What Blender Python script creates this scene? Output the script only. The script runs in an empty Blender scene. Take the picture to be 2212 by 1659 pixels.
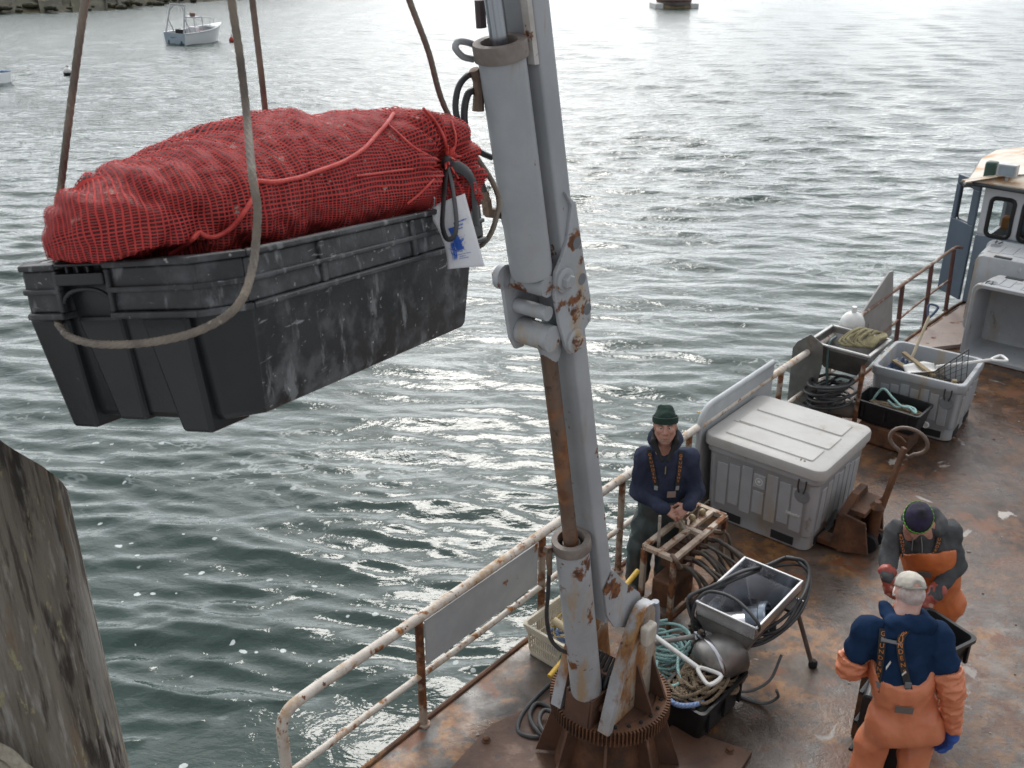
import bpy, bmesh, math, random
import numpy as np
from mathutils import Vector, Matrix
from mathutils.bvhtree import BVHTree
R = math.radians
SC = bpy.context.scene
COL = SC.collection
rnd = random.Random(7)

# ------------------------------------------------------------------ camera, sky, sun, exposure
CAM_H, PITCH, FPX = 5.2, R(24.8), 2125.0          # eye height over the deck, tilt, focal length in px of a 2212 px wide view
cd = bpy.data.cameras.new('camera'); cam = bpy.data.objects.new('camera', cd); COL.objects.link(cam)
cam.location = (0, 0, CAM_H); cam.rotation_euler = (R(90) - PITCH, 0, 0)
cd.sensor_width = 36; cd.lens = 36 * FPX / 2212; cd.clip_start = .05; cd.clip_end = 6000
cd.dof.use_dof = True; cd.dof.focus_distance = 2.7; cd.dof.aperture_fstop = 11
SC.camera = cam
SUN_EL, SUN_AZ, GLOW_EL = R(44), R(-2), R(24)                      # hazy sun ahead of the camera, a little to the right
w = bpy.data.worlds.new('World'); SC.world = w; w.use_nodes = True
nt = w.node_tree; N = nt.nodes; L = nt.links
bg = N['Background']; bg.inputs['Strength'].default_value = .1
sky = N.new('ShaderNodeTexSky'); sky.sky_type = 'NISHITA'; sky.sun_disc = False
sky.sun_elevation = SUN_EL; sky.sun_rotation = SUN_AZ; sky.dust_density = 4; sky.air_density = 1.0
hs = N.new('ShaderNodeHueSaturation'); hs.inputs['Saturation'].default_value = .35
L.new(sky.outputs[0], hs.inputs['Color'])
tcw = N.new('ShaderNodeTexCoord'); mpw = N.new('ShaderNodeMapping'); mpw.inputs['Scale'].default_value = (1.5, 1.5, 4)
L.new(tcw.outputs['Generated'], mpw.inputs[0])
nzw = N.new('ShaderNodeTexNoise'); nzw.inputs['Scale'].default_value = 4.2; nzw.inputs['Detail'].default_value = 6
L.new(mpw.outputs[0], nzw.inputs['Vector'])
crw = N.new('ShaderNodeValToRGB'); crw.color_ramp.elements[0].position = .40; crw.color_ramp.elements[1].position = .62
crw.color_ramp.elements[0].color = (5.6, 6.0, 6.5, 1); crw.color_ramp.elements[1].color = (12.4, 12.6, 12.7, 1)
L.new(nzw.outputs['Fac'], crw.inputs[0])
mxw = N.new('ShaderNodeMix'); mxw.data_type = 'RGBA'; mxw.inputs['Factor'].default_value = .8
L.new(hs.outputs[0], mxw.inputs['A']); L.new(crw.outputs[0], mxw.inputs['B'])
stw = N.new('ShaderNodeVectorMath'); stw.operation = 'MULTIPLY'; L.new(tcw.outputs['Generated'], stw.inputs[0]); stw.inputs[1].default_value = (1, 1, 3.2)
nmw = N.new('ShaderNodeVectorMath'); nmw.operation = 'NORMALIZE'; L.new(stw.outputs[0], nmw.inputs[0])
dtw = N.new('ShaderNodeVectorMath'); dtw.operation = 'DOT_PRODUCT'; L.new(nmw.outputs[0], dtw.inputs[0])
dtw.inputs[1].default_value = (math.sin(SUN_AZ) * math.cos(GLOW_EL), math.cos(SUN_AZ) * math.cos(GLOW_EL), math.sin(GLOW_EL))
mrw = N.new('ShaderNodeMapRange'); mrw.inputs[1].default_value = .1; mrw.inputs[2].default_value = 1; L.new(dtw.outputs['Value'], mrw.inputs[0])
pww = N.new('ShaderNodeMath'); pww.operation = 'POWER'; L.new(mrw.outputs[0], pww.inputs[0]); pww.inputs[1].default_value = 2.0
mdw = N.new('ShaderNodeMath'); mdw.operation = 'MULTIPLY_ADD'; L.new(pww.outputs[0], mdw.inputs[0]); mdw.inputs[1].default_value = 3.0; mdw.inputs[2].default_value = .85
vsw = N.new('ShaderNodeVectorMath'); vsw.operation = 'SCALE'; L.new(mxw.outputs['Result'], vsw.inputs[0]); L.new(mdw.outputs[0], vsw.inputs['Scale'])
L.new(vsw.outputs[0], bg.inputs['Color'])      # thin cloud, brightest round the veiled sun
sd = bpy.data.lights.new('sun', 'SUN'); sun = bpy.data.objects.new('sun', sd); COL.objects.link(sun)
sd.energy = 1.45; sd.angle = R(17); sd.color = (1, .97, .92)
sun.rotation_euler = Vector((-math.sin(SUN_AZ) * math.cos(SUN_EL), -math.cos(SUN_AZ) * math.cos(SUN_EL), -math.sin(SUN_EL))).to_track_quat('-Z', 'Y').to_euler()
SC.view_settings.view_transform = 'Standard'; SC.view_settings.look = 'None'
SC.view_settings.exposure = -.08; SC.view_settings.gamma = 1
SC.render.engine = 'CYCLES'; SC.cycles.use_denoising = True
SC.cycles.max_bounces = 6; SC.cycles.transparent_max_bounces = 12; SC.cycles.caustics_reflective = False

# ------------------------------------------------------------------ measuring helpers
def ray(x, y):
    u = (x - 1106) / FPX; v = (y - 829.5) / FPX
    return Vector((u, math.cos(PITCH) - v * math.sin(PITCH), -math.sin(PITCH) - v * math.cos(PITCH)))
def at(x, y, z):                                   # point of the scene at height z
    r = ray(x, y); return Vector((r.x, r.y, r.z)) * ((z - CAM_H) / r.z) + Vector((0, 0, CAM_H))
def dep(x, y, d): return ray(x, y) * d + Vector((0, 0, CAM_H))
A = Vector((.645, .764, 0)).normalized(); B = Vector((A.y, -A.x, 0)); O = Vector((.07, 6.29, 0))
def W(s, t, z=0): return O + A * s + B * t + Vector((0, 0, z))     # s along the boat, t across it, z above deck
def st(x, y, z): p = at(x, y, z) - O; return p.dot(A), p.dot(B)
def onp(x, y, t):                                  # (s, z) in the fore-and-aft plane t
    r = ray(x, y); k = (t + O.dot(B)) / r.dot(B); q = r * k + Vector((0, 0, CAM_H)); return (q - O).dot(A), q.z
BF = lambda p: W(p[0], p[1], p[2])
WZ = -1.0                                          # sea level

# ------------------------------------------------------------------ object helpers
def tag(o, label=None, cat=None, group=None, kind=None):
    for k, v in (('label', label), ('category', cat), ('group', group), ('kind', kind)):
        if v: o[k] = v
    return o
def thing(name, label, cat, loc=(0, 0, 0), group=None):
    o = bpy.data.objects.new(name, None); COL.objects.link(o); o.location = loc; o.empty_display_size = .1
    return tag(o, label, cat, group)
def root_loc(p):
    v = Vector((0, 0, 0))
    while p is not None: v += p.location; p = p.parent
    return v
def finish(name, me, mats, parent=None, loc=None, smooth=True, sharp=38, bevel=0, seg=2):
    for m in (mats if isinstance(mats, (list, tuple)) else [mats]): me.materials.append(m)
    o = bpy.data.objects.new(name, me); COL.objects.link(o)
    if parent: o.parent = parent
    if loc is not None: o.location = loc
    if smooth:
        me.polygons.foreach_set('use_smooth', [True] * len(me.polygons))
        me.set_sharp_from_angle(angle=R(sharp))
    if bevel:
        b = o.modifiers.new('bevel', 'BEVEL'); b.width = bevel; b.segments = seg; b.limit_method = 'ANGLE'; b.angle_limit = R(40)
    return o
def frames(path, closed=False):
    n = len(path); T = []
    for i in range(n):
        a = path[(i - 1) % n] if closed or i else path[0]; b = path[(i + 1) % n] if closed or i < n - 1 else path[-1]
        d = b - a; T.append(d.normalized() if d.length > 1e-9 else Vector((0, 0, 1)))
    u = T[0].orthogonal().normalized(); out = []
    for i in range(n):
        u = (u - T[i] * u.dot(T[i])); u = u.normalized() if u.length > 1e-6 else T[i].orthogonal().normalized()
        out.append((T[i], u, T[i].cross(u)))
    return out
def smooth_path(pts, n=8, closed=False):           # Catmull-Rom through the points
    P = [Vector(p) for p in pts]; m = len(P); out = []
    for i in range(m if closed else m - 1):
        p0 = P[(i - 1) % m] if closed or i else P[0] * 2 - P[1]; p1 = P[i]; p2 = P[(i + 1) % m]
        p3 = P[(i + 2) % m] if closed or i < m - 2 else P[-1] * 2 - P[-2]
        for j in range(n):
            t = j / n
            out.append(.5 * ((2 * p1) + (p2 - p0) * t + (2 * p0 - 5 * p1 + 4 * p2 - p3) * t * t + (3 * p1 - p0 - 3 * p2 + p3) * t ** 3))
    if not closed: out.append(P[-1].copy())
    return out
def resample(P, step):
    o = [P[0]]; need = step
    for a, b in zip(P, P[1:]):
        l = (b - a).length; k = need
        while k < l: o.append(a.lerp(b, k / l)); k += step
        need = k - l
    return o + [P[-1]]
def rr(cx, cy, w, d, r, n=4):                      # rounded rectangle outline
    o = []
    for qx, qy, a0 in ((1, 1, 0), (-1, 1, 90), (-1, -1, 180), (1, -1, 270)):
        for i in range(n + 1):
            a = R(a0 + 90 * i / n); o.append((cx + qx * (w / 2 - r) + r * math.cos(a), cy + qy * (d / 2 - r) + r * math.sin(a)))
    return o
class MB:
    def __init__(s, M=None): s.v = []; s.f = []; s.mi = []; s.uv = []; s.M = M; s.m = 0
    def add(s, vs, fs, uvs=None, raw=False):
        b = len(s.v)
        for p in vs:
            p = Vector(p)
            if s.M is not None and not raw: p = s.M(p) if callable(s.M) else s.M @ p
            s.v.append(p)
        for i, f in enumerate(fs):
            s.f.append(tuple(b + k for k in f)); s.mi.append(s.m); s.uv.append(uvs[i] if uvs else None)
        return s
    def box(s, lo, hi):
        x0, y0, z0 = lo; x1, y1, z1 = hi
        return s.add([(x0, y0, z0), (x1, y0, z0), (x1, y1, z0), (x0, y1, z0), (x0, y0, z1), (x1, y0, z1), (x1, y1, z1), (x0, y1, z1)],
                     [(3, 2, 1, 0), (4, 5, 6, 7), (0, 1, 5, 4), (1, 2, 6, 5), (2, 3, 7, 6), (3, 0, 4, 7)])
    def bar(s, a, b, w, h, up=(0, 0, 1)):          # square bar from a to b
        a = Vector(a); b = Vector(b); t = (b - a).normalized(); u = Vector(up); sd_ = t.cross(u)
        if sd_.length < 1e-4: sd_ = t.orthogonal()
        sd_.normalize(); u = sd_.cross(t); vs = []
        for p in (a, b):
            for i, j in ((-1, -1), (1, -1), (1, 1), (-1, 1)): vs.append(p + sd_ * (i * w / 2) + u * (j * h / 2))
        return s.add(vs, [(0, 1, 2, 3), (7, 6, 5, 4), (0, 4, 5, 1), (1, 5, 6, 2), (2, 6, 7, 3), (3, 7, 4, 0)])
    def tube(s, path, r, n=10, closed=False, lobes=0, la=.13, pitch=8, flat=1):
        P = [Vector(p) for p in path]; fr = frames(P, closed); m = len(P); vs = []; fs = []; uvs = []; d = 0; ds = []
        for i in range(m):
            if i: d += (P[i] - P[i - 1]).length
            ds.append(d)
            ri = r[i] if isinstance(r, (list, tuple)) else r
            for j in range(n):
                a = 2 * math.pi * j / n; q = ri
                if lobes: q = ri * (1 + la * abs(math.cos((lobes * a + d / ri * 6.283 / pitch * lobes / 3) / 2)) - la * .6)
                vs.append(P[i] + fr[i][1] * (q * math.cos(a)) + fr[i][2] * (q * flat * math.sin(a)))
        for i in range(m if closed else m - 1):
            i2 = (i + 1) % m
            for j in range(n):
                j2 = (j + 1) % n
                fs.append((i * n + j, i * n + j2, i2 * n + j2, i2 * n + j))
                d2 = ds[i2] if i2 else d
                uvs.append(((j / n, ds[i]), ((j + 1) / n, ds[i]), ((j + 1) / n, d2), (j / n, d2)))
        if not closed:
            fs += [tuple(range(n - 1, -1, -1)), tuple((m - 1) * n + j for j in range(n))]; uvs += [None, None]
        return s.add(vs, fs, uvs)
    def lathe(s, prof, n=24, c=(0, 0, 0), ax=(0, 0, 1), cap=True):
        c = Vector(c); ax = Vector(ax).normalized(); u = ax.orthogonal().normalized(); v = ax.cross(u); vs = []; fs = []
        for r_, z in prof:
            for j in range(n):
                a = 2 * math.pi * j / n; vs.append(c + ax * z + u * (r_ * math.cos(a)) + v * (r_ * math.sin(a)))
        for i in range(len(prof) - 1):
            for j in range(n):
                j2 = (j + 1) % n; fs.append((i * n + j, i * n + j2, (i + 1) * n + j2, (i + 1) * n + j))
        if cap: fs += [tuple(range(n - 1, -1, -1)), tuple((len(prof) - 1) * n + j for j in range(n))]
        return s.add(vs, fs)
    def loft(s, rings, closed=True, cap0=False, cap1=False, uvs=False):
        n = len(rings[0]); vs = [p for r_ in rings for p in r_]; fs = []; uv = []
        for i in range(len(rings) - 1):
            for j in range(n if closed else n - 1):
                j2 = (j + 1) % n; fs.append((i * n + j, i * n + j2, (i + 1) * n + j2, (i + 1) * n + j))
        if cap0: fs.append(tuple(range(n - 1, -1, -1)))
        if cap1: fs.append(tuple((len(rings) - 1) * n + j for j in range(n)))
        return s.add(vs, fs)
    def prism(s, poly, off):                       # flat polygon thickened by the vector off
        n = len(poly); P = [Vector(p) for p in poly]; off = Vector(off)
        return s.add(P + [p + off for p in P], [tuple(range(n - 1, -1, -1)), tuple(range(n, 2 * n))] + [(j, (j + 1) % n, n + (j + 1) % n, n + j) for j in range(n)])
    def ball(s, c, r, n=12, m=8):
        rx, ry, rz = r if isinstance(r, (tuple, list)) else (r, r, r); vs = []; fs = []
        for i in range(m + 1):
            ph = math.pi * (i + .02) / (m + .04)
            for j in range(n):
                a = 2 * math.pi * j / n; vs.append((c[0] + rx * math.sin(ph) * math.cos(a), c[1] + ry * math.sin(ph) * math.sin(a), c[2] - rz * math.cos(ph)))
        for i in range(m):
            for j in range(n): fs.append((i * n + j, i * n + (j + 1) % n, (i + 1) * n + (j + 1) % n, (i + 1) * n + j))
        return s.add(vs, fs + [tuple(range(n - 1, -1, -1)), tuple(m * n + j for j in range(n))])
    def sheet(s, fn, nu, nv, uvf=None):
        vs = [fn(i / nu, j / nv) for i in range(nu + 1) for j in range(nv + 1)]; fs = []; uv = []
        for i in range(nu):
            for j in range(nv):
                a = i * (nv + 1) + j; q = ((i, j), (i + 1, j), (i + 1, j + 1), (i, j + 1))
                fs.append((a, a + nv + 1, a + nv + 2, a + 1)); uv.append([uvf(x / nu, y / nv) if uvf else (x / nu, y / nv) for x, y in q])
        return s.add(vs, fs, uv)
    def build(s, name, mats, parent=None, smooth=True, sharp=38, bevel=0, seg=2, loc=None, recalc=True, solid=0):
        base = root_loc(parent) if parent else Vector(loc if loc is not None else (0, 0, 0))
        me = bpy.data.meshes.new(name); me.from_pydata([p - base for p in s.v], [], s.f)
        me.polygons.foreach_set('material_index', s.mi)
        if any(u is not None for u in s.uv):
            lay = me.uv_layers.new(name='uv'); k = 0; dat = np.zeros(len(me.loops) * 2, np.float32)
            for f, u in zip(s.f, s.uv):
                for q in range(len(f)):
                    if u is not None: dat[k] = u[q][0]; dat[k + 1] = u[q][1]
                    k += 2
            lay.data.foreach_set('uv', dat)
        if recalc:
            bm = bmesh.new(); bm.from_mesh(me); bmesh.ops.recalc_face_normals(bm, faces=bm.faces); bm.to_mesh(me); bm.free()
        o = finish(name, me, mats, parent, None if parent else base, smooth, sharp, 0 if solid else bevel, seg)
        if solid:
            md = o.modifiers.new('thickness', 'SOLIDIFY'); md.thickness = solid; md.offset = 0
        return o
def mbT(M): return MB(M)
def copy_thing(root, loc, rotz=None, label=None, group=None):
    r = root.copy(); COL.objects.link(r); r.location = loc
    if rotz is not None: r.rotation_euler = (0, 0, rotz)
    if label: r['label'] = label
    if group: r['group'] = group
    for ch in list(root.children):
        c = ch.copy(); COL.objects.link(c); c.parent = r
        for g in list(ch.children):
            d = g.copy(); COL.objects.link(d); d.parent = c
    return r

# ------------------------------------------------------------------ materials
MATS = {}
def c4(c): return (c[0], c[1], c[2], 1)
def mat(name, c0, c1=None, scale=5, detail=7, rough=.5, metal=0, bump=0, bscale=40, layers=(), stretch=(1, 1, 1), spec=.5, seed=0, dist=0, coat=0, uvtwist=None, cpos=(.35, .65)):
    """two-tone noise base, then layers (colour, threshold, softness, scale, roughness, stretch) of stains or rust over it"""
    if name in MATS: return MATS[name]
    m = bpy.data.materials.new(name); m.use_nodes = True; nt = m.node_tree; N = nt.nodes; L = nt.links
    b = N['Principled BSDF']; b.inputs['Metallic'].default_value = metal; b.inputs['Specular IOR Level'].default_value = spec
    if coat: b.inputs['Coat Weight'].default_value = coat; b.inputs['Coat Roughness'].default_value = .15
    tc = N.new('ShaderNodeTexCoord')
    def noise(sc, strc, off, det=7, ds=0):
        mp = N.new('ShaderNodeMapping'); mp.inputs['Scale'].default_value = strc; mp.inputs['Location'].default_value = (off, off * .7, off * 1.3)
        L.new(tc.outputs['Object'], mp.inputs[0]); n = N.new('ShaderNodeTexNoise'); n.inputs['Scale'].default_value = sc
        n.inputs['Detail'].default_value = det; n.inputs['Roughness'].default_value = .62; n.inputs['Distortion'].default_value = ds
        L.new(mp.outputs[0], n.inputs['Vector']); return n.outputs['Fac']
    def step(fac, lo, hi):
        r_ = N.new('ShaderNodeMapRange'); r_.interpolation_type = 'SMOOTHSTEP'; r_.inputs[1].default_value = lo; r_.inputs[2].default_value = hi
        L.new(fac, r_.inputs[0]); return r_.outputs[0]
    def mix(f, a, c):
        x = N.new('ShaderNodeMix'); x.data_type = 'RGBA'; L.new(f, x.inputs['Factor'])
        for k, v in (('A', a), ('B', c)):
            if isinstance(v, tuple): x.inputs[k].default_value = c4(v)
            else: L.new(v, x.inputs[k])
        return x.outputs['Result']
    def mixf(f, a, c):
        x = N.new('ShaderNodeMix'); x.data_type = 'FLOAT'; L.new(f, x.inputs['Factor'])
        for k, v in (('A', a), ('B', c)):
            if isinstance(v, (int, float)): x.inputs[k].default_value = v
            else: L.new(v, x.inputs[k])
        return x.outputs['Result']
    f0 = noise(scale, stretch, seed * 3.1, detail, dist)
    col = mix(step(f0, *cpos), tuple(c0), tuple(c1 if c1 is not None else [x * .8 for x in c0]))
    rg = mixf(f0, rough * .85, min(1, rough * 1.15)); mt = None
    for i, ly in enumerate(layers):
        lc, th, so, sc = ly[:4]; lr = ly[4] if len(ly) > 4 else .8; ls = ly[5] if len(ly) > 5 else (1, 1, 1)
        k = step(noise(sc, ls, 7.3 * (i + 1) + seed), th, th + so)
        if isinstance(lc[0], (tuple, list)):
            lc = mix(step(noise(sc * 4, ls, 2.2 + i), .4, .6), tuple(lc[0]), tuple(lc[1]))
        col = mix(k, col, lc); rg = mixf(k, rg, lr)
        if metal: mt = mixf(k, mt if mt is not None else metal, 0.0)
    L.new(col, b.inputs['Base Color']); L.new(rg, b.inputs['Roughness'])
    if mt is not None: L.new(mt, b.inputs['Metallic'])
    hgt = None
    if bump: hgt = noise(bscale, stretch, 4.4 + seed, 5)
    if uvtwist:                                    # twisted strands along a rope
        um = N.new('ShaderNodeUVMap'); sx = N.new('ShaderNodeSeparateXYZ'); L.new(um.outputs[0], sx.inputs[0])
        m1 = N.new('ShaderNodeMath'); m1.operation = 'MULTIPLY_ADD'; L.new(sx.outputs[1], m1.inputs[0]); m1.inputs[1].default_value = uvtwist
        m2 = N.new('ShaderNodeMath'); m2.operation = 'MULTIPLY'; L.new(sx.outputs[0], m2.inputs[0]); m2.inputs[1].default_value = 18.85
        L.new(m2.outputs[0], m1.inputs[2]); m3 = N.new('ShaderNodeMath'); m3.operation = 'SINE'; L.new(m1.outputs[0], m3.inputs[0])
        hgt = m3.outputs[0]
    if hgt is not None:
        bp = N.new('ShaderNodeBump'); bp.inputs['Strength'].default_value = bump or .6; bp.inputs['Distance'].default_value = .01 if not uvtwist else .004
        L.new(hgt, bp.inputs['Height']); L.new(bp.outputs[0], b.inputs['Normal'])
    MATS[name] = m; return m
RUST = ((.20, .075, .025), (.085, .032, .016)); RUSTO = ((.34, .15, .045), (.17, .065, .025))
# ------------------------------------------------------------------ sea, shore
def water_mat():
    m = bpy.data.materials.new('sea water'); m.use_nodes = True; nt = m.node_tree; N = nt.nodes; L = nt.links; b = N['Principled BSDF']
    b.inputs['Roughness'].default_value = .02; b.inputs['IOR'].default_value = 1.333
    geo = N.new('ShaderNodeNewGeometry')
    def mp(sc, loc=(0, 0, 0), rot=0):
        q = N.new('ShaderNodeMapping'); q.inputs['Scale'].default_value = sc; q.inputs['Location'].default_value = loc; q.inputs['Rotation'].default_value = (0, 0, rot)
        L.new(geo.outputs['Position'], q.inputs[0]); return q.outputs[0]
    def noise(v, sc, det=5, ds=0, ro=.55):
        n = N.new('ShaderNodeTexNoise'); n.inputs['Scale'].default_value = sc; n.inputs['Detail'].default_value = det; n.inputs['Distortion'].default_value = ds; n.inputs['Roughness'].default_value = ro
        L.new(v, n.inputs['Vector']); return n.outputs['Fac']
    def mth(op, a, c=None, d=None):
        x = N.new('ShaderNodeMath'); x.operation = op
        for i, q in enumerate((a, c, d)):
            if q is None: continue
            if isinstance(q, (int, float)): x.inputs[i].default_value = q
            else: L.new(q, x.inputs[i])
        return x.outputs[0]
    def step(f, lo, hi):
        r_ = N.new('ShaderNodeMapRange'); r_.interpolation_type = 'SMOOTHSTEP'; r_.inputs[1].default_value = lo; r_.inputs[2].default_value = hi; L.new(f, r_.inputs[0]); return r_.outputs[0]
    # floating foam: scattered flecks close in, thinning out with distance from the quay
    wob = N.new('ShaderNodeMix'); wob.data_type = 'VECTOR'; wob.inputs['Factor'].default_value = .14
    nv = N.new('ShaderNodeTexNoise'); nv.inputs['Scale'].default_value = 5; nv.inputs['Detail'].default_value = 6; L.new(mp((1, 1, 0)), nv.inputs['Vector'])
    L.new(mp((1, 1, 0)), wob.inputs['A']); L.new(nv.outputs['Color'], wob.inputs['B'])
    def flecks(sc, r0, r1, thr):
        v = N.new('ShaderNodeTexVoronoi'); v.inputs['Scale'].default_value = sc; v.inputs['Randomness'].default_value = 1; L.new(wob.outputs['Result'], v.inputs['Vector'])
        sx = N.new('ShaderNodeSeparateColor'); L.new(v.outputs['Color'], sx.inputs[0])
        rad = mth('MULTIPLY_ADD', mth('POWER', sx.outputs[1], 3), r1 - r0, r0); on = mth('GREATER_THAN', sx.outputs[0], thr)
        d = mth('SUBTRACT', rad, v.outputs['Distance']); return mth('MULTIPLY', step(d, 0, .05), on)
    patch = step(noise(mp((1, 1, 0)), .35, 3), .36, .55)
    sy = N.new('ShaderNodeSeparateXYZ'); L.new(geo.outputs['Position'], sy.inputs[0])
    nearf = step(sy.outputs[1], 17, 8)
    f1 = flecks(3.0, .02, .27, .6); f2 = flecks(9, .03, .34, .6)
    foam = mth('MULTIPLY', mth('MULTIPLY', mth('MAXIMUM', f1, f2), patch), nearf)
    lace = mth('SUBTRACT', 1, mth('MULTIPLY', mth('ABSOLUTE', mth('SUBTRACT', noise(mp((1, 2.2, 0), (3, 1, 0), .25), 1.3, 5, 1.2), .5)), 16))
    lacem = mth('MULTIPLY', step(noise(mp((.6, 1.2, 0), (9, 2, 0)), .5, 3), .5, .66), mth('MULTIPLY', step(sy.outputs[1], 8, 12), step(sy.outputs[1], 34, 20)))
    lacef = mth('MULTIPLY', mth('MULTIPLY', step(lace, .2, .9), lacem), .55)
    foam = mth('MAXIMUM', foam, lacef)
    mx = N.new('ShaderNodeMix'); mx.data_type = 'RGBA'; L.new(foam, mx.inputs['Factor'])
    deep = N.new('ShaderNodeMix'); deep.data_type = 'RGBA'; L.new(noise(mp((1, 1, 0)), .12, 3), deep.inputs['Factor'])
    deep.inputs['A'].default_value = (.028, .05, .045, 1); deep.inputs['B'].default_value = (.038, .062, .055, 1)
    L.new(deep.outputs['Result'], mx.inputs['A']); mx.inputs['B'].default_value = (.52, .56, .56, 1); L.new(mx.outputs['Result'], b.inputs['Base Color'])
    rm = mth('ADD', mth('MULTIPLY_ADD', foam, .6, .02), mth('MULTIPLY', step(sy.outputs[1], 14, 70), .20)); L.new(rm, b.inputs['Roughness'])
    # ripples smaller than the modelled waves
    far = step(sy.outputs[1], 10, 45)
    h1 = noise(mp((1, 2.0, 0), (0, 0, 0), -.2), 2.2, 4, .4); h2 = noise(mp((1, 1.7, 0), (5, 2, 0), .3), 6, 3, .3)
    hh = mth('MULTIPLY_ADD', h1, mth('MULTIPLY_ADD', far, .10, .016), mth('MULTIPLY', h2, .006))
    bp = N.new('ShaderNodeBump'); bp.inputs['Strength'].default_value = 1; bp.inputs['Distance'].default_value = 1; L.new(hh, bp.inputs['Height']); L.new(bp.outputs[0], b.inputs['Normal'])
    return m
def make_water():
    g = np.random.default_rng(11)
    r = np.concatenate([np.geomspace(2.5, 7, 50)[:-1], np.geomspace(7, 110, 900), np.geomspace(110, 4000, 30)[1:]])
    th = np.radians(np.concatenate([np.linspace(-80, -36, 60)[:-1], np.linspace(-36, 36, 760), np.linspace(36, 80, 40)[1:]]))
    RR, TH = np.meshgrid(r, th, indexing='ij'); X = RR * np.sin(TH); Y = RR * np.cos(TH)
    dr = np.gradient(r)[:, None] * np.ones_like(TH); dl = np.maximum(dr, RR * np.abs(np.gradient(th))[None, :])
    Z = np.zeros_like(X); DX = np.zeros_like(X); DY = np.zeros_like(X)
    n = 90; lam = np.exp(g.uniform(np.log(.2), np.log(2.2), n)); ang = R(-97) + g.normal(0, R(17), n); ph = g.uniform(0, 6.283, n)
    mod = .62 + .38 * np.sin(X * .21 + 1.3 + np.sin(Y * .17)) * np.sin(Y * .24 + np.cos(X * .13))
    for l_, a, p in zip(lam, ang, ph):
        k = 6.283 / l_; att = np.clip((l_ / (dl * 4) - 1), 0, 1)
        near = np.clip((RR - 5) / 14, 0, 1)
        slope = (.034 + .014 * near) * (1.2 if l_ < .9 else (.8 if l_ < 1.4 else .4)) * att * (mod if l_ < 1.5 else 1)
        ar = k * (X * math.cos(a) + Y * math.sin(a)) + p + .6 * np.sin(X * .9 + p) * np.cos(Y * .7 - p)
        amp = slope / k; Z += amp * np.sin(ar); c = np.cos(ar) * amp * .55
        DX += c * math.cos(a); DY += c * math.sin(a)
    P = np.stack([X + DX, Y + DY, Z], -1).reshape(-1, 3).astype(np.float32)
    nr, ntt = X.shape; i, j = np.meshgrid(np.arange(nr - 1), np.arange(ntt - 1), indexing='ij'); a = (i * ntt + j).ravel()
    F = np.stack([a, a + ntt, a + ntt + 1, a + 1], -1).astype(np.int32)[:, ::-1]
    me = bpy.data.meshes.new('water'); me.vertices.add(len(P)); me.vertices.foreach_set('co', P.ravel())
    me.loops.add(F.size); me.loops.foreach_set('vertex_index', F.ravel()); me.polygons.add(len(F))
    me.polygons.foreach_set('loop_start', np.arange(0, F.size, 4, dtype=np.int32)); me.update(calc_edges=True)
    me.polygons.foreach_set('use_smooth', np.ones(len(F), bool)); me.materials.append(water_mat())
    if me.polygons[5].normal.z < 0: me.flip_normals()
    o = bpy.data.objects.new('water', me); COL.objects.link(o); o.location = (0, 0, WZ); tag(o, kind='structure')
make_water()
# ------------------------------------------------------------------ shared materials
V = Vector
M_deck = mat('rusty wet deck plate', (.15, .125, .11), (.075, .055, .045), scale=1.1, rough=.42, bump=.35, bscale=9, detail=9,
             layers=[((.30, .255, .23), .50, .16, .55, .3), (RUSTO, .56, .05, 1.5, .6), (((.13, .055, .025), (.06, .03, .02)), .58, .12, .8, .3), ((.42, .37, .33), .66, .05, 2.1, .5), ((.045, .032, .026), .70, .05, 2.6, .5), (RUSTO, .64, .03, 6, .7)], cpos=(.4, .6), seed=3)
M_rustd = mat('heavy rust steel', (.135, .058, .026), (.06, .028, .016), scale=5, rough=.75, bump=.5, bscale=30, layers=[((.24, .12, .05), .59, .12, 4, .8), ((.04, .022, .016), .6, .1, 9, .7)])
M_rustp = mat('rusty bolted plate', (.115, .056, .034), (.07, .034, .023), scale=3, rough=.6, bump=.4, bscale=25, layers=[((.18, .10, .065), .57, .12, 3, .5), ((.05, .03, .022), .6, .1, 7, .5)])
M_rail = mat('white rail paint flaking', (.60, .55, .49), (.48, .43, .38), scale=9, rough=.6, bump=.3, bscale=70, layers=[((.42, .30, .2), .50, .12, 5, .8), (RUSTO, .56, .08, 9, .85), (RUST, .60, .05, 22, .85)])
M_post = mat('rail post rusting', (.40, .34, .28), (.28, .2, .15), scale=6, rough=.7, bump=.4, bscale=50, layers=[(RUST, .44, .1, 5, .85)])
M_panel = mat('grey painted steel panel', (.43, .45, .46), (.37, .39, .41), scale=4, rough=.5, layers=[(RUSTO, .66, .05, 5, .8), ((.36, .24, .12), .64, .1, 2.5, .7)], bump=.1)
M_crane = mat('grey crane paint', (.35, .362, .38), (.30, .312, .33), scale=3, rough=.42, layers=[((.29, .26, .22), .56, .16, 5, .6, (1.6, 1.6, .22)), ((.33, .21, .12), .65, .08, 7, .7, (1.6, 1.6, .3)), (RUST, .67, .03, 6, .85), ((.30, .14, .05), .70, .03, 11, .85)], bump=.08, seed=2)
M_craneR = mat('grey crane paint rusting', (.37, .385, .405), (.31, .32, .335), scale=4, rough=.5, layers=[((.36, .27, .18), .55, .14, 4, .7, (1.5, 1.5, .4)), (RUST, .575, .05, 5, .85), ((.12, .05, .025), .62, .06, 9, .85)], bump=.3, bscale=30, seed=5)
M_collar = mat('brown grey collar', (.22, .19, .17), (.15, .12, .105), scale=8, rough=.6, layers=[(RUST, .6, .08, 9, .85)], bump=.2)
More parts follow.
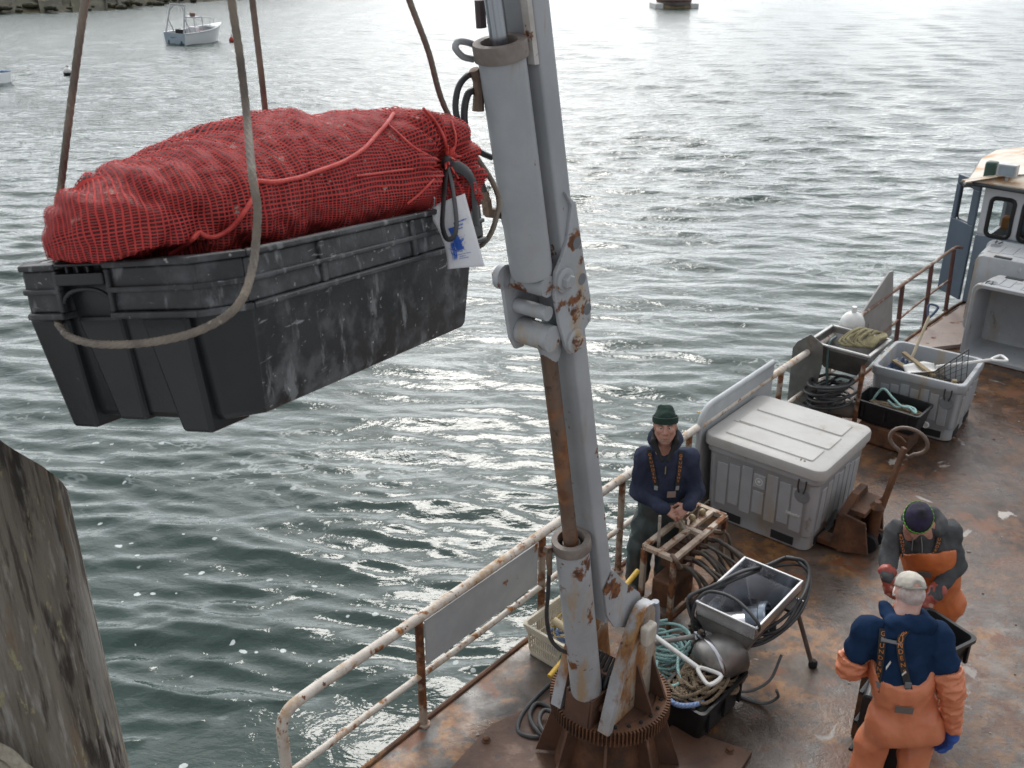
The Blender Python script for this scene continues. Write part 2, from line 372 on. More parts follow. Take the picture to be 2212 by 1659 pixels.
M_chrome = mat('worn chrome rod', (.42, .44, .47), (.32, .34, .37), scale=2, rough=.22, metal=.9, stretch=(1, 1, .2))
M_rodr = mat('rusted rod', (.20, .15, .12), (.13, .08, .055), scale=3, rough=.38, metal=.35, stretch=(1, 1, .35), layers=[(((.23, .1, .04), (.12, .05, .025)), .45, .15, 3, .7), ((.06, .03, .02), .6, .1, 7, .6)], bump=.15)
M_hose = mat('black hose rubber', (.022, .023, .026), (.045, .045, .047), scale=12, rough=.5, layers=[((.16, .1, .06), .66, .06, 20, .8)])
M_fit = mat('corroded fitting', (.12, .08, .06), (.2, .14, .1), scale=20, rough=.6, metal=.3, bump=.2)
M_wire = mat('weathered wire rope', (.20, .165, .13), (.105, .087, .072), scale=14, rough=.62, bump=.25, bscale=220, layers=[((.30, .26, .2), .6, .1, 40, .6)])
M_black = mat('black tote plastic', (.017, .018, .020), (.03, .031, .034), scale=6, rough=.42, layers=[((.085, .087, .092), .44, .22, 17, .7), ((.15, .155, .16), .57, .10, 30, .75, (1, 1, .3)), ((.22, .225, .23), .635, .04, 70, .8, (.18, .18, 1)), ((.30, .30, .295), .64, .05, 75, .8), ((.012, .012, .014), .64, .1, 7, .4)], bump=.12, bscale=60, spec=.4)
M_blackend = mat('black tote plastic darker end', (.009, .0095, .011), (.015, .016, .018), scale=6, rough=.38, layers=[((.03, .031, .034), .58, .2, 5, .6), ((.16, .16, .16), .72, .03, 30, .8)], bump=.08, bscale=60, spec=.4)  # darker black with fewer scuffs, for tote ends and crates
M_bin = mat('grey bin plastic', (.36, .375, .395), (.31, .325, .345), scale=2.5, rough=.5, layers=[((.33, .27, .20), .52, .16, 2.2, .6, (1, 1, .3)), ((.2, .17, .14), .62, .1, 7, .6, (1, 1, .5)), ((.5, .5, .49), .66, .04, 26, .6, (1, 1, .4))], bump=.06, seed=8)
M_lid = mat('pale lid plastic', (.40, .392, .38), (.355, .345, .33), scale=3, rough=.5, layers=[((.31, .27, .22), .55, .2, 3.5, .6), ((.25, .22, .18), .66, .06, 16, .6), ((.3, .25, .2), .74, .05, 12, .7)], bump=.05)
M_dark = mat('black parts and hole shade', (.012, .012, .013), rough=.8)  # black parts, and the shade inside openings put in as colour
M_recess_shade = mat('recess shade grey', (.20, .21, .225), rough=.6)  # darker bin grey, the shade of a recess put into the colour
M_stain = mat('brushed stainless', (.55, .55, .57), (.45, .45, .47), scale=3, rough=.26, metal=1, layers=[((.25, .23, .2), .62, .12, 6, .5)], bump=.03)
M_stainr = mat('dull stainless', (.30, .29, .28), (.2, .19, .18), scale=4, rough=.42, metal=.8, layers=[(((.16, .12, .09), (.1, .08, .06)), .55, .15, 4, .6)], bump=.05)
M_teal = mat('teal rope', (.30, .52, .50), (.42, .62, .60), scale=40, rough=.75, uvtwist=420)
M_hemp = mat('brown muddy rope', (.13, .095, .06), (.22, .165, .11), scale=20, rough=.9, uvtwist=300)
M_yrope = mat('yellow green rope', (.27, .24, .13), (.18, .155, .085), scale=20, rough=.85, uvtwist=260)
M_brope = mat('blue rope', (.16, .24, .44), (.24, .33, .52), scale=30, rough=.7, uvtwist=240)
M_yellow = mat('yellow pole', (.62, .40, .05), (.5, .3, .05), scale=9, rough=.5, layers=[((.2, .14, .08), .68, .05, 20, .8)])
M_cream = mat('cream basket plastic', (.64, .59, .48), (.56, .50, .39), scale=6, rough=.55, layers=[((.36, .25, .12), .62, .1, 6, .7)])
M_white = mat('white plastic', (.70, .70, .69), (.6, .59, .57), scale=6, rough=.45, layers=[((.42, .38, .32), .66, .1, 10, .7)])
M_wood = mat('old wood slat', (.32, .25, .15), (.2, .15, .09), scale=5, rough=.8, stretch=(1, 1, 1), bump=.2)
# ------------------------------------------------------------------ shore and things afloat
M_shore = mat('dark weedy shore', (.045, .042, .02), (.022, .022, .014), scale=.5, rough=.9, bump=.8, bscale=2, layers=[((.085, .07, .035), .55, .1, .8, .9), ((.09, .085, .07), .62, .06, 2.2, .9)])
def shore():
    line = [at(-900, 60, WZ), at(-420, 44, WZ), at(-150, 36, WZ), at(0, 31, WZ), at(90, 29, WZ), at(190, 25, WZ), at(260, 20, WZ), at(330, 12, WZ), at(420, 5, WZ), at(520, -3, WZ), at(640, -22, WZ), at(800, -48, WZ), at(1000, -75, WZ)]
    line = smooth_path(line, 6); g = random.Random(3); rows = []
    for k in range(9):
        row = []
        for i, p in enumerate(line):
            back = V((-.35, 1, 0)).normalized(); q = p + back * (k * 2.6 - .6) + V((g.uniform(-.7, .7), g.uniform(-.7, .7), 0)) * (k > 0)
            q.z = WZ - .25 + (k * 2.6) * .36 - .01 * k * k + g.uniform(-.22, .3) * (k > 0); row.append(q)
        rows.append(row)
    m = MB(); m.loft(rows, closed=False); o = m.build('shore', M_shore, smooth=False); tag(o, kind='structure')
    rocks = MB()
    for i in range(70):
        p = line[g.randrange(0, len(line) - 12)] + V((g.uniform(-1, 1), g.uniform(-.4, 2.4), 0)); r_ = g.uniform(.12, .45)
        rocks.ball((p.x, p.y, WZ + .1 + g.uniform(0, .5)), (r_ * g.uniform(.8, 1.8), r_, r_ * .6), 7, 5)
    tag(rocks.build('shore_rocks', M_shore, smooth=False), kind='stuff')
shore()

M_hullw = mat('white boat hull', (.80, .82, .83), (.74, .76, .78), scale=.7, rough=.35)
M_transom = mat('blue grey transom', (.36, .43, .50), (.32, .39, .46), scale=1, rough=.4)
M_boot = mat('dark boot stripe', (.05, .09, .11), rough=.5)
M_tube = mat('grey alloy tube', (.50, .50, .53), rough=.4)
M_red = mat('red plastic', (.42, .04, .03), (.33, .03, .025), scale=4, rough=.5)
M_glassd = mat('dark glass', (.05, .06, .065), rough=.08, spec=.8)
def hull_rings(L_, Wd, fb, sheer, rake=.7):
    rings = []
    for i in range(13):
        u = i / 12; x = L_ * u; wv = Wd / 2 * (1 if u < .45 else max(.02, 1 - ((u - .45) / .55) ** 2.1)); zt = fb + sheer * u * u
        rings.append([(x - .05, -wv * .82, -.35), (x, -wv * .9, .0), (x + rake * u * .5, -wv * .96, zt * .5), (x + rake * u, -wv, zt), (x + rake * u, wv, zt), (x + rake * u * .5, wv * .96, zt * .5), (x, wv * .9, 0), (x - .05, wv * .82, -.35)])
    return rings
def lobster_boat():
    p0 = at(347, 100, WZ); p1 = at(399, 98, WZ); wd = 2.9
    yaw = math.atan2((p1 - p0).y, (p1 - p0).x) + R(90)            # transom faces us, bow away to the right
    yaw = R(52); c = (at(402, 98, WZ))
    root = thing('lobster_boat', 'small white open workboat with grey stern gantry moored out on the water', 'boat', c)
    T = Matrix.Translation(c) @ Matrix.Rotation(yaw, 4, 'Z') @ Matrix.Diagonal((.5, .72, .66, 1)) @ Matrix.Translation((0, wd / 2, 0))
    m = MB(T); Rg = hull_rings(6.0, wd, .95, .55, .8)
    m.loft([[r_[k] for k in (3, 2, 1, 0, 7, 6, 5, 4)] for r_ in Rg], closed=False); m.build('hull', M_hullw, root, sharp=60)
    m = MB(T); m.prism([Rg[0][k] for k in range(8)], (-.04, 0, 0)); tr = m.build('transom', M_transom, root, smooth=False)
    m = MB(T); m.box((-.055, -1.3, -.02), (-.041, 1.3, .13)); m.build('boot_stripe', M_boot, tr, smooth=False)
    m = MB(T)
    for k in range(11): m.box((-.05, -.75 + k * .115, .5), (-.042, -.75 + k * .115 + .07, .62))
    m.build('name_lettering', M_boot, tr, smooth=False)
    for y in (-.95, .8): m = MB(T); m.box((-.14, y - .06, .02), (-.045, y + .06, .32)); m.build('trim_bracket', M_boot, tr, smooth=False)
    m = MB(T); m.prism([(x, y, .32) for x, y in [(0, -1.3), (3.2, -1.3), (3.2, 1.3), (0, 1.3)]], (0, 0, -.03)); m.build('cockpit_floor', mat('grey sole', (.3, .29, .3), rough=.7), root, smooth=False)
    m = MB(T); m.loft([[(4.0 + .8 * 4 / 6, -1.12, 1.2), (4.0 + .53, 0, 1.36), (4.53, 1.12, 1.2)], [(5.3, -.85, 1.3), (5.4, 0, 1.44), (5.3, .85, 1.3)], [(6.6, -.1, 1.47), (6.65, 0, 1.5), (6.6, .1, 1.47)]], closed=False); m.build('foredeck', M_hullw, root, sharp=60, solid=.05)
    m = MB(T); m.tube([V(r_[3]) for r_ in Rg] + [V(r_[4]) for r_ in reversed(Rg)], .055, 6); m.build('gunwale', M_hullw, root)
    ga = MB(T)
    for y in (-1.25, 1.25): ga.bar((.1, y, .9), (1.0, y * .78, 3.35), .12, .1)
    ga.bar((1.0, -1.05, 3.3), (1.0, 1.05, 3.3), .14, .14); ga.bar((.75, -1.1, 2.7), (1.0, -.5, 3.25), .09, .09); ga.bar((.75, 1.1, 2.7), (1.0, .5, 3.25), .09, .09)
    for y in (-.3, .15): ga.bar((1.0, y, 3.25), (1.0, y, 2.75), .03, .03)
    ga.bar((.6, 1.15, 2.1), (1.2, 1.2, .95), .06, .06); ga.bar((.6, -1.15, 2.1), (1.2, -1.2, .95), .06, .06)
    ga.build('gantry', M_tube, root, smooth=False)
    m = MB(T)
    for x, y in ((2.4, -.6), (2.4, .6), (3.5, -.6), (3.5, .6)): m.bar((x, y, .3), (x + .05, y * .9, 2.2), .07, .07)
    m.box((2.3, -.7, 2.15), (3.3, .7, 2.23)); m.build('wheel_shelter', M_tube, root, smooth=False)
    m = MB(T); m.box((2.5, -.5, .3), (3.1, .5, 1.35)); m.build('console', M_hullw, root, bevel=.04)
    m = MB(T); m.box((2.6, -.35, 2.24), (2.95, .15, 2.55)); m.build('radar_box', mat('brown box', (.22, .12, .08), rough=.6), root, bevel=.03)
    m = MB(T); m.lathe([(.28, 0), (.3, .1), (.28, .65), (.25, .7)], 12, (3.0, -.85, .32)); m.build('red_barrel', M_red, root)
    m = MB(T); m.box((1.3, .1, .33), (1.75, 1.15, 1.15)); m.build('catch_box', M_dark, root, bevel=.03)
    m = MB(T); m.box((.5, -.6, .33), (1.0, .65, .75)); m.build('gear_box', M_red, root, bevel=.03)
    m = MB(T)
    for x, y in ((4.2, -.95), (4.2, .95), (5.0, -.75), (5.0, .75)): m.bar((x, y, 1.2), (x, y, 2.0), .035, .035)
    m.bar((4.2, -.95, 2.0), (5.0, -.75, 2.0), .035, .035); m.bar((4.2, .95, 2.0), (5.0, .75, 2.0), .035, .035); m.bar((5, -.75, 2.0), (5, .75, 2.0), .035, .035)
    m.build('bow_rail', M_tube, root, smooth=False)
lobster_boat()
def skiff():
    c = at(-34, 179, WZ); root = thing('skiff', 'small white skiff with a blue rim cut by the left edge of the picture', 'boat', c)
    T = Matrix.Translation(c) @ Matrix.Rotation(R(168), 4, 'Z') @ Matrix.Translation((-.9, 0, 0)); Rg = hull_rings(2.6, 1.3, .42, .12, .3)
    m = MB(T); m.loft([[r_[k] for k in (3, 2, 1, 0, 7, 6, 5, 4)] for r_ in Rg], closed=False); m.prism([Rg[0][k] for k in range(8)], (-.03, 0, 0)); m.build('hull', M_hullw, root, sharp=60)
    m = MB(T); m.tube([V(r_[3]) for r_ in Rg] + [V(r_[4]) for r_ in reversed(Rg)], .05, 6); m.build('rim', mat('blue rim', (.12, .22, .4), rough=.5), root)
    m = MB(T); m.box((.9, -.6, .25), (1.15, .6, .3)); m.build('thwart', M_wood, root, smooth=False)
skiff()
def buoys():
    c = at(148, 161, WZ); root = thing('mooring_buoy', 'round white mooring buoy with a dark lower side, floating left of the tote ropes', 'buoy', c)
    m = MB(Matrix.Translation(c)); m.ball((0, 0, .12), .2, 14, 10); m.build('float', M_white, root)
    m = MB(Matrix.Translation(c)); m.lathe([(.10, -.15), (.19, -.04), (.208, .05), (.207, .1)], 14); m.build('dark_band', M_dark, root)  # near-black band round the lower side of the float
    m = MB(Matrix.Translation(c)); m.tube(smooth_path([(0, .02, .31), (.05, 0, .37), (0, -.02, .42), (-.05, 0, .37), (0, .02, .31)], 4), .015, 6); m.build('ring', M_fit, root)
    c = at(501, 90, WZ); m = MB(Matrix.Translation(c)); m.lathe([(.03, -.1), (.16, 0), (.17, .12), (.09, .24), (.03, .3), (.02, .45)], 12)
    o = m.build('lobster_buoy', M_red, None, loc=c); tag(o, 'tiny red pot buoy floating right of the far white boat', 'buoy')
    c = at(1521, 890, WZ); m = MB(); d = V((.9, .35, 0)).normalized(); m.tube([c - d * .1, c, c + d * .1 + V((0, 0, .02))], [.02, .022, .016], 7)
    tag(m.build('floating_stick', M_yellow, None, loc=c), 'short yellow stick adrift on the water beyond the rail', 'stick')
buoys()
def raft():
    c = at(1455, 16, WZ); root = thing('float_raft', 'low pale float with a dark round tank on it, cut by the top edge', 'raft', c)
    T = Matrix.Translation(c) @ Matrix.Rotation(R(4), 4, 'Z')
    for x in (-1.55, 1.55):
        m = MB(T); m.box((x - .35, -1.4, -.1), (x + .35, 1.4, .42)); m.build('pontoon', M_white, root, bevel=.08)
    m = MB(T); m.box((-1.85, -1.3, .0), (1.85, 1.3, .24)); m.build('deck_planks', M_wood, root, smooth=False)
    m = MB(T); m.lathe([(1.5, .25), (1.52, .3), (1.5, 1.9), (1.4, 2.0)], 28); tk = m.build('tank', mat('dark tank side', (.12, .1, .1), (.2, .18, .17), scale=.8, rough=.6), root)
    m = MB(T); m.lathe([(1.53, .5), (1.55, .52), (1.55, .62), (1.53, .64)], 28, cap=False); m.build('hoop', M_rustd, tk)
raft()

# ------------------------------------------------------------------ quay piling in the left foreground
def piling():
    base = V((-.93, 1.40, WZ - 2)); top = V((-.925, 1.40, 4.47)); ax = (top - base).normalized(); n = 128; g = random.Random(5)
    root = thing('wooden_piling', 'weathered grey timber piling with rust streaks at the left edge', 'piling', V((base.x, base.y, WZ)))
    wv = [(g.uniform(0, 6.28), k, g.uniform(.001, .0032)) for k in range(2, 15)]; rings = []
    u = V((1, 0, 0)); v = ax.cross(u); u = v.cross(ax)
    cracks = [(g.uniform(0, 6.28), g.uniform(.02, .045), g.uniform(.006, .014), g.uniform(0, 6)) for _ in range(16)]
    hs_ = [-2 + i * .5 for i in range(9)] + [2.3 + i * .057 for i in range(43)]
    for z in hs_:
        z = min(z, 4.66); ring = []
        for j in range(n):
            a = 2 * math.pi * j / n; rad = .192 - .0045 * (z + 1) + sum(q * math.sin(k * a + p + .25 * math.sin(z * 1.7 + p)) for p, k, q in wv)
            for ca, cw, cdp, cp in cracks:
                d = abs((a - ca - .05 * math.sin(z * 2 + cp) + math.pi) % (2 * math.pi) - math.pi); rad -= cdp * max(0, 1 - d / cw) * (math.sin(z * 2.3 + cp) > -.35)
            p = base + ax * (z - base.z) + u * (rad * math.cos(a)) + v * (rad * math.sin(a))
            lim = 4.585 - 1.12 * (p.y - 1.255) - .5 * max(0, p.x + .80) - 2.5 * max(0, p.x + .80) ** 2 + .003 * math.sin(a * 7 + 1)          # weathered, rounded-off head
            if p.z > lim: p = p + ax * (lim - p.z)
            ring.append(p)
        rings.append(ring)
    m = MB(); m.loft(rings, cap1=True)
    wm = mat('weathered piling wood', (.18, .155, .125), (.10, .082, .064), scale=5, rough=.85, stretch=(3, 3, .28), detail=10, bump=1.0, bscale=45,
             layers=[((.25, .232, .208), .50, .16, 6, .85, (1.6, 1.6, .24)), ((.27, .25, .225), .52, .12, 60, .85, (1, 1, .11)), ((.055, .045, .036), .55, .09, 42, .85, (1, 1, .09)), ((.028, .021, .016), .53, .08, 6, .85, (2.2, 2.2, .4)), ((.16, .115, .075), .56, .1, 8, .85, (1.5, 1.5, .5)), (((.30, .11, .025), (.15, .06, .025)), .66, .06, 5, .85, (2.4, 2.4, .32)), ((.26, .235, .14), .62, .05, 34, .9, (1.5, 1.5, .5)), ((.055, .06, .025), .63, .1, 3.2, .9, (2, 2, .3))])
    m.build('timber', wm, root, sharp=70)
    def onpile(px, py, r_=.208):
        d = ray(px, py); ox, oy = .928, -1.40; qa = d.x ** 2 + d.y ** 2; qb = 2 * (d.x * ox + d.y * oy); qc = ox * ox + oy * oy - r_ * r_; k = (-qb - math.sqrt(max(0, qb * qb - 4 * qa * qc))) / (2 * qa); return d * k + V((0, 0, CAM_H))
    m = MB(); c = onpile(0, 1622)
    for k in range(2): m.tube(resample(smooth_path([onpile(-200, 1555 + 30 * k), onpile(-100, 1578 + 32 * k), onpile(0, 1622 + 34 * k), onpile(50, 1660 + 36 * k), onpile(90, 1705 + 38 * k), onpile(110, 1780 + 40 * k), onpile(112, 1900 + 40 * k)], 8), .006), .0105, 14, lobes=3, la=.3)
    tag(m.build('mooring_rope', mat('pale grey rope', (.34, .31, .25), (.24, .21, .16), scale=60, rough=.85, bump=.3, bscale=250), None, loc=c), 'pale twisted rope wound round the foreground timber piling', 'rope')
piling()
# ------------------------------------------------------------------ the work boat: deck, hull, rails, wheelhouse
def deck_mat():
    m = bpy.data.materials.new('wet rusty deck'); m.use_nodes = True; nt = m.node_tree; N = nt.nodes; L = nt.links; b = N['Principled BSDF']
    tc = N.new('ShaderNodeTexCoord')
    def noise(sc, det=8, off=0, ds=0, ro=.6):
        q = N.new('ShaderNodeMapping'); q.inputs['Location'].default_value = (off, off * .6, off * .3); L.new(tc.outputs['Object'], q.inputs[0])
        n = N.new('ShaderNodeTexNoise'); n.inputs['Scale'].default_value = sc; n.inputs['Detail'].default_value = det; n.inputs['Distortion'].default_value = ds; n.inputs['Roughness'].default_value = ro; L.new(q.outputs[0], n.inputs['Vector']); return n.outputs['Fac']
    def step(f, lo, hi):
        r_ = N.new('ShaderNodeMapRange'); r_.interpolation_type = 'SMOOTHSTEP'; r_.inputs[1].default_value = lo; r_.inputs[2].default_value = hi; L.new(f, r_.inputs[0]); return r_.outputs[0]
    def mix(f, a, c):
        x = N.new('ShaderNodeMix'); x.data_type = 'RGBA'; L.new(f, x.inputs['Factor'])
        for k, v in (('A', a), ('B', c)):
            if isinstance(v, tuple): x.inputs[k].default_value = c4(v)
            else: L.new(v, x.inputs[k])
        return x.outputs['Result']
    def mth(op, a, c):
        x = N.new('ShaderNodeMath'); x.operation = op
        for i, q in enumerate((a, c)):
            if isinstance(q, (int, float)): x.inputs[i].default_value = q
            else: L.new(q, x.inputs[i])
        return x.outputs[0]
    base = W(4, 2)
    big = noise(.7, 6, 5)
    def area(s_, t_, r0, r1, amt=1.6):              # a trodden or rusted stretch of deck with a ragged edge
        d = N.new('ShaderNodeVectorMath'); d.operation = 'DISTANCE'; L.new(tc.outputs['Object'], d.inputs[0]); d.inputs[1].default_value = tuple(W(s_, t_) - base)
        return step(mth('ADD', d.outputs['Value'], mth('MULTIPLY', mth('SUBTRACT', noise(1.3, 8, s_), .5), amt * 2)), r1, r0)
    fine = noise(9, 9, 2); mid = noise(2.2, 9, 7, .6)
    col = mix(step(mid, .40, .62), (.058, .040, .029), (.125, .088, .066)); rg = None
    col = mix(mth('MULTIPLY', area(2.2, 3.6, .7, 2.1), step(noise(2.6, 9, 13), .36, .56)), col, mix(step(fine, .38, .62), (.31, .275, .25), (.21, .18, .16)))
    col = mix(mth('MULTIPLY', area(-.3, 3.2, .5, 1.7), step(noise(2.6, 9, 19), .38, .56)), col, mix(step(fine, .38, .62), (.34, .30, .27), (.26, .215, .19)))
    col = mix(mth('MULTIPLY', area(-1.0, .5, .8, 1.7, .8), step(noise(3, 9, 23), .35, .6)), col, mix(step(fine, .38, .62), (.12, .115, .11), (.065, .06, .058)))
    och = mth('MULTIPLY', step(noise(1.5, 10, 31, .5), .45, .55), step(noise(11, 6, 4), .34, .52))
    col = mix(mth('MULTIPLY', och, .85), col, mix(step(fine, .4, .6), (.36, .17, .055), (.22, .095, .035)))
    col = mix(mth('MULTIPLY', mth('MULTIPLY', area(5.6, 2.6, 1.2, 3.4), .8), step(noise(3, 8, 3), .12, .42)), col, mix(step(fine, .4, .6), (.085, .036, .018), (.036, .02, .014)))
    col = mix(step(noise(3.4, 10, 41, .5), .55, .63), col, (.16, .06, .025))
    col = mix(step(noise(16, 6, 43), .64, .70), col, (.05, .032, .025))
    col = mix(step(noise(2.7, 8, 47, .8), .64, .68), col, (.44, .40, .37))
    wet = step(noise(.9, 7, 53, .3), .38, .56)
    col = mix(mth('MULTIPLY', wet, .5), col, (.045, .03, .022))
    x = N.new('ShaderNodeMix'); x.data_type = 'FLOAT'; L.new(wet, x.inputs['Factor']); L.new(mth('ADD', mth('MULTIPLY', fine, .35), .42), x.inputs['A']); L.new(mth('ADD', mth('MULTIPLY', mid, .3), .06), x.inputs['B'])
    L.new(x.outputs['Result'], b.inputs['Roughness']); L.new(col, b.inputs['Base Color'])
    bp = N.new('ShaderNodeBump'); bp.inputs['Strength'].default_value = .55; bp.inputs['Distance'].default_value = .012
    L.new(mth('ADD', mth('MULTIPLY', noise(7, 10, 61, .5, .7), 1.0), mth('MULTIPLY', noise(30, 6, 67), .35)), bp.inputs['Height']); L.new(bp.outputs[0], b.inputs['Normal'])
    return m
def work_boat():
    root = thing('work_boat', 'rusty flat-decked steel work boat with white pipe rails and a grey and white wheelhouse', 'boat', W(4, 2))
    edge = [(-4.2, 0), (8.6, 0), (10.2, .06), (11.6, .22), (13.2, .7), (14.6, 1.5), (15, 3.0), (14.6, 4.5), (13, 5.4), (10, 6), (-4.2, 6)]
    m = MB(BF); m.prism([(s, t, 0) for s, t in edge], (0, 0, -.03)); m.build('deck', deck_mat(), root, smooth=False)
    lo = [(s * .985, 3 + (t - 3) * .95, -1.6) for s, t in edge]
    m = MB(BF); m.loft([[(s, t + (.004 if t < 3 else -.004), -.034) for s, t in edge], lo], closed=True); m.build('hull', mat('hull side', (.14, .08, .06), (.09, .06, .05), scale=1, rough=.7, layers=[(RUST, .5, .1, 1.5, .9)]), root, smooth=False)
    m = MB(BF); pts = [(s, t + .012, .004) for s, t in edge[:5]]; m.tube(pts, .022, 8); m.build('deck_edge_bar', M_rustd, root)
    # rails
    def post(s, lean=0, h=.93, r=.03, mt=None):
        m = MB(BF); m.tube([(s, .03, 0), (s, .03 - lean, h)], r, 12); m.lathe([(r + .022, 0), (r + .018, .012), (r, .02)], 12, (s, .03, 0)); m.build('rail_post', mt or M_post, root)
    m = MB(BF); top = smooth_path([(-2.3, .03, -.02), (-2.3, .03, .4), (-2.3, .03, .78)], 4)[:-1] + smooth_path([(-2.3, .03, .78), (-2.285, .03, .87), (-2.23, .03, .93), (-2.13, .03, .95)], 6)[:-1] + [V((s, .03, .95 + .004 * math.sin(s * 2))) for s in np.linspace(-2.0, 6.4, 50)]
    m.tube(top, .036, 14); m.build('handrail', M_rail, root)
    m = MB(BF); m.tube([V((s, .03, .45 + .004 * math.sin(s * 3))) for s in np.linspace(-2.27, 6.4, 40)], .024, 12); m.build('middle_rail', M_rail, root)
    for s in (-1.13, .22, 1.32, 2.42, 4.3, 5.6): post(s)
    far = mat('brown far rail', (.25, .16, .12), (.16, .09, .07), scale=6, rough=.8, layers=[((.40, .34, .30), .55, .08, 6, .8)])
    m = MB(BF); m.tube(smooth_path([(6.4, .03, .95), (7.9, .0, .96), (9.0, -.02, .95), (10.0, -.03, .95), (10.25, .0, .9)], 6), .024, 10); m.build('handrail', far, root)
    m = MB(BF); m.tube(smooth_path([(7.3, .03, .45), (8.3, 0, .46), (9.3, -.02, .46), (9.95, -.02, .46)], 6), .016, 10); m.build('middle_rail', far, root)
    for s in (6.75, 7.92, 9.02, 9.95): post(s, .05, .95, .03, mat('dark red brown post', (.15, .07, .055), (.09, .045, .04), scale=9, rough=.8))
    # plates fixed along the rail
    m = MB(BF); m.prism([(-1.07, .03, .5), (.17, .03, .5), (.17, .03, .885), (-1.07, .03, .885)], (0, -.012, 0)); m.build('rail_panel', M_panel, root, smooth=False, bevel=.003)
    q = [(2.58, .03, .02), (4.05, .03, .02), (4.05, .03, 1.12)] + [(2.78 + .2 * math.cos(R(a)), .03, .93 + .19 * math.sin(R(a))) for a in range(90, 181, 15)]
    m = MB(BF); m.prism(q, (0, .025, 0)); m.build('side_plate', M_panel, root, smooth=False, bevel=.004)
    m = MB(BF); m.tube([(4.05, .04, 1.125), (2.78, .04, 1.125)] + [(2.78 + .2 * math.cos(R(a)), .04, .93 + .195 * math.sin(R(a))) for a in range(105, 181, 15)] + [(2.58, .04, .03)], .03, 10); m.build('plate_edging', M_panel, root)
    m = MB(BF); m.prism([(6.25, .0, .3), (7.7, .0, .3), (7.35, .0, 1.28), (7.2, .0, 1.3), (6.25, .0, .86)], (0, .02, 0)); m.build('side_plate', mat('dull grey plate', (.33, .32, .31), (.27, .26, .25), scale=3, rough=.6, layers=[(RUST, .66, .06, 6, .8)]), root, smooth=False)
    # bolted doubler plates round the crane foot
    m = MB(BF)
    for q in ([(-1.65, .52), (-.85, .42), (-.2, .62), (-.28, 2.0), (-1.75, 2.0)], ): m.prism([(s, t, .002) for s, t in q], (0, 0, .03))
    m.prism([(-1.9, 1.42, .002), (-.02, 1.42, .002), (.12, 1.98, .002), (-1.9, 2.15, .002)], (0, 0, .045)); m.build('doubler_plate', M_rustp, root, smooth=False, bevel=.004)
    for s, t, z in ((-1.47, .72, .032), (-.98, .5, .032), (-.3, .85, .032), (.02, 1.86, .047), (-.45, 1.9, .047), (-1.35, .62, .032), (-1.2, 1.92, .047)):
        m = MB(BF); m.lathe([(.034, 0), (.034, .006), (.026, .008), (.024, .028), (.012, .034)], 6, (s, t, z)); m.build('deck_bolt', M_rustd, root)
    # wheelhouse
    wm = mat('white wheelhouse paint', (.62, .63, .66), (.56, .57, .6), scale=2, rough=.4, layers=[((.45, .36, .26), .7, .06, 6, .7)])
    blue = mat('blue grey band', (.20, .25, .31), (.17, .215, .27), scale=2, rough=.4)
    s0, t0, t1, z0, z1 = 10.5, .1, 4.4, .02, 1.84
    def win_poly(tc, zc, w_, h, r=.07): return [(s0, tc + x, zc + y) for x, y in rr(0, 0, w_, h, r, 4)]
    m = MB(BF); wins = [(.38, 1.37), (.83, 1.37), (1.5, 1.37), (2.2, 1.37), (2.9, 1.37)]
    bw, bh = .34, .58                               # wall of strips with real window openings
    tt = [t0] + [x for tc, _ in wins for x in (tc - bw / 2, tc + bw / 2)] + [t1]
    m.box((s0, t0, 1.1), (s0 + .05, t1, 1.37 - bh / 2)); m.box((s0, t0, 1.37 + bh / 2), (s0 + .05, t1, z1))
    for i in range(0, len(tt), 2): m.box((s0, tt[i], 1.37 - bh / 2), (s0 + .05, tt[i + 1], 1.37 + bh / 2))
    m.box((s0 + .05, t0, .02), (s0 + 2.6, t0 + .05, .95)); m.box((s0 + 1.2, t0, .95), (s0 + 2.6, t0 + .05, z1)); m.box((s0 + .05, t1 - .05, .02), (s0 + 2.6, t1, z1)); m.box((s0 + 2.55, t0 + .05, .02), (s0 + 2.6, t1 - .05, 1.1))
    m.box((s0 + 2.55, t0 + .05, 1.6), (s0 + 2.6, t1 - .05, z1)); wall = m.build('wheelhouse_wall', wm, root, smooth=False)
    m = MB(BF); m.box((s0 - .012, t0 - .01, .02), (s0 + .04, t1, 1.07)); m.build('lower_wall', blue, root, smooth=False, bevel=.01)
    gl = bpy.data.materials.new('window glass'); gl.use_nodes = True; b = gl.node_tree.nodes['Principled BSDF']; b.inputs['Transmission Weight'].default_value = 1; b.inputs['Roughness'].default_value = .02; b.inputs['IOR'].default_value = 1.1; b.inputs['Base Color'].default_value = (.75, .8, .8, 1)
    for tc, zc in wins:
        m = MB(BF); p = smooth_path(win_poly(tc, zc, bw - .02, bh - .02), 1, True); m.tube(p, .032, 8, closed=True); fr_ = m.build('window', mat('black rubber seal', (.015, .015, .016), rough=.5), wall)
        m = MB(BF); m.prism([(s0 + .018, tc + x, zc + y) for x, y in rr(0, 0, bw, bh, .06, 4)], (.006, 0, 0)); m.build('pane', gl, fr_, smooth=False)
    m = MB(BF); m.box((s0 + .5, 1.0, .02), (s0 + .9, 3.6, 1.08)); m.build('console', mat('dark brown console', (.10, .085, .075), (.06, .05, .05), scale=3, rough=.7), root, smooth=False)  # console in two dark browns
    m = MB(BF); m.box((s0 + .52, t0 + .18, 1.08), (s0 + .75, t0 + .36, 1.26)); m.build('dash_box', mat('orange box', (.4, .16, .04), rough=.6), root, bevel=.02)
    m = MB(BF); m.box((s0 + .6, t0 + .42, 1.08), (s0 + .7, t0 + .5, 1.8)); m.build('pillar', blue, root, smooth=False)
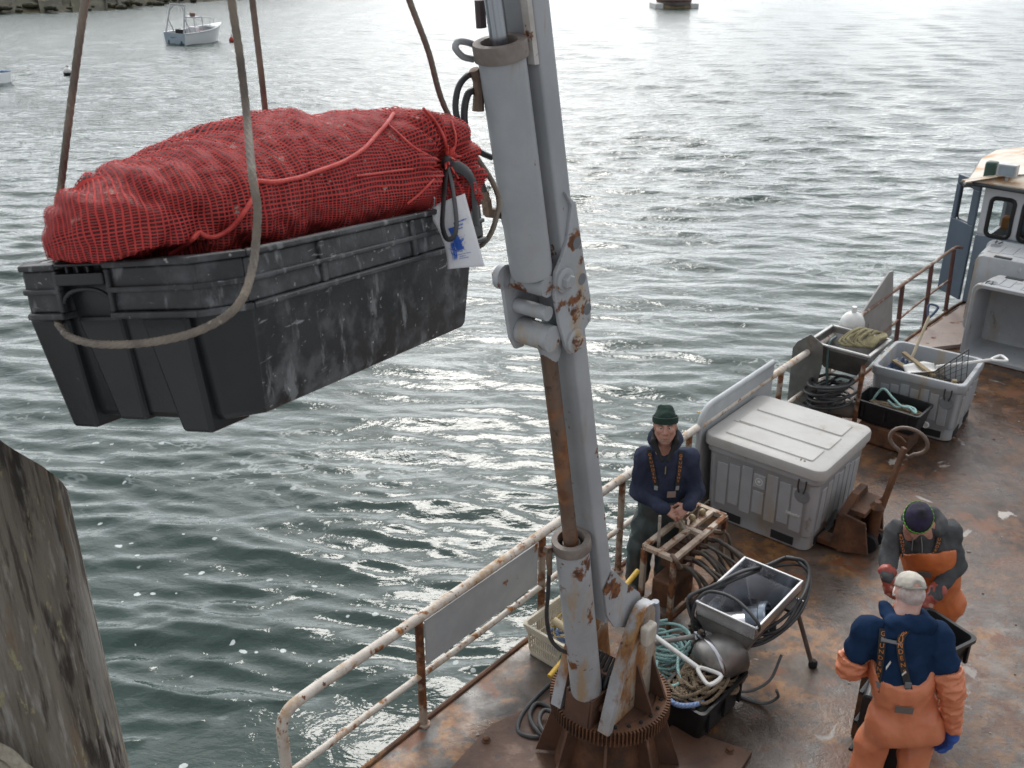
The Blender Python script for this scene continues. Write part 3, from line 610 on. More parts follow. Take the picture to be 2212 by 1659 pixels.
    roofp = [(s0 - .22, t0 + .1), (s0 - .3, t0 - .12), (s0 - .1, t0 - .22), (s0 + 2.9, t0 - .2), (s0 + 2.9, t1 + .2), (s0 - .3, t1 + .2)]
    roofm = mat('rusted cream roof', (.60, .55, .48), (.5, .44, .36), scale=2, rough=.55, layers=[((.48, .27, .13), .5, .14, 1.6, .7), (RUSTO, .66, .06, 5, .8)])
    cs, ct = s0 + 1.3, (t0 + t1) / 2; rp = smooth_path([(s, t, 0) for s, t in roofp], 4, True)
    m = MB(BF); m.loft([[(p.x, p.y, z1 + .004) for p in rp], [(p.x, p.y, z1 + .06) for p in rp], [(cs + (p.x - cs) * .8, ct + (p.y - ct) * .8, z1 + .17) for p in rp], [(cs + (p.x - cs) * .4, ct + (p.y - ct) * .4, z1 + .26) for p in rp]], cap0=True, cap1=True); rf = m.build('wheelhouse_roof', roofm, root, sharp=30)
    m = MB(BF); m.tube([(p.x, p.y, z1 + .012) for p in rp], .03, 8, closed=True); m.build('roof_edge', mat('dark roof edge', (.05, .055, .06), rough=.6), rf)
    for dt, ds in ((.28, -.02),):
        m = MB(BF); m.box((s0 - .2, t0 + dt - .13, z1 + .17), (s0 - .06, t0 + dt + .13, z1 + .34)); m.tube([(s0 - .1, t0 + dt, z1 + .03), (s0 - .1, t0 + dt, z1 + .18)], .025, 8); fl = m.build('floodlight', mat('grey lamp housing', (.5, .5, .5), rough=.4), root, bevel=.02)
        m = MB(BF); m.box((s0 - .204, t0 + dt - .105, z1 + .19), (s0 - .199, t0 + dt + .105, z1 + .32)); m.build('lens', mat('lamp glass', (.32, .38, .42), rough=.12), fl, smooth=False)
    m = MB(BF); m.box((s0 - .06, t0 - .06, z1 + .05), (s0 + .1, t0 + .1, z1 + .32)); m.build('speaker_box', mat('dark green box', (.03, .07, .055), rough=.5), rf, bevel=.03)
    # blue-grey door standing open
    c = W(s0 - .02, t0 - .03); dd = (A * .62 + B * -.78).normalized()
    T = lambda p: c + dd * p[0] + V((0, 0, p[2])) + V((-dd.y, dd.x, 0)) * p[1]
    m = MB(T); hw = .56; wz0, wz1 = 1.2, 1.72; o = rr(hw / 2, 1.14, hw, 2.2, .09, 4)
    m.box((0, 0, .04), (hw, .04, wz0)); m.box((0, 0, wz1), (hw, .04, 1.86)); m.box((0, 0, wz0), (.16, .04, wz1)); m.box((hw - .1, 0, wz0), (hw, .04, wz1)); dr = m.build('door', mat('dark blue grey door', (.085, .115, .155), (.075, .10, .135), scale=3, rough=.42), root, smooth=False, bevel=.012)
    m = MB(T); m.bar((.3, -.03, .98), (.53, -.03, .96), .03, .03, (0, 1, 0)); m.lathe([(.02, 0), (.02, .04)], 8, (.5, -.04, .96), (0, 1, 0)); m.build('handle', M_fit, dr)
    m = MB(T); m.tube([(x, -.004, z) for x, z in rr((hw + .06) / 2, (wz0 + wz1) / 2, hw - .26, wz1 - wz0, .06, 4)], .014, 6, closed=True); m.build('window_seal', MATS['black rubber seal'], dr)
    # raised side deck outboard of the house
    m = MB(BF); m.prism([(7.9, .16, .003), (8.7, .12, .003), (10.4, .2, .003), (11.6, .36, .003), (11.6, .6, .003), (8.6, .66, .003)], (0, 0, .05)); m.build('side_deck', mat('pinkish primer deck', (.34, .27, .24), (.26, .2, .18), scale=2, rough=.6, layers=[(RUST, .62, .06, 5, .8)]), root, smooth=False)
    return root
BOAT = work_boat()
# ------------------------------------------------------------------ deck crane (all in its own fore-and-aft plane t = TC)
TC = 1.24
def crane():
    rs, rz = -.57, .50
    root = thing('deck_crane', 'grey hydraulic crane with two cylinders standing on a rusty toothed turntable', 'crane', W(rs, TC))
    C3 = lambda s, t, z: W(s, TC + t, z)
    M0 = lambda p: W(rs + p[0], TC + p[1], p[2] + .065)
    # pedestal and gear ring
    m = MB(M0); m.lathe([(.36, -.02), (.31, .2), (.285, .34), (.29, .44), (.33, .455)], 40); ped = m.build('pedestal', M_rustd, root)
    for a in range(0, 360, 45):
        u = (math.cos(R(a + 12)), math.sin(R(a + 12)), 0); n = (-u[1] * .018, u[0] * .018, 0)
        m = MB(M0); m.prism([(u[0] * .27 - n[0] / 2, u[1] * .27 - n[1] / 2, .44), (u[0] * .36, u[1] * .36, .44), (u[0] * .49, u[1] * .49, -.01), (u[0] * .3, u[1] * .3, -.01)], n); m.build('gusset', M_rustp, ped, smooth=False)
    m = MB(M0); teeth = 96; out = []
    for i in range(teeth):
        for f, r_ in ((.0, .372), (.22, .372), (.34, .398), (.66, .398), (.78, .372)):
            a = 2 * math.pi * (i + f) / teeth; out.append((r_ * math.cos(a), r_ * math.sin(a)))
    top = [(x, y, .565) for x, y in out]; bot = [(x, y, .465) for x, y in out]; inn = [(.30 * x / math.hypot(x, y), .30 * y / math.hypot(x, y), .565) for x, y in out]; inn2 = [(x, y, .465) for x, y, _ in inn]
    m.loft([inn2, bot, top, inn, inn2]); rg = m.build('gear_ring', M_rustd, root, smooth=False)
    m = MB(M0); m.lathe([(.298, .52), (.298, .55), (.2, .556), (.02, .556)], 40); m.build('turntable', M_rustp, root)
    for i in range(24):
        a = 2 * math.pi * (i + .3) / 24; m = MB(M0); m.lathe([(.0125, .563), (.0125, .576), (.008, .58)], 6, (.335 * math.cos(a), .335 * math.sin(a), 0)); m.build('ring_bolt', M_dark, rg)
    # side plates (towers) that carry the boom pin
    prof = [(-.30, .56), (-.36, .57), (-.30, .76), (-.20, 1.06), (-.11, 1.235), (-.02, 1.34), (.07, 1.335), (.14, 1.245), (.16, 1.02), (.24, .56)]
    for sg in (-1, 1):
        m = MB(M0); m.prism([(s + .02, sg * .175, z) for s, z in prof], (0, sg * .025, 0)); tw = m.build('tower_plate', mat('rusty tower plate', (.40, .36, .31), (.30, .25, .2), scale=4, rough=.65, bump=.35, bscale=30, layers=[(((.32, .17, .065), (.2, .085, .03)), .44, .10, 3, .85, (1, 1, .45)), ((.11, .05, .025), .60, .06, 8, .85), ((.5, .47, .42), .64, .05, 5, .7)]), root, smooth=False, bevel=.004)
        m = MB(M0); m.loft([[(s + .02 - (.012 if i < 7 else 0), sg * .148, z), (s + .02 - (.012 if i < 7 else 0), sg * .225, z), (s + .055, sg * .225, z - .02), (s + .055, sg * .148, z - .02)] for i, (s, z) in enumerate(smooth_path([(s, 0, z) for s, z in prof[1:7]], 4) and [(p.x, p.z) for p in smooth_path([(s, 0, z) for s, z in prof[1:7]], 4)])], cap0=True, cap1=True); m.build('edge_flange', mat('tower edge rusted low', (.36, .37, .39), (.28, .27, .27), scale=3, rough=.6, bump=.4, layers=[(((.33, .18, .07), (.2, .085, .03)), .42, .1, 3, .85, (1, 1, .5)), (RUST, .62, .08, 7, .85)]), tw, sharp=60)
        for k, (s, ln) in enumerate(((-.02, .15), (.16, .13))):
            m = MB(M0); m.prism([(s, sg * .202, .56), (s, sg * (.2 + ln), .56), (s, sg * .202, .56 + ln * 2.3)], (.016, 0, 0)); m.build('gusset', M_rustp, tw, smooth=False)
        m = MB(M0); m.box((-.06, min(sg * .226, sg * .29), 1.105), (.05, max(sg * .226, sg * .29), 1.245)); m.build('pin_block', mat('chipped pale block', (.52, .48, .42), (.42, .38, .32), scale=8, rough=.7, layers=[(RUST, .62, .05, 10, .85)]), tw, bevel=.015)
    m = MB(M0); m.tube([(.01, -.24, 1.205), (.01, .24, 1.205)], .045, 14); m.build('pivot_pin', M_collar, root)
    m = MB(M0); m.box((-.16, -.15, .56), (.0, .15, .84)); m.build('cross_plate', M_rustp, root, smooth=False, bevel=.006)
    m = MB(M0); m.tube(smooth_path([(.04, .1, 1.2), (.12, .13, 1.3), (.19, .12, 1.2), (.16, .05, .9), (.12, .0, .65)], 6), .014, 8); m.build('tower_hose', M_hose, root)
    m = MB(M0); m.tube(smooth_path([(.22, .16, 1.24), (.23, .17, 1.11), (.22, .17, 1.0)], 4), .026, 10); m.build('hose_sleeve', mat('grey blue sleeve', (.25, .28, .33), rough=.5), root)
    # boom
    ab = V(onp(1308, 1330, TC + .10)); ae = V(onp(1152, 0, TC + .10)); ae = ab + (ae - ab) * 1.18; d = (ae - ab).normalized(); nrm = V((d.y, -d.x))        # nrm points forward
    def bp(k, off, t): q = ab + d * k + nrm * off; return W(q.x, TC + t, q.y)
    Lb = (ae - ab).length; m = MB()
    sec = rr(.055, 0, .11, .20, .016, 3)
    m.loft([[bp(k, x, y) for x, y in sec] for k in (-.07, 0, .5, 1, 1.5, 2, 2.5, 3, 3.5, 4, Lb)], cap0=True, cap1=True); m.build('boom', M_crane, root, sharp=50)
    for sg in (-1, 1):
        m = MB(); P = [(.22, -.002), (.3, .105), (.12, .2), (-.1, .34), (-.3, .36), (-.34, .26), (-.14, .05), (.0, -.003)]
        m.prism([bp(k, o, sg * .1025) for k, o in P], B * (.014 * sg)); m.build('boom_lug', M_craneR, root, smooth=False, bevel=.003)
    m = MB(); m.box_pts = None
    m.prism([bp(3.32, -.004, .06), bp(3.32, -.004, .096), bp(Lb, -.004, .096), bp(Lb, -.004, .06)], (W(-.03, 0) - W(0, 0))); m.build('edge_strip', mat('pale chipped strip', (.5, .48, .46), (.4, .37, .34), scale=8, rough=.6, layers=[(RUST, .56, .05, 9, .85)]), root, smooth=False)
    # elbow and outer boom run up out of the picture and back over the quay
    hook = V((-.42, 1.50, 7.2)); e0 = bp(Lb - .15, .07, 0)
    m = MB(); m.bar(e0, e0 + (hook + V((0, 0, .25)) - e0) * 1.04, .11, .13); m.build('outer_boom', M_crane, root, smooth=False)
    m = MB(); m.tube([e0 - B * .11, e0 + B * .11], .08, 14); m.build('elbow_pin', M_collar, root)
    m = MB(); m.tube([hook, V((-.42, 1.50, 5.93))], .01, 8); m.build('hoist_wire', M_wire, root); hook = V((-.42, 1.50, 5.78)); m = MB(); m.tube(smooth_path([hook + V((0, 0, .24)), hook + V((0, 0, .08)), hook + V((.05, 0, .0)), hook + V((0, 0, -.05)), hook + V((-.05, 0, -.01))], 6), .016, 8); m.build('hook', M_fit, root)
    # cylinders
    def cyl(bot, top, r, rodto, rr_, nm, mt, rod_m, base):
        a = W(bot[0], TC, bot[1]); b = W(top[0], TC, top[1]); ax = (b - a).normalized(); ln = (b - a).length; c = W(rodto[0], TC, rodto[1])
        m = MB(); m.lathe([(r * .8, 0), (r * .97, .012), (r, .03), (r, ln - .05)], 36, a, ax); body = m.build(nm, mt, root)
        m = MB(); m.lathe([(r, ln - .055), (r * 1.13, ln - .05), (r * 1.15, ln - .042), (r * 1.15, ln + .012), (r * 1.12, ln + .02), (r * .80, ln + .02), (r * .76, ln + .012), (r * .74, ln - .03), (rr_ * 1.25, ln - .035), (rr_ * 1.2, ln - .012), (rr_, ln - .012)], 36, a, ax, cap=False); m.build('collar', M_collar, body)
        m = MB(); m.lathe([(r * .76, ln - .001), (r * .745, ln - .028), (rr_ * 1.2, ln - .033)], 30, a, ax, cap=False); m.build('seal', M_dark, body)
        m = MB(); m.tube([a + ax * (ln - .2), b + (c - b) * .5, c], rr_, 24); m.build('piston_rod', rod_m, body)
        return body, a, ax
    up, ua, uax = cyl((-1.432, 3.73), (-1.652, 4.77), .100, (-1.80, 5.45), .039, 'upper_cylinder', M_crane, M_chrome, 0)
    lo, la, lax = cyl(onp(1267, 1494, TC), onp(1234, 1168, TC), .098, onp(1183, 752, TC), .042, 'lower_cylinder', M_craneR, M_rodr, 0)
    m = MB(); m.box_ = 0; fr_ = la - lax * .0
    for sg in (-1, 1): m.prism([W(-.94, TC + sg * .085, .62), W(-.64, TC + sg * .085, .62), W(-.72, TC + sg * .085, .83), W(-.92, TC + sg * .085, .84)], B * (.018 * sg))
    m.prism([W(-.95, TC - .085, .622), W(-.95, TC + .085, .622), W(-.925, TC + .085, .82), W(-.925, TC - .085, .82)], A * .02); m.build('cylinder_foot', M_rustp, root, smooth=False, bevel=.004)
    m = MB(); m.tube([W(-.82, TC - .13, .73), W(-.82, TC + .13, .73)], .03, 12); m.build('foot_pin', M_rustd, root)
    # link bracket between the cylinders
    R_ = [(1222, 415), (1236, 445), (1226, 520), (1215, 556), (1201, 590), (1199, 640), (1209, 700), (1222, 748), (1232, 766), (1248, 752), (1262, 715), (1277, 690), (1276, 640), (1262, 560), (1245, 440)]
    pl = [onp(x, y, TC + .118) for x, y in R_]
    for sg in (-1, 1):
        q = pl if sg > 0 else [onp(x, y, TC - .108) for x, y in [(1092, 572), (1083, 585), (1083, 615), (1092, 680), (1100, 730), (1112, 753), (1128, 748), (1150, 700), (1168, 640), (1130, 570)]]
        m = MB(); m.prism([W(s, TC + sg * (.098 if sg > 0 else .098), z) for s, z in q], B * (.02 * sg)); lp = m.build('link_plate', M_craneR, root, smooth=False, bevel=.004)
        for px, py in ((1218, 605), (1240, 735)) if sg > 0 else ((1086, 597),):
            s, z = onp(px, py, TC + .118 * sg); m = MB(); m.lathe([(.062, .098), (.062, .13), (.05, .135)], 18, W(s, TC, z), B * sg); m.lathe([(.036, .135), (.036, .158), (.028, .165)], 6, W(s, TC, z), B * sg); m.build('pin_cap', M_craneR, lp)
        if sg > 0:
            for px, py in ((1247, 525), (1258, 603), (1270, 668)):
                s, z = onp(px, py, TC + .12); m = MB(); m.lathe([(.0, .0005), (.024, .001), (.03, .0008)], 16, W(s, TC + .118, z), B, cap=False); m.build('hole_shade_disc', mat('shadowed hole paint', (.16, .17, .185), rough=.6), lp)  # discs on an uncut plate, hole shade painted in dark grey
    for (px, py), r_ in (((1150, 610), .052), ((1150, 668), .036), ((1160, 722), .066)):
        s, z = onp(px, py, TC); m = MB(); m.tube([W(s, TC - .096, z), W(s, TC + .096, z)], r_, 18); m.build('cross_tube', M_craneR, root)
    bk = [onp(x, y, TC) for x, y in ((1178, 600), (1190, 735))]; m = MB(); m.prism([W(bk[0][0] + .09, TC - .097, bk[0][1]), W(bk[0][0] + .09, TC + .097, bk[0][1]), W(bk[1][0] + .06, TC + .097, bk[1][1]), W(bk[1][0] + .06, TC - .097, bk[1][1])], A * .015); m.build('link_web', mat('dark link web', (.05, .042, .038), (.12, .07, .045), scale=9, rough=.8), root, smooth=False)  # dark plate added to close the gap behind the cross tubes
    s, z = onp(1184, 735, TC); m = MB(); m.lathe([(.062, -.0), (.064, .05), (.05, .12), (.044, .14)], 20, W(s - .0, TC, z + .03), -lax); m.build('rod_eye', M_craneR, root)
    # hoses and fittings beside the upper cylinder
    def hp(px, py, t=-.12): s, z = onp(px, py, TC + t); return W(s, TC + t, z)
    m = MB(); m.tube(smooth_path([hp(1022, 128), hp(1000, 122), hp(984, 104), hp(990, 90), hp(1012, 92), hp(1030, 100)], 6), .014, 10); m.build('steel_pipe', M_crane, root)
    m = MB(); m.tube(smooth_path([hp(1024, 160), hp(1008, 165), hp(990, 190), hp(984, 235), hp(996, 280), hp(1016, 312), hp(1040, 330), hp(1062, 340)], 6), .0135, 10); m.build('hydraulic_hose', M_hose, root)
    m = MB(); m.tube(smooth_path([hp(1022, 195), hp(1010, 205), hp(1003, 240), hp(1006, 285), hp(1020, 340), hp(1036, 385), hp(1046, 415)], 6), .0155, 10); m.build('hydraulic_hose', M_hose, root)
    m = MB(); m.tube([hp(1046, 412), hp(1050, 435)], .02, 8); m.tube([hp(1050, 430), hp(1054, 462)], .024, 6); m.tube([hp(1052, 458), hp(1084, 462)], .024, 8); m.build('hose_elbow', M_fit, root)
    m = MB(); m.tube([hp(1083, 445, -.1), hp(1090, 485, -.1)], .012, 6); m.build('port_bar', M_fit, root)
    m = MB(); m.tube([hp(1030, 160, -.1), hp(1034, 200, -.1), hp(1033, 240, -.1)], [.02, .022, .026], 8); m.tube([hp(1024, 150, -.1), hp(1034, 180, -.1)], .022, 8); m.build('valve_block', M_fit, root)
    m = MB(); m.tube([hp(1036, 0, -.12), hp(1040, 60, -.12)], .022, 8); m.build('hose_guard', mat('dark strip', (.07, .05, .05), rough=.7), root)
    m = MB(); m.tube([hp(1186, 1186, -.08), hp(1186, 1215, -.08), hp(1188, 1240, -.08)], [.02, .018, .014], 8); m.bar(hp(1178, 1188, -.08), hp(1200, 1184, -.08), .03, .03); m.build('hose_elbow', M_fit, root)
    m = MB(); m.tube(smooth_path([hp(1187, 1215, -.09), hp(1184, 1280, -.12), hp(1181, 1330, -.14), hp(1188, 1375, -.14), hp(1206, 1400, -.1), hp(1232, 1412, -.05)], 8), .013, 10); m.build('hydraulic_hose', M_hose, root)
    for k in range(5):
        o = k * .03 - .06; m = MB(M0); m.tube(smooth_path([(-.05, o, .9), (-.12 - .02 * k, o * 1.4, .78), (-.08, o * 1.2, .66), (.02, o, .58)], 6), .013, 8); m.build('base_hose', M_hose, root)
    return root
CRANE = crane()
# ------------------------------------------------------------------ hanging tote, mesh sack, tag, slings
def rotm(yaw, pi, ro): return Matrix.Rotation(yaw, 4, 'Z') @ Matrix.Rotation(pi, 4, 'Y') @ Matrix.Rotation(ro, 4, 'X')
TT = Matrix.Translation((-.5518, 1.2579, 4.7978)) @ rotm(1.1191, .127, -.1747); TI = TT.inverted()
TL, TW, TH, TR = .7629, .42, .2343, .0769
def onloc(px, py, ax, val):                        # where the sight line meets a plane of the tote's own frame
    o = TI @ V((0, 0, CAM_H)); d = TI.to_3x3() @ ray(px, py); k = (val - o[ax]) / d[ax]; return o + d * k
def make_tote(T, root, mats, L_=TL, W_=TW, H_=TH, band=TR, ins=.049, detail=True):
    mb, me_ = mats
    def ring(z, i, c=.05, ib=None):
        x0, x1, y = i, L_ - i, W_ / 2 - (i * .9 if ib is None else ib); c = max(.012, c - i * .2)
        return [(x0, -y + c, z), (x0 + c, -y, z), (x1 - c, -y, z), (x1, -y + c, z), (x1, y - c, z), (x1 - c, y, z), (x0 + c, y, z), (x0, y - c, z)]
    m = MB(T); rings = [ring(-H_ + .008, ins + .02), ring(-H_, ins + .008), ring(-H_ + .012, ins), ring(-band, .024), ring(-.002, .016), ring(-.002, .026), ring(-H_ + .015, ins + .012)]
    m.loft(rings, cap0=True, cap1=True); L0 = T.inverted() if not callable(T) else None
    for k, f in enumerate(m.f):
        if L0 is not None and all((L0 @ m.v[q]).x < .115 for q in f): m.mi[k] = 1
    body = m.build('tote_body', [mb, me_], root, sharp=30, bevel=.004)
    m = MB(T); hw = W_ / 2
    def ledge(z0, z1, out):
        A_ = ring(z0, -out, .05 + out); Bq = ring(z1, -out, .05 + out); C_ = ring(z0, .022, .05); D_ = ring(z1, .02, .05)
        n0, n1 = -.004, .088
        for a, b in ((1, 2), (2, 3), (3, 4), (4, 5), (5, 6), (6, 7)): m.add([A_[a], A_[b], Bq[b], Bq[a], C_[a], C_[b], D_[b], D_[a]], [(0, 1, 2, 3), (7, 6, 5, 4), (0, 4, 5, 1), (3, 2, 6, 7), (0, 3, 7, 4), (1, 5, 6, 2)])
        m.add([A_[0], A_[1], Bq[1], Bq[0], C_[0], C_[1], D_[1], D_[0]], [(0, 1, 2, 3), (7, 6, 5, 4), (0, 4, 5, 1), (3, 2, 6, 7), (0, 3, 7, 4), (1, 5, 6, 2)])
        for y0, y1 in ((A_[0][1], n0), (n1, A_[7][1])): m.box((-out, y0, z0), (.03, y1, z1))
        m.add([A_[7], A_[6], Bq[6], Bq[7], C_[7], C_[6], D_[6], D_[7]], [(0, 1, 2, 3), (7, 6, 5, 4), (0, 4, 5, 1), (3, 2, 6, 7), (0, 3, 7, 4), (1, 5, 6, 2)])
    if detail:
        ledge(-.009, 0, .001); ledge(-band * .5 - .004, -band * .5 + .004, .0005); ledge(-band - .001, -band + .008, .0015); ledge(-band + .0085, -.0095, -.007)
        for x in (.205, .455): m.box((x, -hw + .0002, -band + .0085), (x + .012, -hw + .03, -.0095)); m.box((x, hw - .03, -band + .0085), (x + .012, hw - .0002, -.0095))
        for y0, y1 in ((-.012, -.004), (.088, .096)): m.box((.0006, y0, -band + .0085), (.02, y1, -.0095))
    else: ledge(-band, 0, 0)
    m.build('rim_band', mb, body, smooth=False, bevel=.0025)
    m = MB(T); m.box((-.002, -.004, -.03), (.012, .088, -.014))
    for y in (.022, .042, .062): m.box((.0, y, -.014), (.011, y + .004, -.004))
    m.box((.0, -.004, -.0045), (.012, .088, -.0005))
    arch = [(.006, .042 + .046 * math.cos(R(a)), -.05 + .02 * math.sin(R(a)) - .006) for a in range(0, 181, 15)]; m.tube(arch, .0035, 6); m.build('handle', me_, body, smooth=False, bevel=.002)
    m = MB(T)
    def wx(z): return .024 + (ins - .024) * (-z - band) / (H_ - band)
    for y0, y1, ex in ((.105, .175, .014), (-.12, -.045, .014)):                      # feet running down the end wall
        z1 = -H_ - ex; m.add([(wx(-band) - .011, y0 - .004, -band), (wx(-band) - .011, y1 + .004, -band), (wx(-H_) - .011, y1 - .01, z1), (wx(-H_) - .011, y0 + .01, z1), (.1, y0, -band), (.1, y1, -band), (.12, y1 - .01, z1), (.12, y0 + .01, z1)], [(0, 1, 2, 3), (7, 6, 5, 4), (0, 4, 5, 1), (3, 2, 6, 7), (0, 3, 7, 4), (1, 5, 6, 2)])
    m.add([(wx(-band) - .006, -.002, -band), (wx(-band) - .006, .086, -band), (wx(-H_) - .006, .07, -H_ - .001), (wx(-H_) - .006, .015, -H_ - .001), (.1, -.002, -band), (.1, .086, -band), (.1, .07, -H_ - .001), (.1, .015, -H_ - .001)], [(0, 1, 2, 3), (7, 6, 5, 4), (0, 4, 5, 1), (3, 2, 6, 7), (0, 3, 7, 4), (1, 5, 6, 2)])
    m.build('end_rib', me_, body, smooth=False, bevel=.006)
    return body
t_root = thing('fish_tote', 'scuffed black plastic fish tote hanging in wire slings in the foreground', 'tote', TT @ V((0, 0, 0)))
make_tote(TT, t_root, (M_black, M_blackend))

from mathutils import noise as mn
def net_mat():
    m = bpy.data.materials.new('red netting'); m.use_nodes = True; nt = m.node_tree; N = nt.nodes; L = nt.links; b = N['Principled BSDF']
    uv = N.new('ShaderNodeUVMap'); sx = N.new('ShaderNodeSeparateXYZ'); L.new(uv.outputs[0], sx.inputs[0])
    def mth(op, a, c=None, d=None):
        x = N.new('ShaderNodeMath'); x.operation = op
        for i, q in enumerate((a, c, d)):
            if q is None: continue
            if isinstance(q, (int, float)): x.inputs[i].default_value = q
            else: L.new(q, x.inputs[i])
        return x.outputs[0]
    tc = N.new('ShaderNodeTexCoord'); nz = N.new('ShaderNodeTexNoise'); nz.inputs['Scale'].default_value = 9; nz.inputs['Detail'].default_value = 3; L.new(tc.outputs['Object'], nz.inputs['Vector'])
    dist = mth('MULTIPLY_ADD', nz.outputs['Fac'], .012, -.006)
    def thread(c, per, w_): return mth('LESS_THAN', mth('ABSOLUTE', mth('SUBTRACT', mth('FRACT', mth('DIVIDE', mth('ADD', c, dist), per)), .5)), w_)
    a = mth('MAXIMUM', thread(sx.outputs[0], .0062, .175), thread(sx.outputs[1], .0056, .125))
    nz2 = N.new('ShaderNodeTexNoise'); nz2.inputs['Scale'].default_value = 14; L.new(tc.outputs['Object'], nz2.inputs['Vector'])
    mx = N.new('ShaderNodeMix'); mx.data_type = 'RGBA'; L.new(nz2.outputs['Fac'], mx.inputs['Factor']); mx.inputs['A'].default_value = (.40, .036, .040, 1); mx.inputs['B'].default_value = (.50, .065, .055, 1)
    L.new(mx.outputs['Result'], b.inputs['Base Color']); b.inputs['Roughness'].default_value = .8; b.inputs['Specular IOR Level'].default_value = .15; L.new(a, b.inputs['Alpha'])
    return m
def sack():
    root = thing('mesh_sack', 'bulging red mesh sack of shellfish lying on top of the hanging black tote', 'sack', TT @ V((.3, 0, 0)))
    hts = [(-.03, .09), (.02, .116), (.13, .130), (.2, .151), (.285, .174), (.387, .187), (.47, .184), (.55, .180), (.63, .178), (.70, .187), (.77, .176), (.81, .15)]
    K = V((.60, -.228, .080))
    def ht(x):
        for (a, ha), (b, hb) in zip(hts, hts[1:]):
            if x <= b: t = (x - a) / (b - a); t = t * t * (3 - 2 * t); return ha + (hb - ha) * t
        return hts[-1][1]
    NU, NV = 300, 170; x0, x1 = 0, .73
    CL = smooth_path([(.035, .125, 0), (.10, .055, 0), (.20, .012, 0), (.34, -.004, 0), (.50, -.014, 0), (.63, -.026, 0), (.735, -.036, 0)], 50); CN = len(CL) - 1
    def surf(u, v, off=0):
        i = min(CN - 1, int(u * CN)); cp = CL[i].lerp(CL[i + 1], u * CN - i); tg = (CL[min(CN, i + 8)] - CL[max(0, i - 8)]).normalized(); la_ = V((-tg.y, tg.x, 0))
        x = u * .73; e0 = min(1, u / .20); e1 = min(1, (1 - u) / .12); e = math.sqrt(1 - (1 - e0) ** 2) * math.sqrt(1 - (1 - e1) ** 2)
        ph = 2 * math.pi * v; c, s = math.cos(ph), math.sin(ph)
        wy = .188 + .012 * math.sin(x * 9 + 1) + .016 * max(0, (x - .45) / .25); zc = .045
        up = ht(cp.x) - zc; dn = .085
        cc = math.copysign(abs(c) ** .8, c); ss = math.copysign(abs(s) ** .85, s)
        q_ = cp + la_ * (wy * cc * e ** .8); p = V((q_.x, q_.y, zc + (up if s > 0 else dn) * ss * e ** .9 - .03 * (1 - e) * (u < .3)))
        if p.x < .07: p.z = max(p.z, .010 + .006 * math.sin(p.y * 40))
        n = (tg * (.8 * ((1 - e1) - (1 - e0))) + la_ * c + V((0, 0, s * 1.2))).normalized()
        # gathered folds round the sack, knobbly shells, pinch at the knot
        fx = x + .03 * math.sin(ph * 1.5 + x * 6) + .012 * mn.noise(V((x * 7, ph * 1.3, 2)))
        amp = .0085 * min(1, max(.25, (.48 - x) / .2))
        f = amp * (abs(math.sin(fx * 98 + 1.2 * mn.noise(V((x * 5, ph, 7))))) ** 1.4 - .5) * (1 - .3 * abs(c))
        l = .004 * mn.noise(p * 8) + .003 * mn.noise(p * 26) + .0035 * mn.noise(p * 60)
        crease = -.013 * math.exp(-((x - .43 - .10 * c - .04 * s) / .028) ** 2) * (c < .2) - .012 * math.exp(-((x - .17 + .09 * s) / .02) ** 2) * (1 if c < -.3 else 0)
        q = p + n * (f + l + crease)
        dv = q - K; d = dv.length; th = math.atan2(dv.z, dv.x)
        g = math.exp(-(d / .11) ** 2)
        q += n * (.011 * math.sin(th * 11 + 5 * mn.noise(p * 6)) * g * (1 - math.exp(-(d / .02) ** 2)) - .035 * math.exp(-(d / .035) ** 2) * (c < 0) + .014 * math.exp(-((d - .085) / .04) ** 2) * (c < 0))
        return q + n * off
    def mk(name, off, mt, par):
        m = MB(TT); m.sheet(lambda u, v: surf(u, v, off), NU, NV, lambda u, v: (v * .94, u * .76)); return m, m.build(name, mt, par, sharp=180, recalc=False)
    cm = mat('shellfish in the sack', (.075, .012, .013), (.15, .026, .026), scale=34, detail=4, rough=.6, bump=.9, bscale=60, layers=[((.035, .012, .014), .56, .08, 22, .6), ((.30, .13, .12), .63, .06, 30, .7), ((.50, .44, .39), .62, .04, 30, .8), ((.05, .06, .045), .72, .05, 26, .8)])
    _, ct = mk('shellfish_load', -.0035, cm, root)
    m, nto = mk('netting', 0, net_mat(), root); nto.name = 'netting'
    bv = BVHTree.FromPolygons(m.v, m.f)
    def hit(px, py, lift=.005):
        d = ray(px, py).normalized(); h = bv.ray_cast(V((0, 0, CAM_H)), d)
        if h[0] is None: q = onloc(px, py, 1, -.215); return TT @ q
        return h[0] - d * lift
    cord = mat('red cord', (.58, .07, .055), (.48, .045, .04), scale=60, rough=.6, bump=.3, bscale=300)
    for pts, r_ in (([(366, 550), (392, 535), (415, 518), (430, 503), (448, 512), (470, 510), (500, 492), (525, 462), (545, 430), (554, 402), (551, 386)], .0034), ([(551, 390), (590, 393), (640, 385), (690, 368), (740, 350), (785, 322), (815, 290), (835, 268), (850, 246)], .0034), ([(960, 352), (900, 322), (865, 292), (838, 268)], .002), ([(962, 356), (880, 366), (820, 374), (770, 380)], .002), ([(965, 358), (930, 395), (905, 420), (880, 440)], .002), ([(966, 345), (960, 300), (940, 262), (915, 235)], .0026), ([(975, 345), (985, 300), (975, 260)], .002)):
        m = MB(); m.tube(smooth_path([hit(*p) for p in pts], 5), r_, 8); m.build('draw_cord', cord, root)
    k0 = hit(965, 350, .016)
    m = MB(); g = random.Random(4)
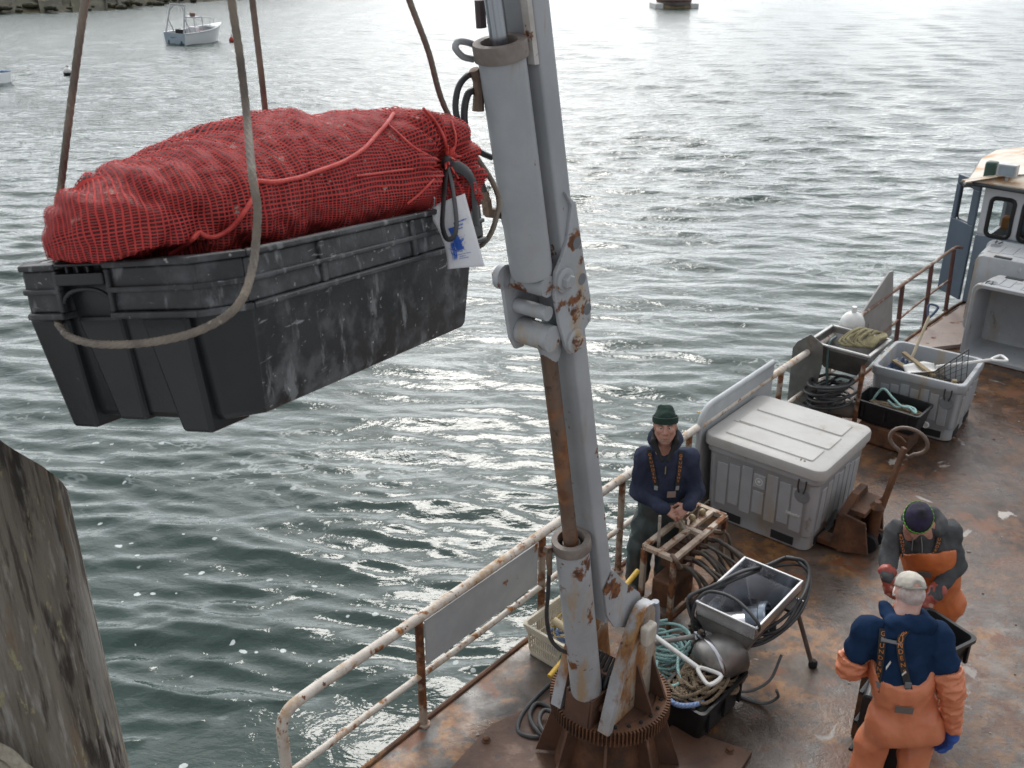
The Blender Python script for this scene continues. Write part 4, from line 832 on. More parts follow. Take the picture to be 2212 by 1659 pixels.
    for i in range(26):
        a = g.uniform(0, 6.28); l = g.uniform(.012, .034); d = TT.to_3x3() @ V((math.cos(a) * l, -.012 - g.uniform(0, .014), math.sin(a) * l))
        m.tube([k0, k0 + d * .6 + V((0, 0, .004)), k0 + d], [.0035, .003, .0012], 5)
    m.build('gathered_neck', cord, root)
    blk = mat('black strap webbing', (.018, .018, .02), (.035, .035, .038), scale=20, rough=.55)
    m = MB(); m.ball(k0 + V((.002, -.012, 0)), (.011, .009, .014), 10, 8); m.build('strap_knot', blk, root)
    kk = k0 + V((0, -.012, 0)); dk = (k0 - V((0, 0, CAM_H))).length / ray(965, 350).length
    def dk_(px, py, dd): return dep(px, py, dk + dd)
    m = MB(); m.tube(smooth_path([kk, dk_(962, 390, -.03), dk_(957, 450, -.05), dk_(956, 490, -.055), dk_(966, 516, -.055), dk_(981, 510, -.055), dk_(986, 480, -.05), dk_(980, 420, -.035), dk_(970, 365, -.02)], 6), .0062, 8, flat=.45); m.build('strap', blk, root)
    m = MB(); m.tube(smooth_path([kk, dk_(985, 358, -.015), dk_(1008, 372, .0), dk_(1023, 398, .02), dk_(1026, 440, .03), dk_(1030, 488, .035)], 6), [.008] * 6 + [.011] * 25, 8, flat=.3); m.build('strap', blk, root)
    m = MB(); m.tube(smooth_path([dk_(1000, 372, .02), dk_(1012, 395, .035), dk_(1018, 430, .045)], 6), .012, 8, flat=.3); m.build('strap', blk, root)
    return root
SACK = sack()
def tag_():
    dd = 1.69; c0 = [dep(919, 452, dd), dep(1004, 418, dd), dep(1047, 575, dd), dep(967, 582, dd)]
    nrm = (c0[1] - c0[0]).cross(c0[3] - c0[0]).normalized()
    if nrm.dot(-ray(980, 500)) < 0: nrm = -nrm
    def P_(u, v, off=0):
        a = c0[0].lerp(c0[1], u); b = c0[3].lerp(c0[2], u); q = a.lerp(b, v)
        return q + nrm * (.006 * math.sin(u * 3.1) * math.sin(v * 2.2 + .4) + .004 * math.sin(v * 7 + u * 3) * (1 - u) - .02 * (1 - v) * u * 0 + off) - V((.010 * (1 - u) * math.sin(v * 3.14) * -1, 0, 0))
    root = thing('paper_tag', 'white paper tag with blue printing hanging from the sack by a metal clip', 'tag', P_(.5, .5))
    pm = mat('tag paper', (.62, .62, .64), (.55, .55, .58), scale=5, rough=.6, layers=[((.45, .44, .44), .6, .2, 12, .6)])
    m = MB(); m.sheet(P_, 14, 20); m.build('paper', pm, root, sharp=180, solid=.0006)
    ink = mat('blue ink', (.02, .09, .42), (.03, .12, .5), scale=60, rough=.6); g = random.Random(2)
    m = MB()
    def strip(u0, u1, v, h, sl=0): m.sheet(lambda a, b: P_(u0 + (u1 - u0) * a, v + sl * a + h * (b - .5), .0012), 5, 1)
    for u0, u1, v, w_ in ((.47, .86, .335, .022), (.46, .72, .385, .022), (.45, .68, .43, .018), (.3, .72, .80, .01), (.38, .56, .83, .01), (.35, .64, .86, .01)):
        u = u0
        while u < u1: l = g.uniform(.022, .045); strip(u, min(u1, u + l * .72), v - .02 * (u - u0), w_ * g.uniform(.6, 1.1)); u += l
    m.build('printed_lines', ink, root, smooth=False)
    m = MB(); m.sheet(lambda a, b: P_(.27 + .16 * b + .10 * a * (1 if b else .7) + .03 * math.sin(b * 9), .38 + .35 * a, .0012), 10, 4)
    for i in range(46):
        u0, v0 = g.uniform(.3, .5), g.uniform(.6, .74); a = g.uniform(-.9, 1.2) if i % 3 else g.uniform(2, 4); l = g.uniform(.07, .24)
        m.sheet(lambda x, y: P_(u0 + math.cos(a) * l * x + .02 * math.sin(x * 6 + i), v0 + .5 * math.sin(a) * l * x - .05 * x + .012 * (y - .5) * (1.2 - x) + .02 * math.sin(x * 5 + i), .0014 + .00002 * i), 6, 1)
    for i in range(10): u0 = g.uniform(.17, .3); m.sheet(lambda x, y: P_(u0 + .015 * (y - .5) + .03 * math.sin(4 * x + i), .6 + .3 * x * g.uniform(.6, 1), .0013), 5, 1)
    m.build('printed_emblem', ink, root, smooth=False)
    m = MB(); c = P_(.08, .05, .004); m.tube(smooth_path([c + V((0, 0, -.008)), c + V((.006, 0, .003)), c + V((.008, .003, .018)), c + V((.003, .006, .024))], 5), .0016, 6); m.build('metal_clip', M_chrome, root)
tag_()
def slings():
    HK = V((-.42, 1.50, 5.78)); loc = lambda x, y, z: TT @ V((x, y, z))
    def line(pts, n=8): return smooth_path(pts, n)
    a = [HK + V((.01, 0, 0)), dep(470, -250, 1.18), dep(500, 0, 1.25), dep(518, 120, 1.29), dep(533, 250, 1.315), TT @ onloc(545, 380, 1, -.238), TT @ onloc(556, 450, 1, -.240), TT @ onloc(552, 530, 1, -.232), TT @ onloc(545, 580, 0, .02), TT @ onloc(526, 640, 0, -.012)]
    b = [TT @ onloc(x, y, 0, v) for x, y, v in ((490, 682, -.026), (420, 718, -.03), (340, 737, -.03), (270, 744, -.028), (200, 742, -.026), (152, 728, -.018), (132, 708, -.002), (126, 692, .012))]
    c = [loc(.045, .13, -.06), loc(.05, .13, .05), dep(128, 430, 1.46), dep(150, 250, 1.40), dep(184, 0, 1.32), dep(230, -300, 1.22), HK + V((-.012, 0, 0))]
    m = MB(); m.tube(resample(line(a + b + c, 14), .0032), .0050, 18, lobes=6, la=.32, pitch=7); o = m.build('wire_sling', M_wire, None, loc=HK); tag(o, 'brown wire rope sling looped under the near end of the hanging tote', 'sling', 'slings under the tote')
    a = [HK + V((-.006, .01, 0)), dep(515, -250, 1.50), dep(545, 0, 1.60), dep(573, 240, 1.72), loc(.64, .222, .02), loc(.68, .222, -.06), loc(.74, .19, -.10), loc(.775, .08, -.11), loc(.775, -.08, -.11), loc(.765, -.17, -.09), loc(.76, -.21, -.04), loc(.758, -.215, .02), dep(966, 243, 1.80), dep(925, 110, 1.70), dep(884, 0, 1.61), dep(790, -260, 1.44), HK + V((.012, .01, 0))]
    m = MB(); m.tube(resample(line(a, 12), .005), .0050, 14, lobes=6, la=.3, pitch=7); o = m.build('wire_sling', M_wire, None, loc=HK); tag(o, 'brown wire rope sling passing behind the red sack to the far end of tote', 'sling', 'slings under the tote')
slings()
# ------------------------------------------------------------------ insulated bins
def bin_(name, label, T, w_=1.09, d_=1.04, h=.8, lid=True, group='grey insulated bins', marks=True, plug=None):
    root = thing(name, label, 'insulated bin', T(V((0, 0, 0))), group)
    rg = lambda ins, z, r=.09: [(x, y, z) for x, y in rr(0, 0, w_ - 2 * ins, d_ - 2 * ins, r, 5)]
    m = MB(T); rings = [rg(.07, 0), rg(.055, .012), rg(.052, .15), rg(.040, .165), rg(.022, h - .12), rg(.006, h - .10), rg(.0, h - .085), rg(0, h - .01), rg(.008, h)]
    if not lid: rings += [rg(.045, h), rg(.055, h - .012, .08), rg(.09, .16, .07), rg(.12, .14, .06)]
    m.loft(rings, cap0=True, cap1=True); body = m.build('bin_body', M_bin, root, sharp=40)
    faces = [(-1, 1, h - .14, w_), (1, 1, h - .14, w_), (-1, 0, h - .14, d_), (1, 0, h - .14, d_)]
    for sg, axis, zt, fw in faces:                 # raised panels leave real grooves between them
        n = 7; m = MB(T)
        for k in range(n):
            a = -fw / 2 + .13 + (fw - .26) * k / n + .008; b = -fw / 2 + .13 + (fw - .26) * (k + 1) / n - .008
            z1 = zt - (.05 if k in (0, n - 1) else .0) - (.03 if k % 2 else 0); z0 = .19 + (.04 if k % 2 else 0)
            if k == n // 2 and sg < 0 and axis == 1 and marks: z1 = zt - .22
            P = []
            for z in (z0, z1):
                ins = .040 - (.018 * (z - .165) / (h - .285))
                for o in (-.004, .007): P += [(u, z, ins - o) for u in (a, b)]
            q = []
            for u, z, i in P:
                e = (w_ if axis == 0 else d_) / 2 - i; q.append((sg * e, u, z) if axis == 0 else (u, sg * e, z))
            m.add(q, [(0, 1, 3, 2), (4, 6, 7, 5), (0, 4, 5, 1), (2, 3, 7, 6), (0, 2, 6, 4), (1, 5, 7, 3)])
        m.build('ribbed_panel', M_bin, body, smooth=False, bevel=.006)
        m = MB(T)
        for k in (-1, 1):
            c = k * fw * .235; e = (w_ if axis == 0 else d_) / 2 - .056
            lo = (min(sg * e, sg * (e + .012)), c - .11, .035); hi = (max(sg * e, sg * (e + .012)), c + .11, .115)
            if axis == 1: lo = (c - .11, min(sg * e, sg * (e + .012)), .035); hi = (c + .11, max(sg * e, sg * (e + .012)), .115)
            m = MB(T); m.box(lo, hi); m.build('fork_slot_shade', M_dark, body, smooth=False)  # solid black block, painted shade in place of an open slot
    # rope handles at the corners of the rim
    for sx, sy in ((1, -1), (-1, 1)):
        m = MB(T); y = sy * (d_ / 2 + .002); x = sx * (w_ / 2 - .16)
        for dx in (-.035, .035): m.tube(smooth_path([(x + dx, y, h - .07), (x + dx, y + sy * .006, h - .14), (x + dx * .6, y + sy * .004, h - .2)], 4), .008, 6)
        m.build('rope_handle', mat('dark handle rope', (.04, .032, .028), rough=.8), root)
        m = MB(T); m.lathe([(.0, .0), (.07, .001), (.075, -.004)], 18, (x, y - sy * .02, h - .24), (0, sy, 0), cap=False); m.build('handle_recess_shade', M_recess_shade, body)  # flat disc, the hollow's shade given by its darker grey
    if marks:
        m = MB(T); y = -d_ / 2 + .024; m.box((-.06, y - .012, h - .32), (.06, y + .01, h - .18)); em = m.build('emblem_plate', M_bin, body, smooth=False, bevel=.006)
        m = MB(T); m.lathe([(.0, .014), (.012, .0135), (.016, .012)], 12, (0, y, h - .25), (0, -1, 0), cap=False); m.lathe([(.03, .0126), (.034, .0132), (.038, .0126)], 24, (0, y, h - .25), (0, -1, 0), cap=False); m.build('emblem', M_white, em)
        m = MB(T); g = random.Random(1)
        for k in range(11): m.box((.29 + k * .0125, -d_ / 2 + .030 - .012, .36), (.29 + k * .0125 + g.uniform(.006, .010), -d_ / 2 + .032, .36 + g.uniform(.016, .024)))
        m.build('maker_lettering', M_white, body, smooth=False)
    if plug:
        m = MB(T); m.lathe([(.04, .0), (.042, .012), (.03, .02), (.028, .014), (.0, .014)], 16, plug, (0, -1, 0), cap=False); m.build('drain_plug', M_white, body)
    if lid:
        m = MB(T); L2 = lambda ins, z, r=.1: [(x, y, z) for x, y in rr(0, 0, w_ + .05 - 2 * ins, d_ + .05 - 2 * ins, r, 6)]
        m.loft([L2(.012, h - .035), L2(0, h - .025), L2(0, h + .05), L2(.008, h + .068), L2(.03, h + .076)], cap0=True, cap1=True); ld = m.build('lid', M_lid, root, sharp=35)
        m = MB(T); z = h + .075
        for x0, x1, y0, y1 in ((-.46, .46, -.15, .155), (-.44, .44, -.445, -.175), (-.44, .44, .18, .445)):
            m.loft([[(x, y, z) for x, y in rr((x0 + x1) / 2, (y0 + y1) / 2, x1 - x0, y1 - y0, .02, 2)], [(x, y, z + .012) for x, y in rr((x0 + x1) / 2, (y0 + y1) / 2, x1 - x0 - .02, y1 - y0 - .02, .02, 2)]], cap1=True)
        m.build('lid_panels', M_lid, ld, sharp=30)
        m = MB(T); m.box((-.5, -.162, z - .001), (-.3, -.158, z + .004)); g = random.Random(3)
        for k in range(14): m.ball((.36 + g.uniform(-.05, .05), -.44 + g.uniform(-.04, .05), z + .004), (.008, .006, .004), 6, 4)
        m.build('lid_debris', M_wood, ld)
    return root
def frm(s, t, z, yaw=0):                            # local x -> across the boat (t), local y -> along it (s)
    c, sn = math.cos(yaw), math.sin(yaw); return lambda p: W(s + p[1] * c + p[0] * sn, t + p[0] * c - p[1] * sn, z + p[2])
bin_('insulated_bin', 'grey insulated bin closed with a pale lid, beside the man in the green hat', frm(3.15, .68, .0), 1.15, 1.10, .83)
bB = bin_('insulated_bin', 'open grey insulated bin standing upright with shovels and boards in it', frm(6.08, 1.0, .0, R(4)), 1.02, .96, .72, lid=False, marks=False, plug=(.18, -.445, .16))
lying = lambda s, t, w_, z0: (lambda p: W(s - p[2], t + p[0], z0 + p[1]))
bin_('insulated_bin', 'grey insulated bin lying on its side with its open mouth facing the deck', lying(9.05, 1.36, 1.2, .52), 1.22, 1.03, .76, lid=False, marks=False)
bin_('insulated_bin', 'grey insulated bin on its side behind the open-mouthed one, its closed base facing aft', lambda p: W(9.2 + p[2], 1.15 + p[0], .60 + p[1]), 1.44, 1.20, .74, lid=False, marks=False)

# ------------------------------------------------------------------ pallet jack
def jack():
    s0, t0 = 3.12, 1.34; T = lambda p: W(s0 + p[0], t0 + p[1], p[2])
    root = thing('pallet_jack', 'rusty pallet jack with a looped handle, its forks under the lidded bin', 'pallet jack', T((0, 0, 0)))
    for sg in (-1, 1):
        m = MB(T); m.box((sg * .2 - .075, -1.0, .03), (sg * .2 + .075, .02, .09)); m.build('fork', M_rustd, root, smooth=False, bevel=.01)
    m = MB(T); m.prism([(-.30, .0, .05), (.30, .0, .05), (.27, .02, .40), (.12, .05, .56), (-.1, .05, .56), (-.27, .02, .40)], (0, .07, 0))
    m.prism([(-.30, .07, .03), (-.27, .07, .42), (-.22, .26, .36), (-.20, .32, .04)], (.03, 0, 0)); m.prism([(.27, .07, .03), (.24, .07, .42), (.19, .26, .36), (.17, .32, .04)], (.03, 0, 0))
    m.box((-.2, .08, .40), (.2, .24, .45)); m.build('carriage', M_rustd, root, smooth=False, bevel=.008)
    m = MB(T); m.lathe([(.05, .1), (.055, .14), (.055, .42), (.07, .44), (.03, .5)], 14, (.0, .27, 0)); m.build('pump', M_rustd, root)
    for sg in (-1, 1):
        m = MB(T); m.lathe([(.04, -.03), (.085, -.028), (.09, -.015), (.09, .015), (.085, .028), (.04, .03)], 20, (sg * .07, .27, .09), (1, 0, 0)); m.build('wheel', M_dark, root)
    hp = [(.02, .30, .40), (.06, .33, .62), (.10, .36, .88), (.12, .375, 1.04)]
    m = MB(T); m.bar(hp[0], hp[3], .055, .035); m.build('handle_bar', M_rustd, root, smooth=False, bevel=.006)
    c = V((.15, .39, 1.10)); lp = [c + V((.0 + .012 * math.sin(a), .165 * math.cos(a), .0 + .115 * math.sin(a) - .03 * (abs(math.cos(a)) < .4) * (math.sin(a) < 0))) for a in [2 * math.pi * i / 28 for i in range(28)]]
    m = MB(T); m.tube(lp, .017, 10, closed=True); m.build('grip_loop', mat('rubbed brown grip', (.16, .11, .085), (.09, .06, .045), scale=10, rough=.5), root)
    m = MB(T); m.tube(smooth_path([(.14, .27, 1.13), (.13, .33, 1.12), (.125, .375, 1.09)], 4), .008, 6); m.build('release_lever', M_rustd, root)
    m = MB(T); m.tube([(.0, .33, .22), (.0, .5, .2)], .015, 8); m.build('foot_pedal', M_rustd, root)
jack()

# ------------------------------------------------------------------ ropes
def tangle(c, rx, ry, h, n, seed, dome=.5):
    g = random.Random(seed); pts = []; a = 0
    for i in range(n):
        a += g.uniform(.6, 2.2) * (1 if g.random() > .2 else -1); q = math.sqrt(g.random()); x = q * math.cos(a); y = q * math.sin(a)
        pts.append(c(V((rx * x, ry * y, h * (1 - dome * q * q) * g.uniform(.72, 1.0)))))
    return smooth_path(pts, 6)
def coil(c, r, n, h, seed, jit=.04, lean=0):
    g = random.Random(seed); pts = []; k = 0; ox = oy = 0; rad = r
    for i in range(n * 10):
        if i % 10 == 0: ox, oy, rad = g.uniform(-jit, jit), g.uniform(-jit, jit), r * g.uniform(.55, 1.06)
        a = 2 * math.pi * i / 10; pts.append(c(V((ox + rad * math.cos(a), oy + rad * .95 * math.sin(a), h * i / (n * 10) + g.uniform(-.006, .006) + lean * math.sin(a)))))
    return smooth_path(pts, 4)
def loose(name, label, cat, path, r, mt, n=8, group=None, loc=None, closed=False):
    m = MB(); m.tube(path, r, n, closed=closed); c = loc if loc is not None else path[len(path) // 2]
    o = m.build(name, mt, None, loc=V((c.x, c.y, min(p.z for p in path)))); return tag(o, label, cat, group)

# stainless shellfish hopper in the middle of the deck
def hopper():
    T = lambda p: W(.455 + p[0], 1.275 + p[1], p[2])
    root = thing('hopper', 'shiny stainless hopper on thin legs with black cable looped round it', 'hopper', T((.35, .24, 0)))
    L_, D_, zt = .74, .475, .77
    def ring(z, i, j=None): j = i if j is None else j; return [(i, j, z), (L_ - i, j, z), (L_ - i, D_ - j, z), (i, D_ - j, z)]
    m = MB(T); m.loft([ring(zt - .10, .002), ring(zt, 0), ring(zt, .012), ring(zt - .10, .014), ring(zt - .30, .06, .10), [(.10, .13, zt - .36), (L_ - .07, .13, zt - .36), (L_ - .07, D_ - .13, zt - .36), (.10, D_ - .13, zt - .36)]], cap1=True); m.build('box', M_stain, root, smooth=False, bevel=.003)
    m = MB(T); m.loft([ring(zt - .10, .0), ring(zt - .30, .05, .09), ring(zt - .38, .08, .12)], cap1=True); m.build('outer_shell', M_stainr, root, smooth=False)
    m = MB(T); m.tube(rr_path(T, L_, D_, zt), .009, 8, closed=True) if False else m.bar((0, 0, zt), (L_, 0, zt), .016, .012); m.bar((0, D_, zt), (L_, D_, zt), .016, .012); m.bar((.008, .008, zt), (.008, D_ - .008, zt), .016, .012); m.bar((L_ - .008, .008, zt), (L_ - .008, D_ - .008, zt), .016, .012); m.build('rolled_rim', mat('bright rim', (.55, .55, .56), rough=.45, metal=.5), root, smooth=False, bevel=.003)
    m = MB(T); m.lathe([(.13, 0), (.14, .01), (.14, .05), (.13, .06), (.115, .06), (.115, -.12)], 28, (.45, .33, zt - .27), (.25, .75, .35), cap=False); m.build('feed_collar', mat('blue steel ring', (.30, .34, .40), (.22, .26, .31), scale=4, rough=.28, metal=.9), root)
    m = MB(T); m.lathe([(.0, .0), (.05, .004), (.062, .0)], 16, (.40, .33, zt - .25), (.3, .55, .75), cap=False); m.build('outlet_shade', M_dark, root)  # closed black disc, its colour stands for the shade in the opening
    m = MB(T); m.lathe([(.02, .0), (.10, .01), (.125, .05), (.125, .30), (.02, .30)], 26, (.10, .03, zt - .30), (.5, .75, .12)); m.build('auger_drum', M_stain, root)
    m = MB(T); m.lathe([(.02, -.02), (.12, 0), (.155, .04), (.165, .10), (.165, .30), (.15, .32)], 30, (-.16, .16, .38), (.78, .45, .2)); m.build('motor_housing', M_stainr, root)
    m = MB(T); m.lathe([(.167, .09), (.170, .095), (.170, .115), (.167, .12)], 30, (-.16, .16, .38), (.78, .45, .2), cap=False); m.build('clamp_band', M_stain, root)
    for a, b in (((.68, .48, .56), (.80, .63, .0)), ((.03, .05, .52), (-.05, -.12, .0)), ((.70, .04, .52), (.82, -.12, .0))):
        m = MB(T); a, b = V(a), V(b); m.tube([a, b], .018, 10); lg = m.build('leg', mat('grey brown leg', (.17, .14, .12), (.11, .09, .08), scale=8, rough=.5), root)
        m = MB(T); m.lathe([(.03, 0), (.034, .01), (.034, .045), (.022, .06)], 12, b); m.build('rubber_foot', M_dark, lg)
    m = MB(T); m.bar((.55, .46, .6), (.72, .46, .6), .05, .025); m.tube([(.70, .47, .62), (.73, .50, .6), (.71, .50, .54)], .012, 8); m.build('leg_bracket', M_stain, root, smooth=False)
    m = MB(T); m.tube([(-.28, -.26, .42), (.0, .02, .47)], .02, 10); m.build('tow_pipe', mat('grey pipe', (.26, .24, .23), (.2, .18, .17), scale=8, rough=.5), root)
    m = MB(T); m.tube(smooth_path([(-.06, .1, .53), (-.07, .07, .56), (-.055, .04, .55), (-.06, .06, .5)], 4), .01, 6); m.build('drain_cock', M_chrome, root)
    # cable
    g = random.Random(9); pts = []
    ctrl = [(1494, 1300, .72), (1492, 1335, .60), (1512, 1368, .48), (1560, 1392, .42), (1625, 1394, .44), (1685, 1372, .50), (1728, 1322, .56), (1748, 1262, .62), (1738, 1228, .68), (1700, 1216, .70), (1655, 1225, .70), (1600, 1245, .74), (1545, 1275, .79)]
    for k in range(4):
        for i, (x, y, z) in enumerate(ctrl):
            if k == 3 and i > 9: break
            low = 1 if 1 < i < 7 else .5
            pts.append(V(at(x + g.uniform(-5, 5) + (7 - 3.5 * k) * (i in (0, 1)), y - 9 * k * low + g.uniform(-5, 5), z + .02 * k)))
    loose('power_cable', 'black cable coiled round the stainless hopper', 'cable', smooth_path(pts, 8), .0125, M_hose, 10)
    loose('power_cable', 'black cable loop arching up over the open top of the stainless hopper', 'cable', smooth_path([V(at(*q)) for q in ((1494, 1345, .6), (1502, 1305, .74), (1525, 1280, .82), (1560, 1282, .86), (1595, 1300, .86), (1625, 1330, .83), (1640, 1356, .76), (1620, 1385, .5))], 8), .0125, M_hose, 10)
    loose('power_cable', 'grey end of cable trailing on the deck below the stainless hopper', 'cable', [T(p) for p in smooth_path([(.42, .52, .3), (.32, .5, .12), (.2, .42, .05), (.12, .3, .02), (.16, .52, .015), (.2, .62, .1), (.16, .62, .2)], 8)], .011, mat('grey cable', (.12, .13, .135), rough=.5), 8)
hopper()

# hydraulic valve stand
def valve_stand():
    T = lambda p: W(.77 + p[0], .62 + p[1], p[2]); L_, D_, h = .80, .27, .80
    root = thing('valve_stand', 'rusty angle-iron stand holding hydraulic valves, with levers on top', 'valve stand', T((.4, .13, 0)))
    M_st = mat('pale rusty angle iron', (.46, .38, .31), (.33, .24, .18), scale=9, rough=.75, bump=.4, bscale=60, layers=[(RUST, .52, .08, 9, .85)])
    m = MB(T)
    for a, b in (((0, 0), (L_, 0)), ((0, D_), (L_, D_)), ((0, 0), (0, D_)), ((L_, 0), (L_, D_)), ((0, D_ * .5), (L_, D_ * .55)), ((L_ * .55, 0), (L_ * .55, D_))):
        m.bar((a[0], a[1], h + (.001 if a[0] == b[0] else 0)), (b[0], b[1], h + (.001 if a[0] == b[0] else 0)), .045, .035)
    m.build('top_frame', M_st, root, smooth=False, bevel=.003)
    for x, y in ((0, 0), (L_, 0), (0, D_), (L_, D_)): m = MB(T); m.bar((x, y, 0), (x, y, h - .018), .04, .04, (1, 0, 0)); m.build('leg', M_post, root, smooth=False, bevel=.003)
    m = MB(T)
    for y in (0, D_): m.bar((0, y, .22), (L_, y, .22), .03, .03)
    m.bar((0, 0, .22), (0, D_, .22), .03, .03); m.build('cross_bar', M_rustd, root, smooth=False)
    m = MB(T)
    for k in range(5): m.box((.18 + k * .1, .05, .56), (.26 + k * .1, .21, .70))
    m.box((.14, .07, .58), (.70, .19, .68)); m.build('valve_bank', M_rustd, root, smooth=False, bevel=.01)
    m = MB(T); m.box((.08, .04, .24), (.40, .24, .48)); m.build('pump_box', M_rustd, root, smooth=False, bevel=.015)
    lv = mat('rod lever', (.36, .33, .29), (.22, .18, .15), scale=12, rough=.5)
    for a, b in (((.10, .07, .70), (.10, .06, 1.06)), ((.46, .14, .70), (.34, .085, .93))):
        m = MB(T); m.tube([a, b], .0125, 8); m.build('lever', lv, root)
    for k in range(3): m = MB(T); c = V((.42 + .13 * k, .08 + .02 * k, .74)); m.tube([c, c + V((.0, .01, .09))], .022, 10); m.ball(c + V((0, 0, .1)), .03, 8, 6); m.build('valve_knob', mat('brassy fitting', (.35, .27, .16), (.25, .18, .1), scale=15, rough=.5, metal=.3), root)
    m = MB(T); m.tube(smooth_path([(.0, D_ - .02, h + .03), (-.02, D_ + .03, h + .015), (.02, D_ + .04, h - .06), (.06, D_ + .01, h - .1), (.03, D_ - .03, h - .04), (.0, D_ - .02, h + .03)], 5), .017, 8); m.build('lifting_shackle', M_fit, root)
    g = random.Random(12); hm = mat('muddy hose', (.045, .04, .036), (.10, .075, .055), scale=12, rough=.65)
    for k in range(16):
        x = .16 + .042 * k + g.uniform(-.02, .02); zz = .62 - .03 * (k % 3); o = .08 + .05 * (k % 5) + g.uniform(0, .10)
        m = MB(T); m.tube(smooth_path([(x, .2, zz), (x + .01, .3, zz + .02), (x + g.uniform(-.02, .05), .27 + o, zz - .10), (x + g.uniform(-.02, .08), .30 + o, .28), (x + g.uniform(-.1, .1), .27 + o * .8, .06), (x + g.uniform(-.3, .05), .24 + o * .5, .02)], 6), g.choice((.013, .015, .017)), 8); m.build('hose', hm, root)
        if k % 3 == 0: m = MB(T); m.tube([(x, .19, zz), (x + .008, .27, zz + .018)], .023, 6); m.build('hose_fitting', M_fit, root)
valve_stand()

# small plastic totes, crates, basket
def small_tote(label, T, L_=.6, W_=.4, h=.27, mt=None, name='fish_crate', cat='crate', group=None, slots=False):
    root = thing(name, label, cat, T(V((0, 0, 0))), group); mt = mt or M_blackend
    rg = lambda ins, z, r=.04: [(x, y, z) for x, y in rr(0, 0, L_ - 2 * ins, W_ - 2 * ins, r, 4)]
    m = MB(T)
    if not slots: m.loft([rg(.06, 0), rg(.05, .01), rg(.018, h - .07), rg(.016, h - .004), rg(.024, h - .004), rg(.06, .02)], cap0=True, cap1=True); b = m.build('crate_body', mt, root, sharp=30)
    else:
        m.loft([rg(.04, 0), rg(.035, .02), rg(.034, .05), rg(.046, .05), rg(.05, .012)], cap0=True, cap1=True)
        m.loft([rg(.012, h - .07), rg(.010, h - .004), rg(.022, h - .004), rg(.025, h - .07), rg(.012, h - .07)])
        for k in range(2): z0, z1 = (.05, (h - .02) / 2) if k == 0 else ((h - .02) / 2, h - .068); 
        for zz in (h * .42,): m.loft([rg(.028, zz - .008), rg(.028, zz + .008), rg(.04, zz + .008), rg(.04, zz - .008), rg(.028, zz - .008)])
        o = smooth_path([(x, y, 0) for x, y in rr(0, 0, L_ - .05, W_ - .05, .04, 4)], 1, True); per = []
        for i in range(len(o)):
            a, c = o[i], o[(i + 1) % len(o)]; n = max(1, int((c - a).length / .022))
            for k in range(n): per.append((a.lerp(c, k / n), (c - a).normalized()))
        for p, d in per: q = V((p.x, p.y, 0)) * .955; m.bar((q.x, q.y, .045), (p.x * 1.0, p.y * 1.0, h - .066), .011, .008, (p.x, p.y, 0))
        b = m.build('crate_body', mt, root, smooth=False)
    m = MB(T); m.loft([rg(.006, h - .03), rg(0, h - .026), rg(0, h), rg(.022, h), rg(.026, h - .03)]); m.build('rim', mt, b, sharp=30)
    for x in (-.2, 0, .2) if not slots else ():
        for sg in (-1, 1): m = MB(T); m.box((x * L_ / .6 - .012, min(sg * (W_ / 2 - .028), sg * (W_ / 2 - .003)), h * .3), (x * L_ / .6 + .012, max(sg * (W_ / 2 - .028), sg * (W_ / 2 - .003)), h - .028)); m.build('stiffening_rib', mt, b, smooth=False, bevel=.003)
    return root
Tc = lambda s, t, z, yaw=0: (lambda p: W(s + p[0] * math.cos(yaw) - p[1] * math.sin(yaw), t + p[0] * math.sin(yaw) + p[1] * math.cos(yaw), z + p[2]))
small_tote('black crate overflowing with brown tangled rope, beside the gear ring', Tc(.24, 1.50, .008, .04), .62, .40, .31)
for k in range(4): loose('tangled_rope', ['brown muddy rope heaped in the front black crate', 'dark brown rope spilling over the corner of the front black crate', 'short brown rope tangle lying between crate and stainless hopper', 'brown rope strand nearest the gear ring on the front crate'][k], 'rope',
    tangle(*[(Tc(.22, 1.50, .2), .30, .19, .24, 64, 5, .45), (Tc(.42, 1.58, .13), .16, .15, .22, 30, 6, .4), (Tc(.40, 1.42, .16), .15, .14, .24, 22, 8, .3), (Tc(.02, 1.42, .22), .12, .14, .16, 26, 11, .4)][k]), [.0125, .012, .014, .011][k], M_hemp, 8, 'brown ropes on the front crate')
loose('rope_coil', 'large loose coil of teal rope lying behind the front black crate', 'rope', coil(Tc(.37, 1.13, .05), .20, 15, .36, 21, .045), .0105, M_teal, 8)
loose('rope_end', 'teal rope loop hanging off the big coil toward the gear ring', 'rope', smooth_path([W(.30, 1.25, .40), W(.18, 1.32, .37), W(.08, 1.40, .36), W(.02, 1.36, .34), W(.05, 1.22, .33), W(.16, 1.16, .36)], 8), .011, M_teal, 8)
loose('rope_end', 'thick light blue rope end hanging over the rim of the front black crate', 'rope', smooth_path([W(.06, 1.60, .31), W(-.04, 1.58, .335), W(-.09, 1.50, .32), W(-.10, 1.43, .33), W(-.05, 1.36, .31)], 6), .018, M_brope, 10)
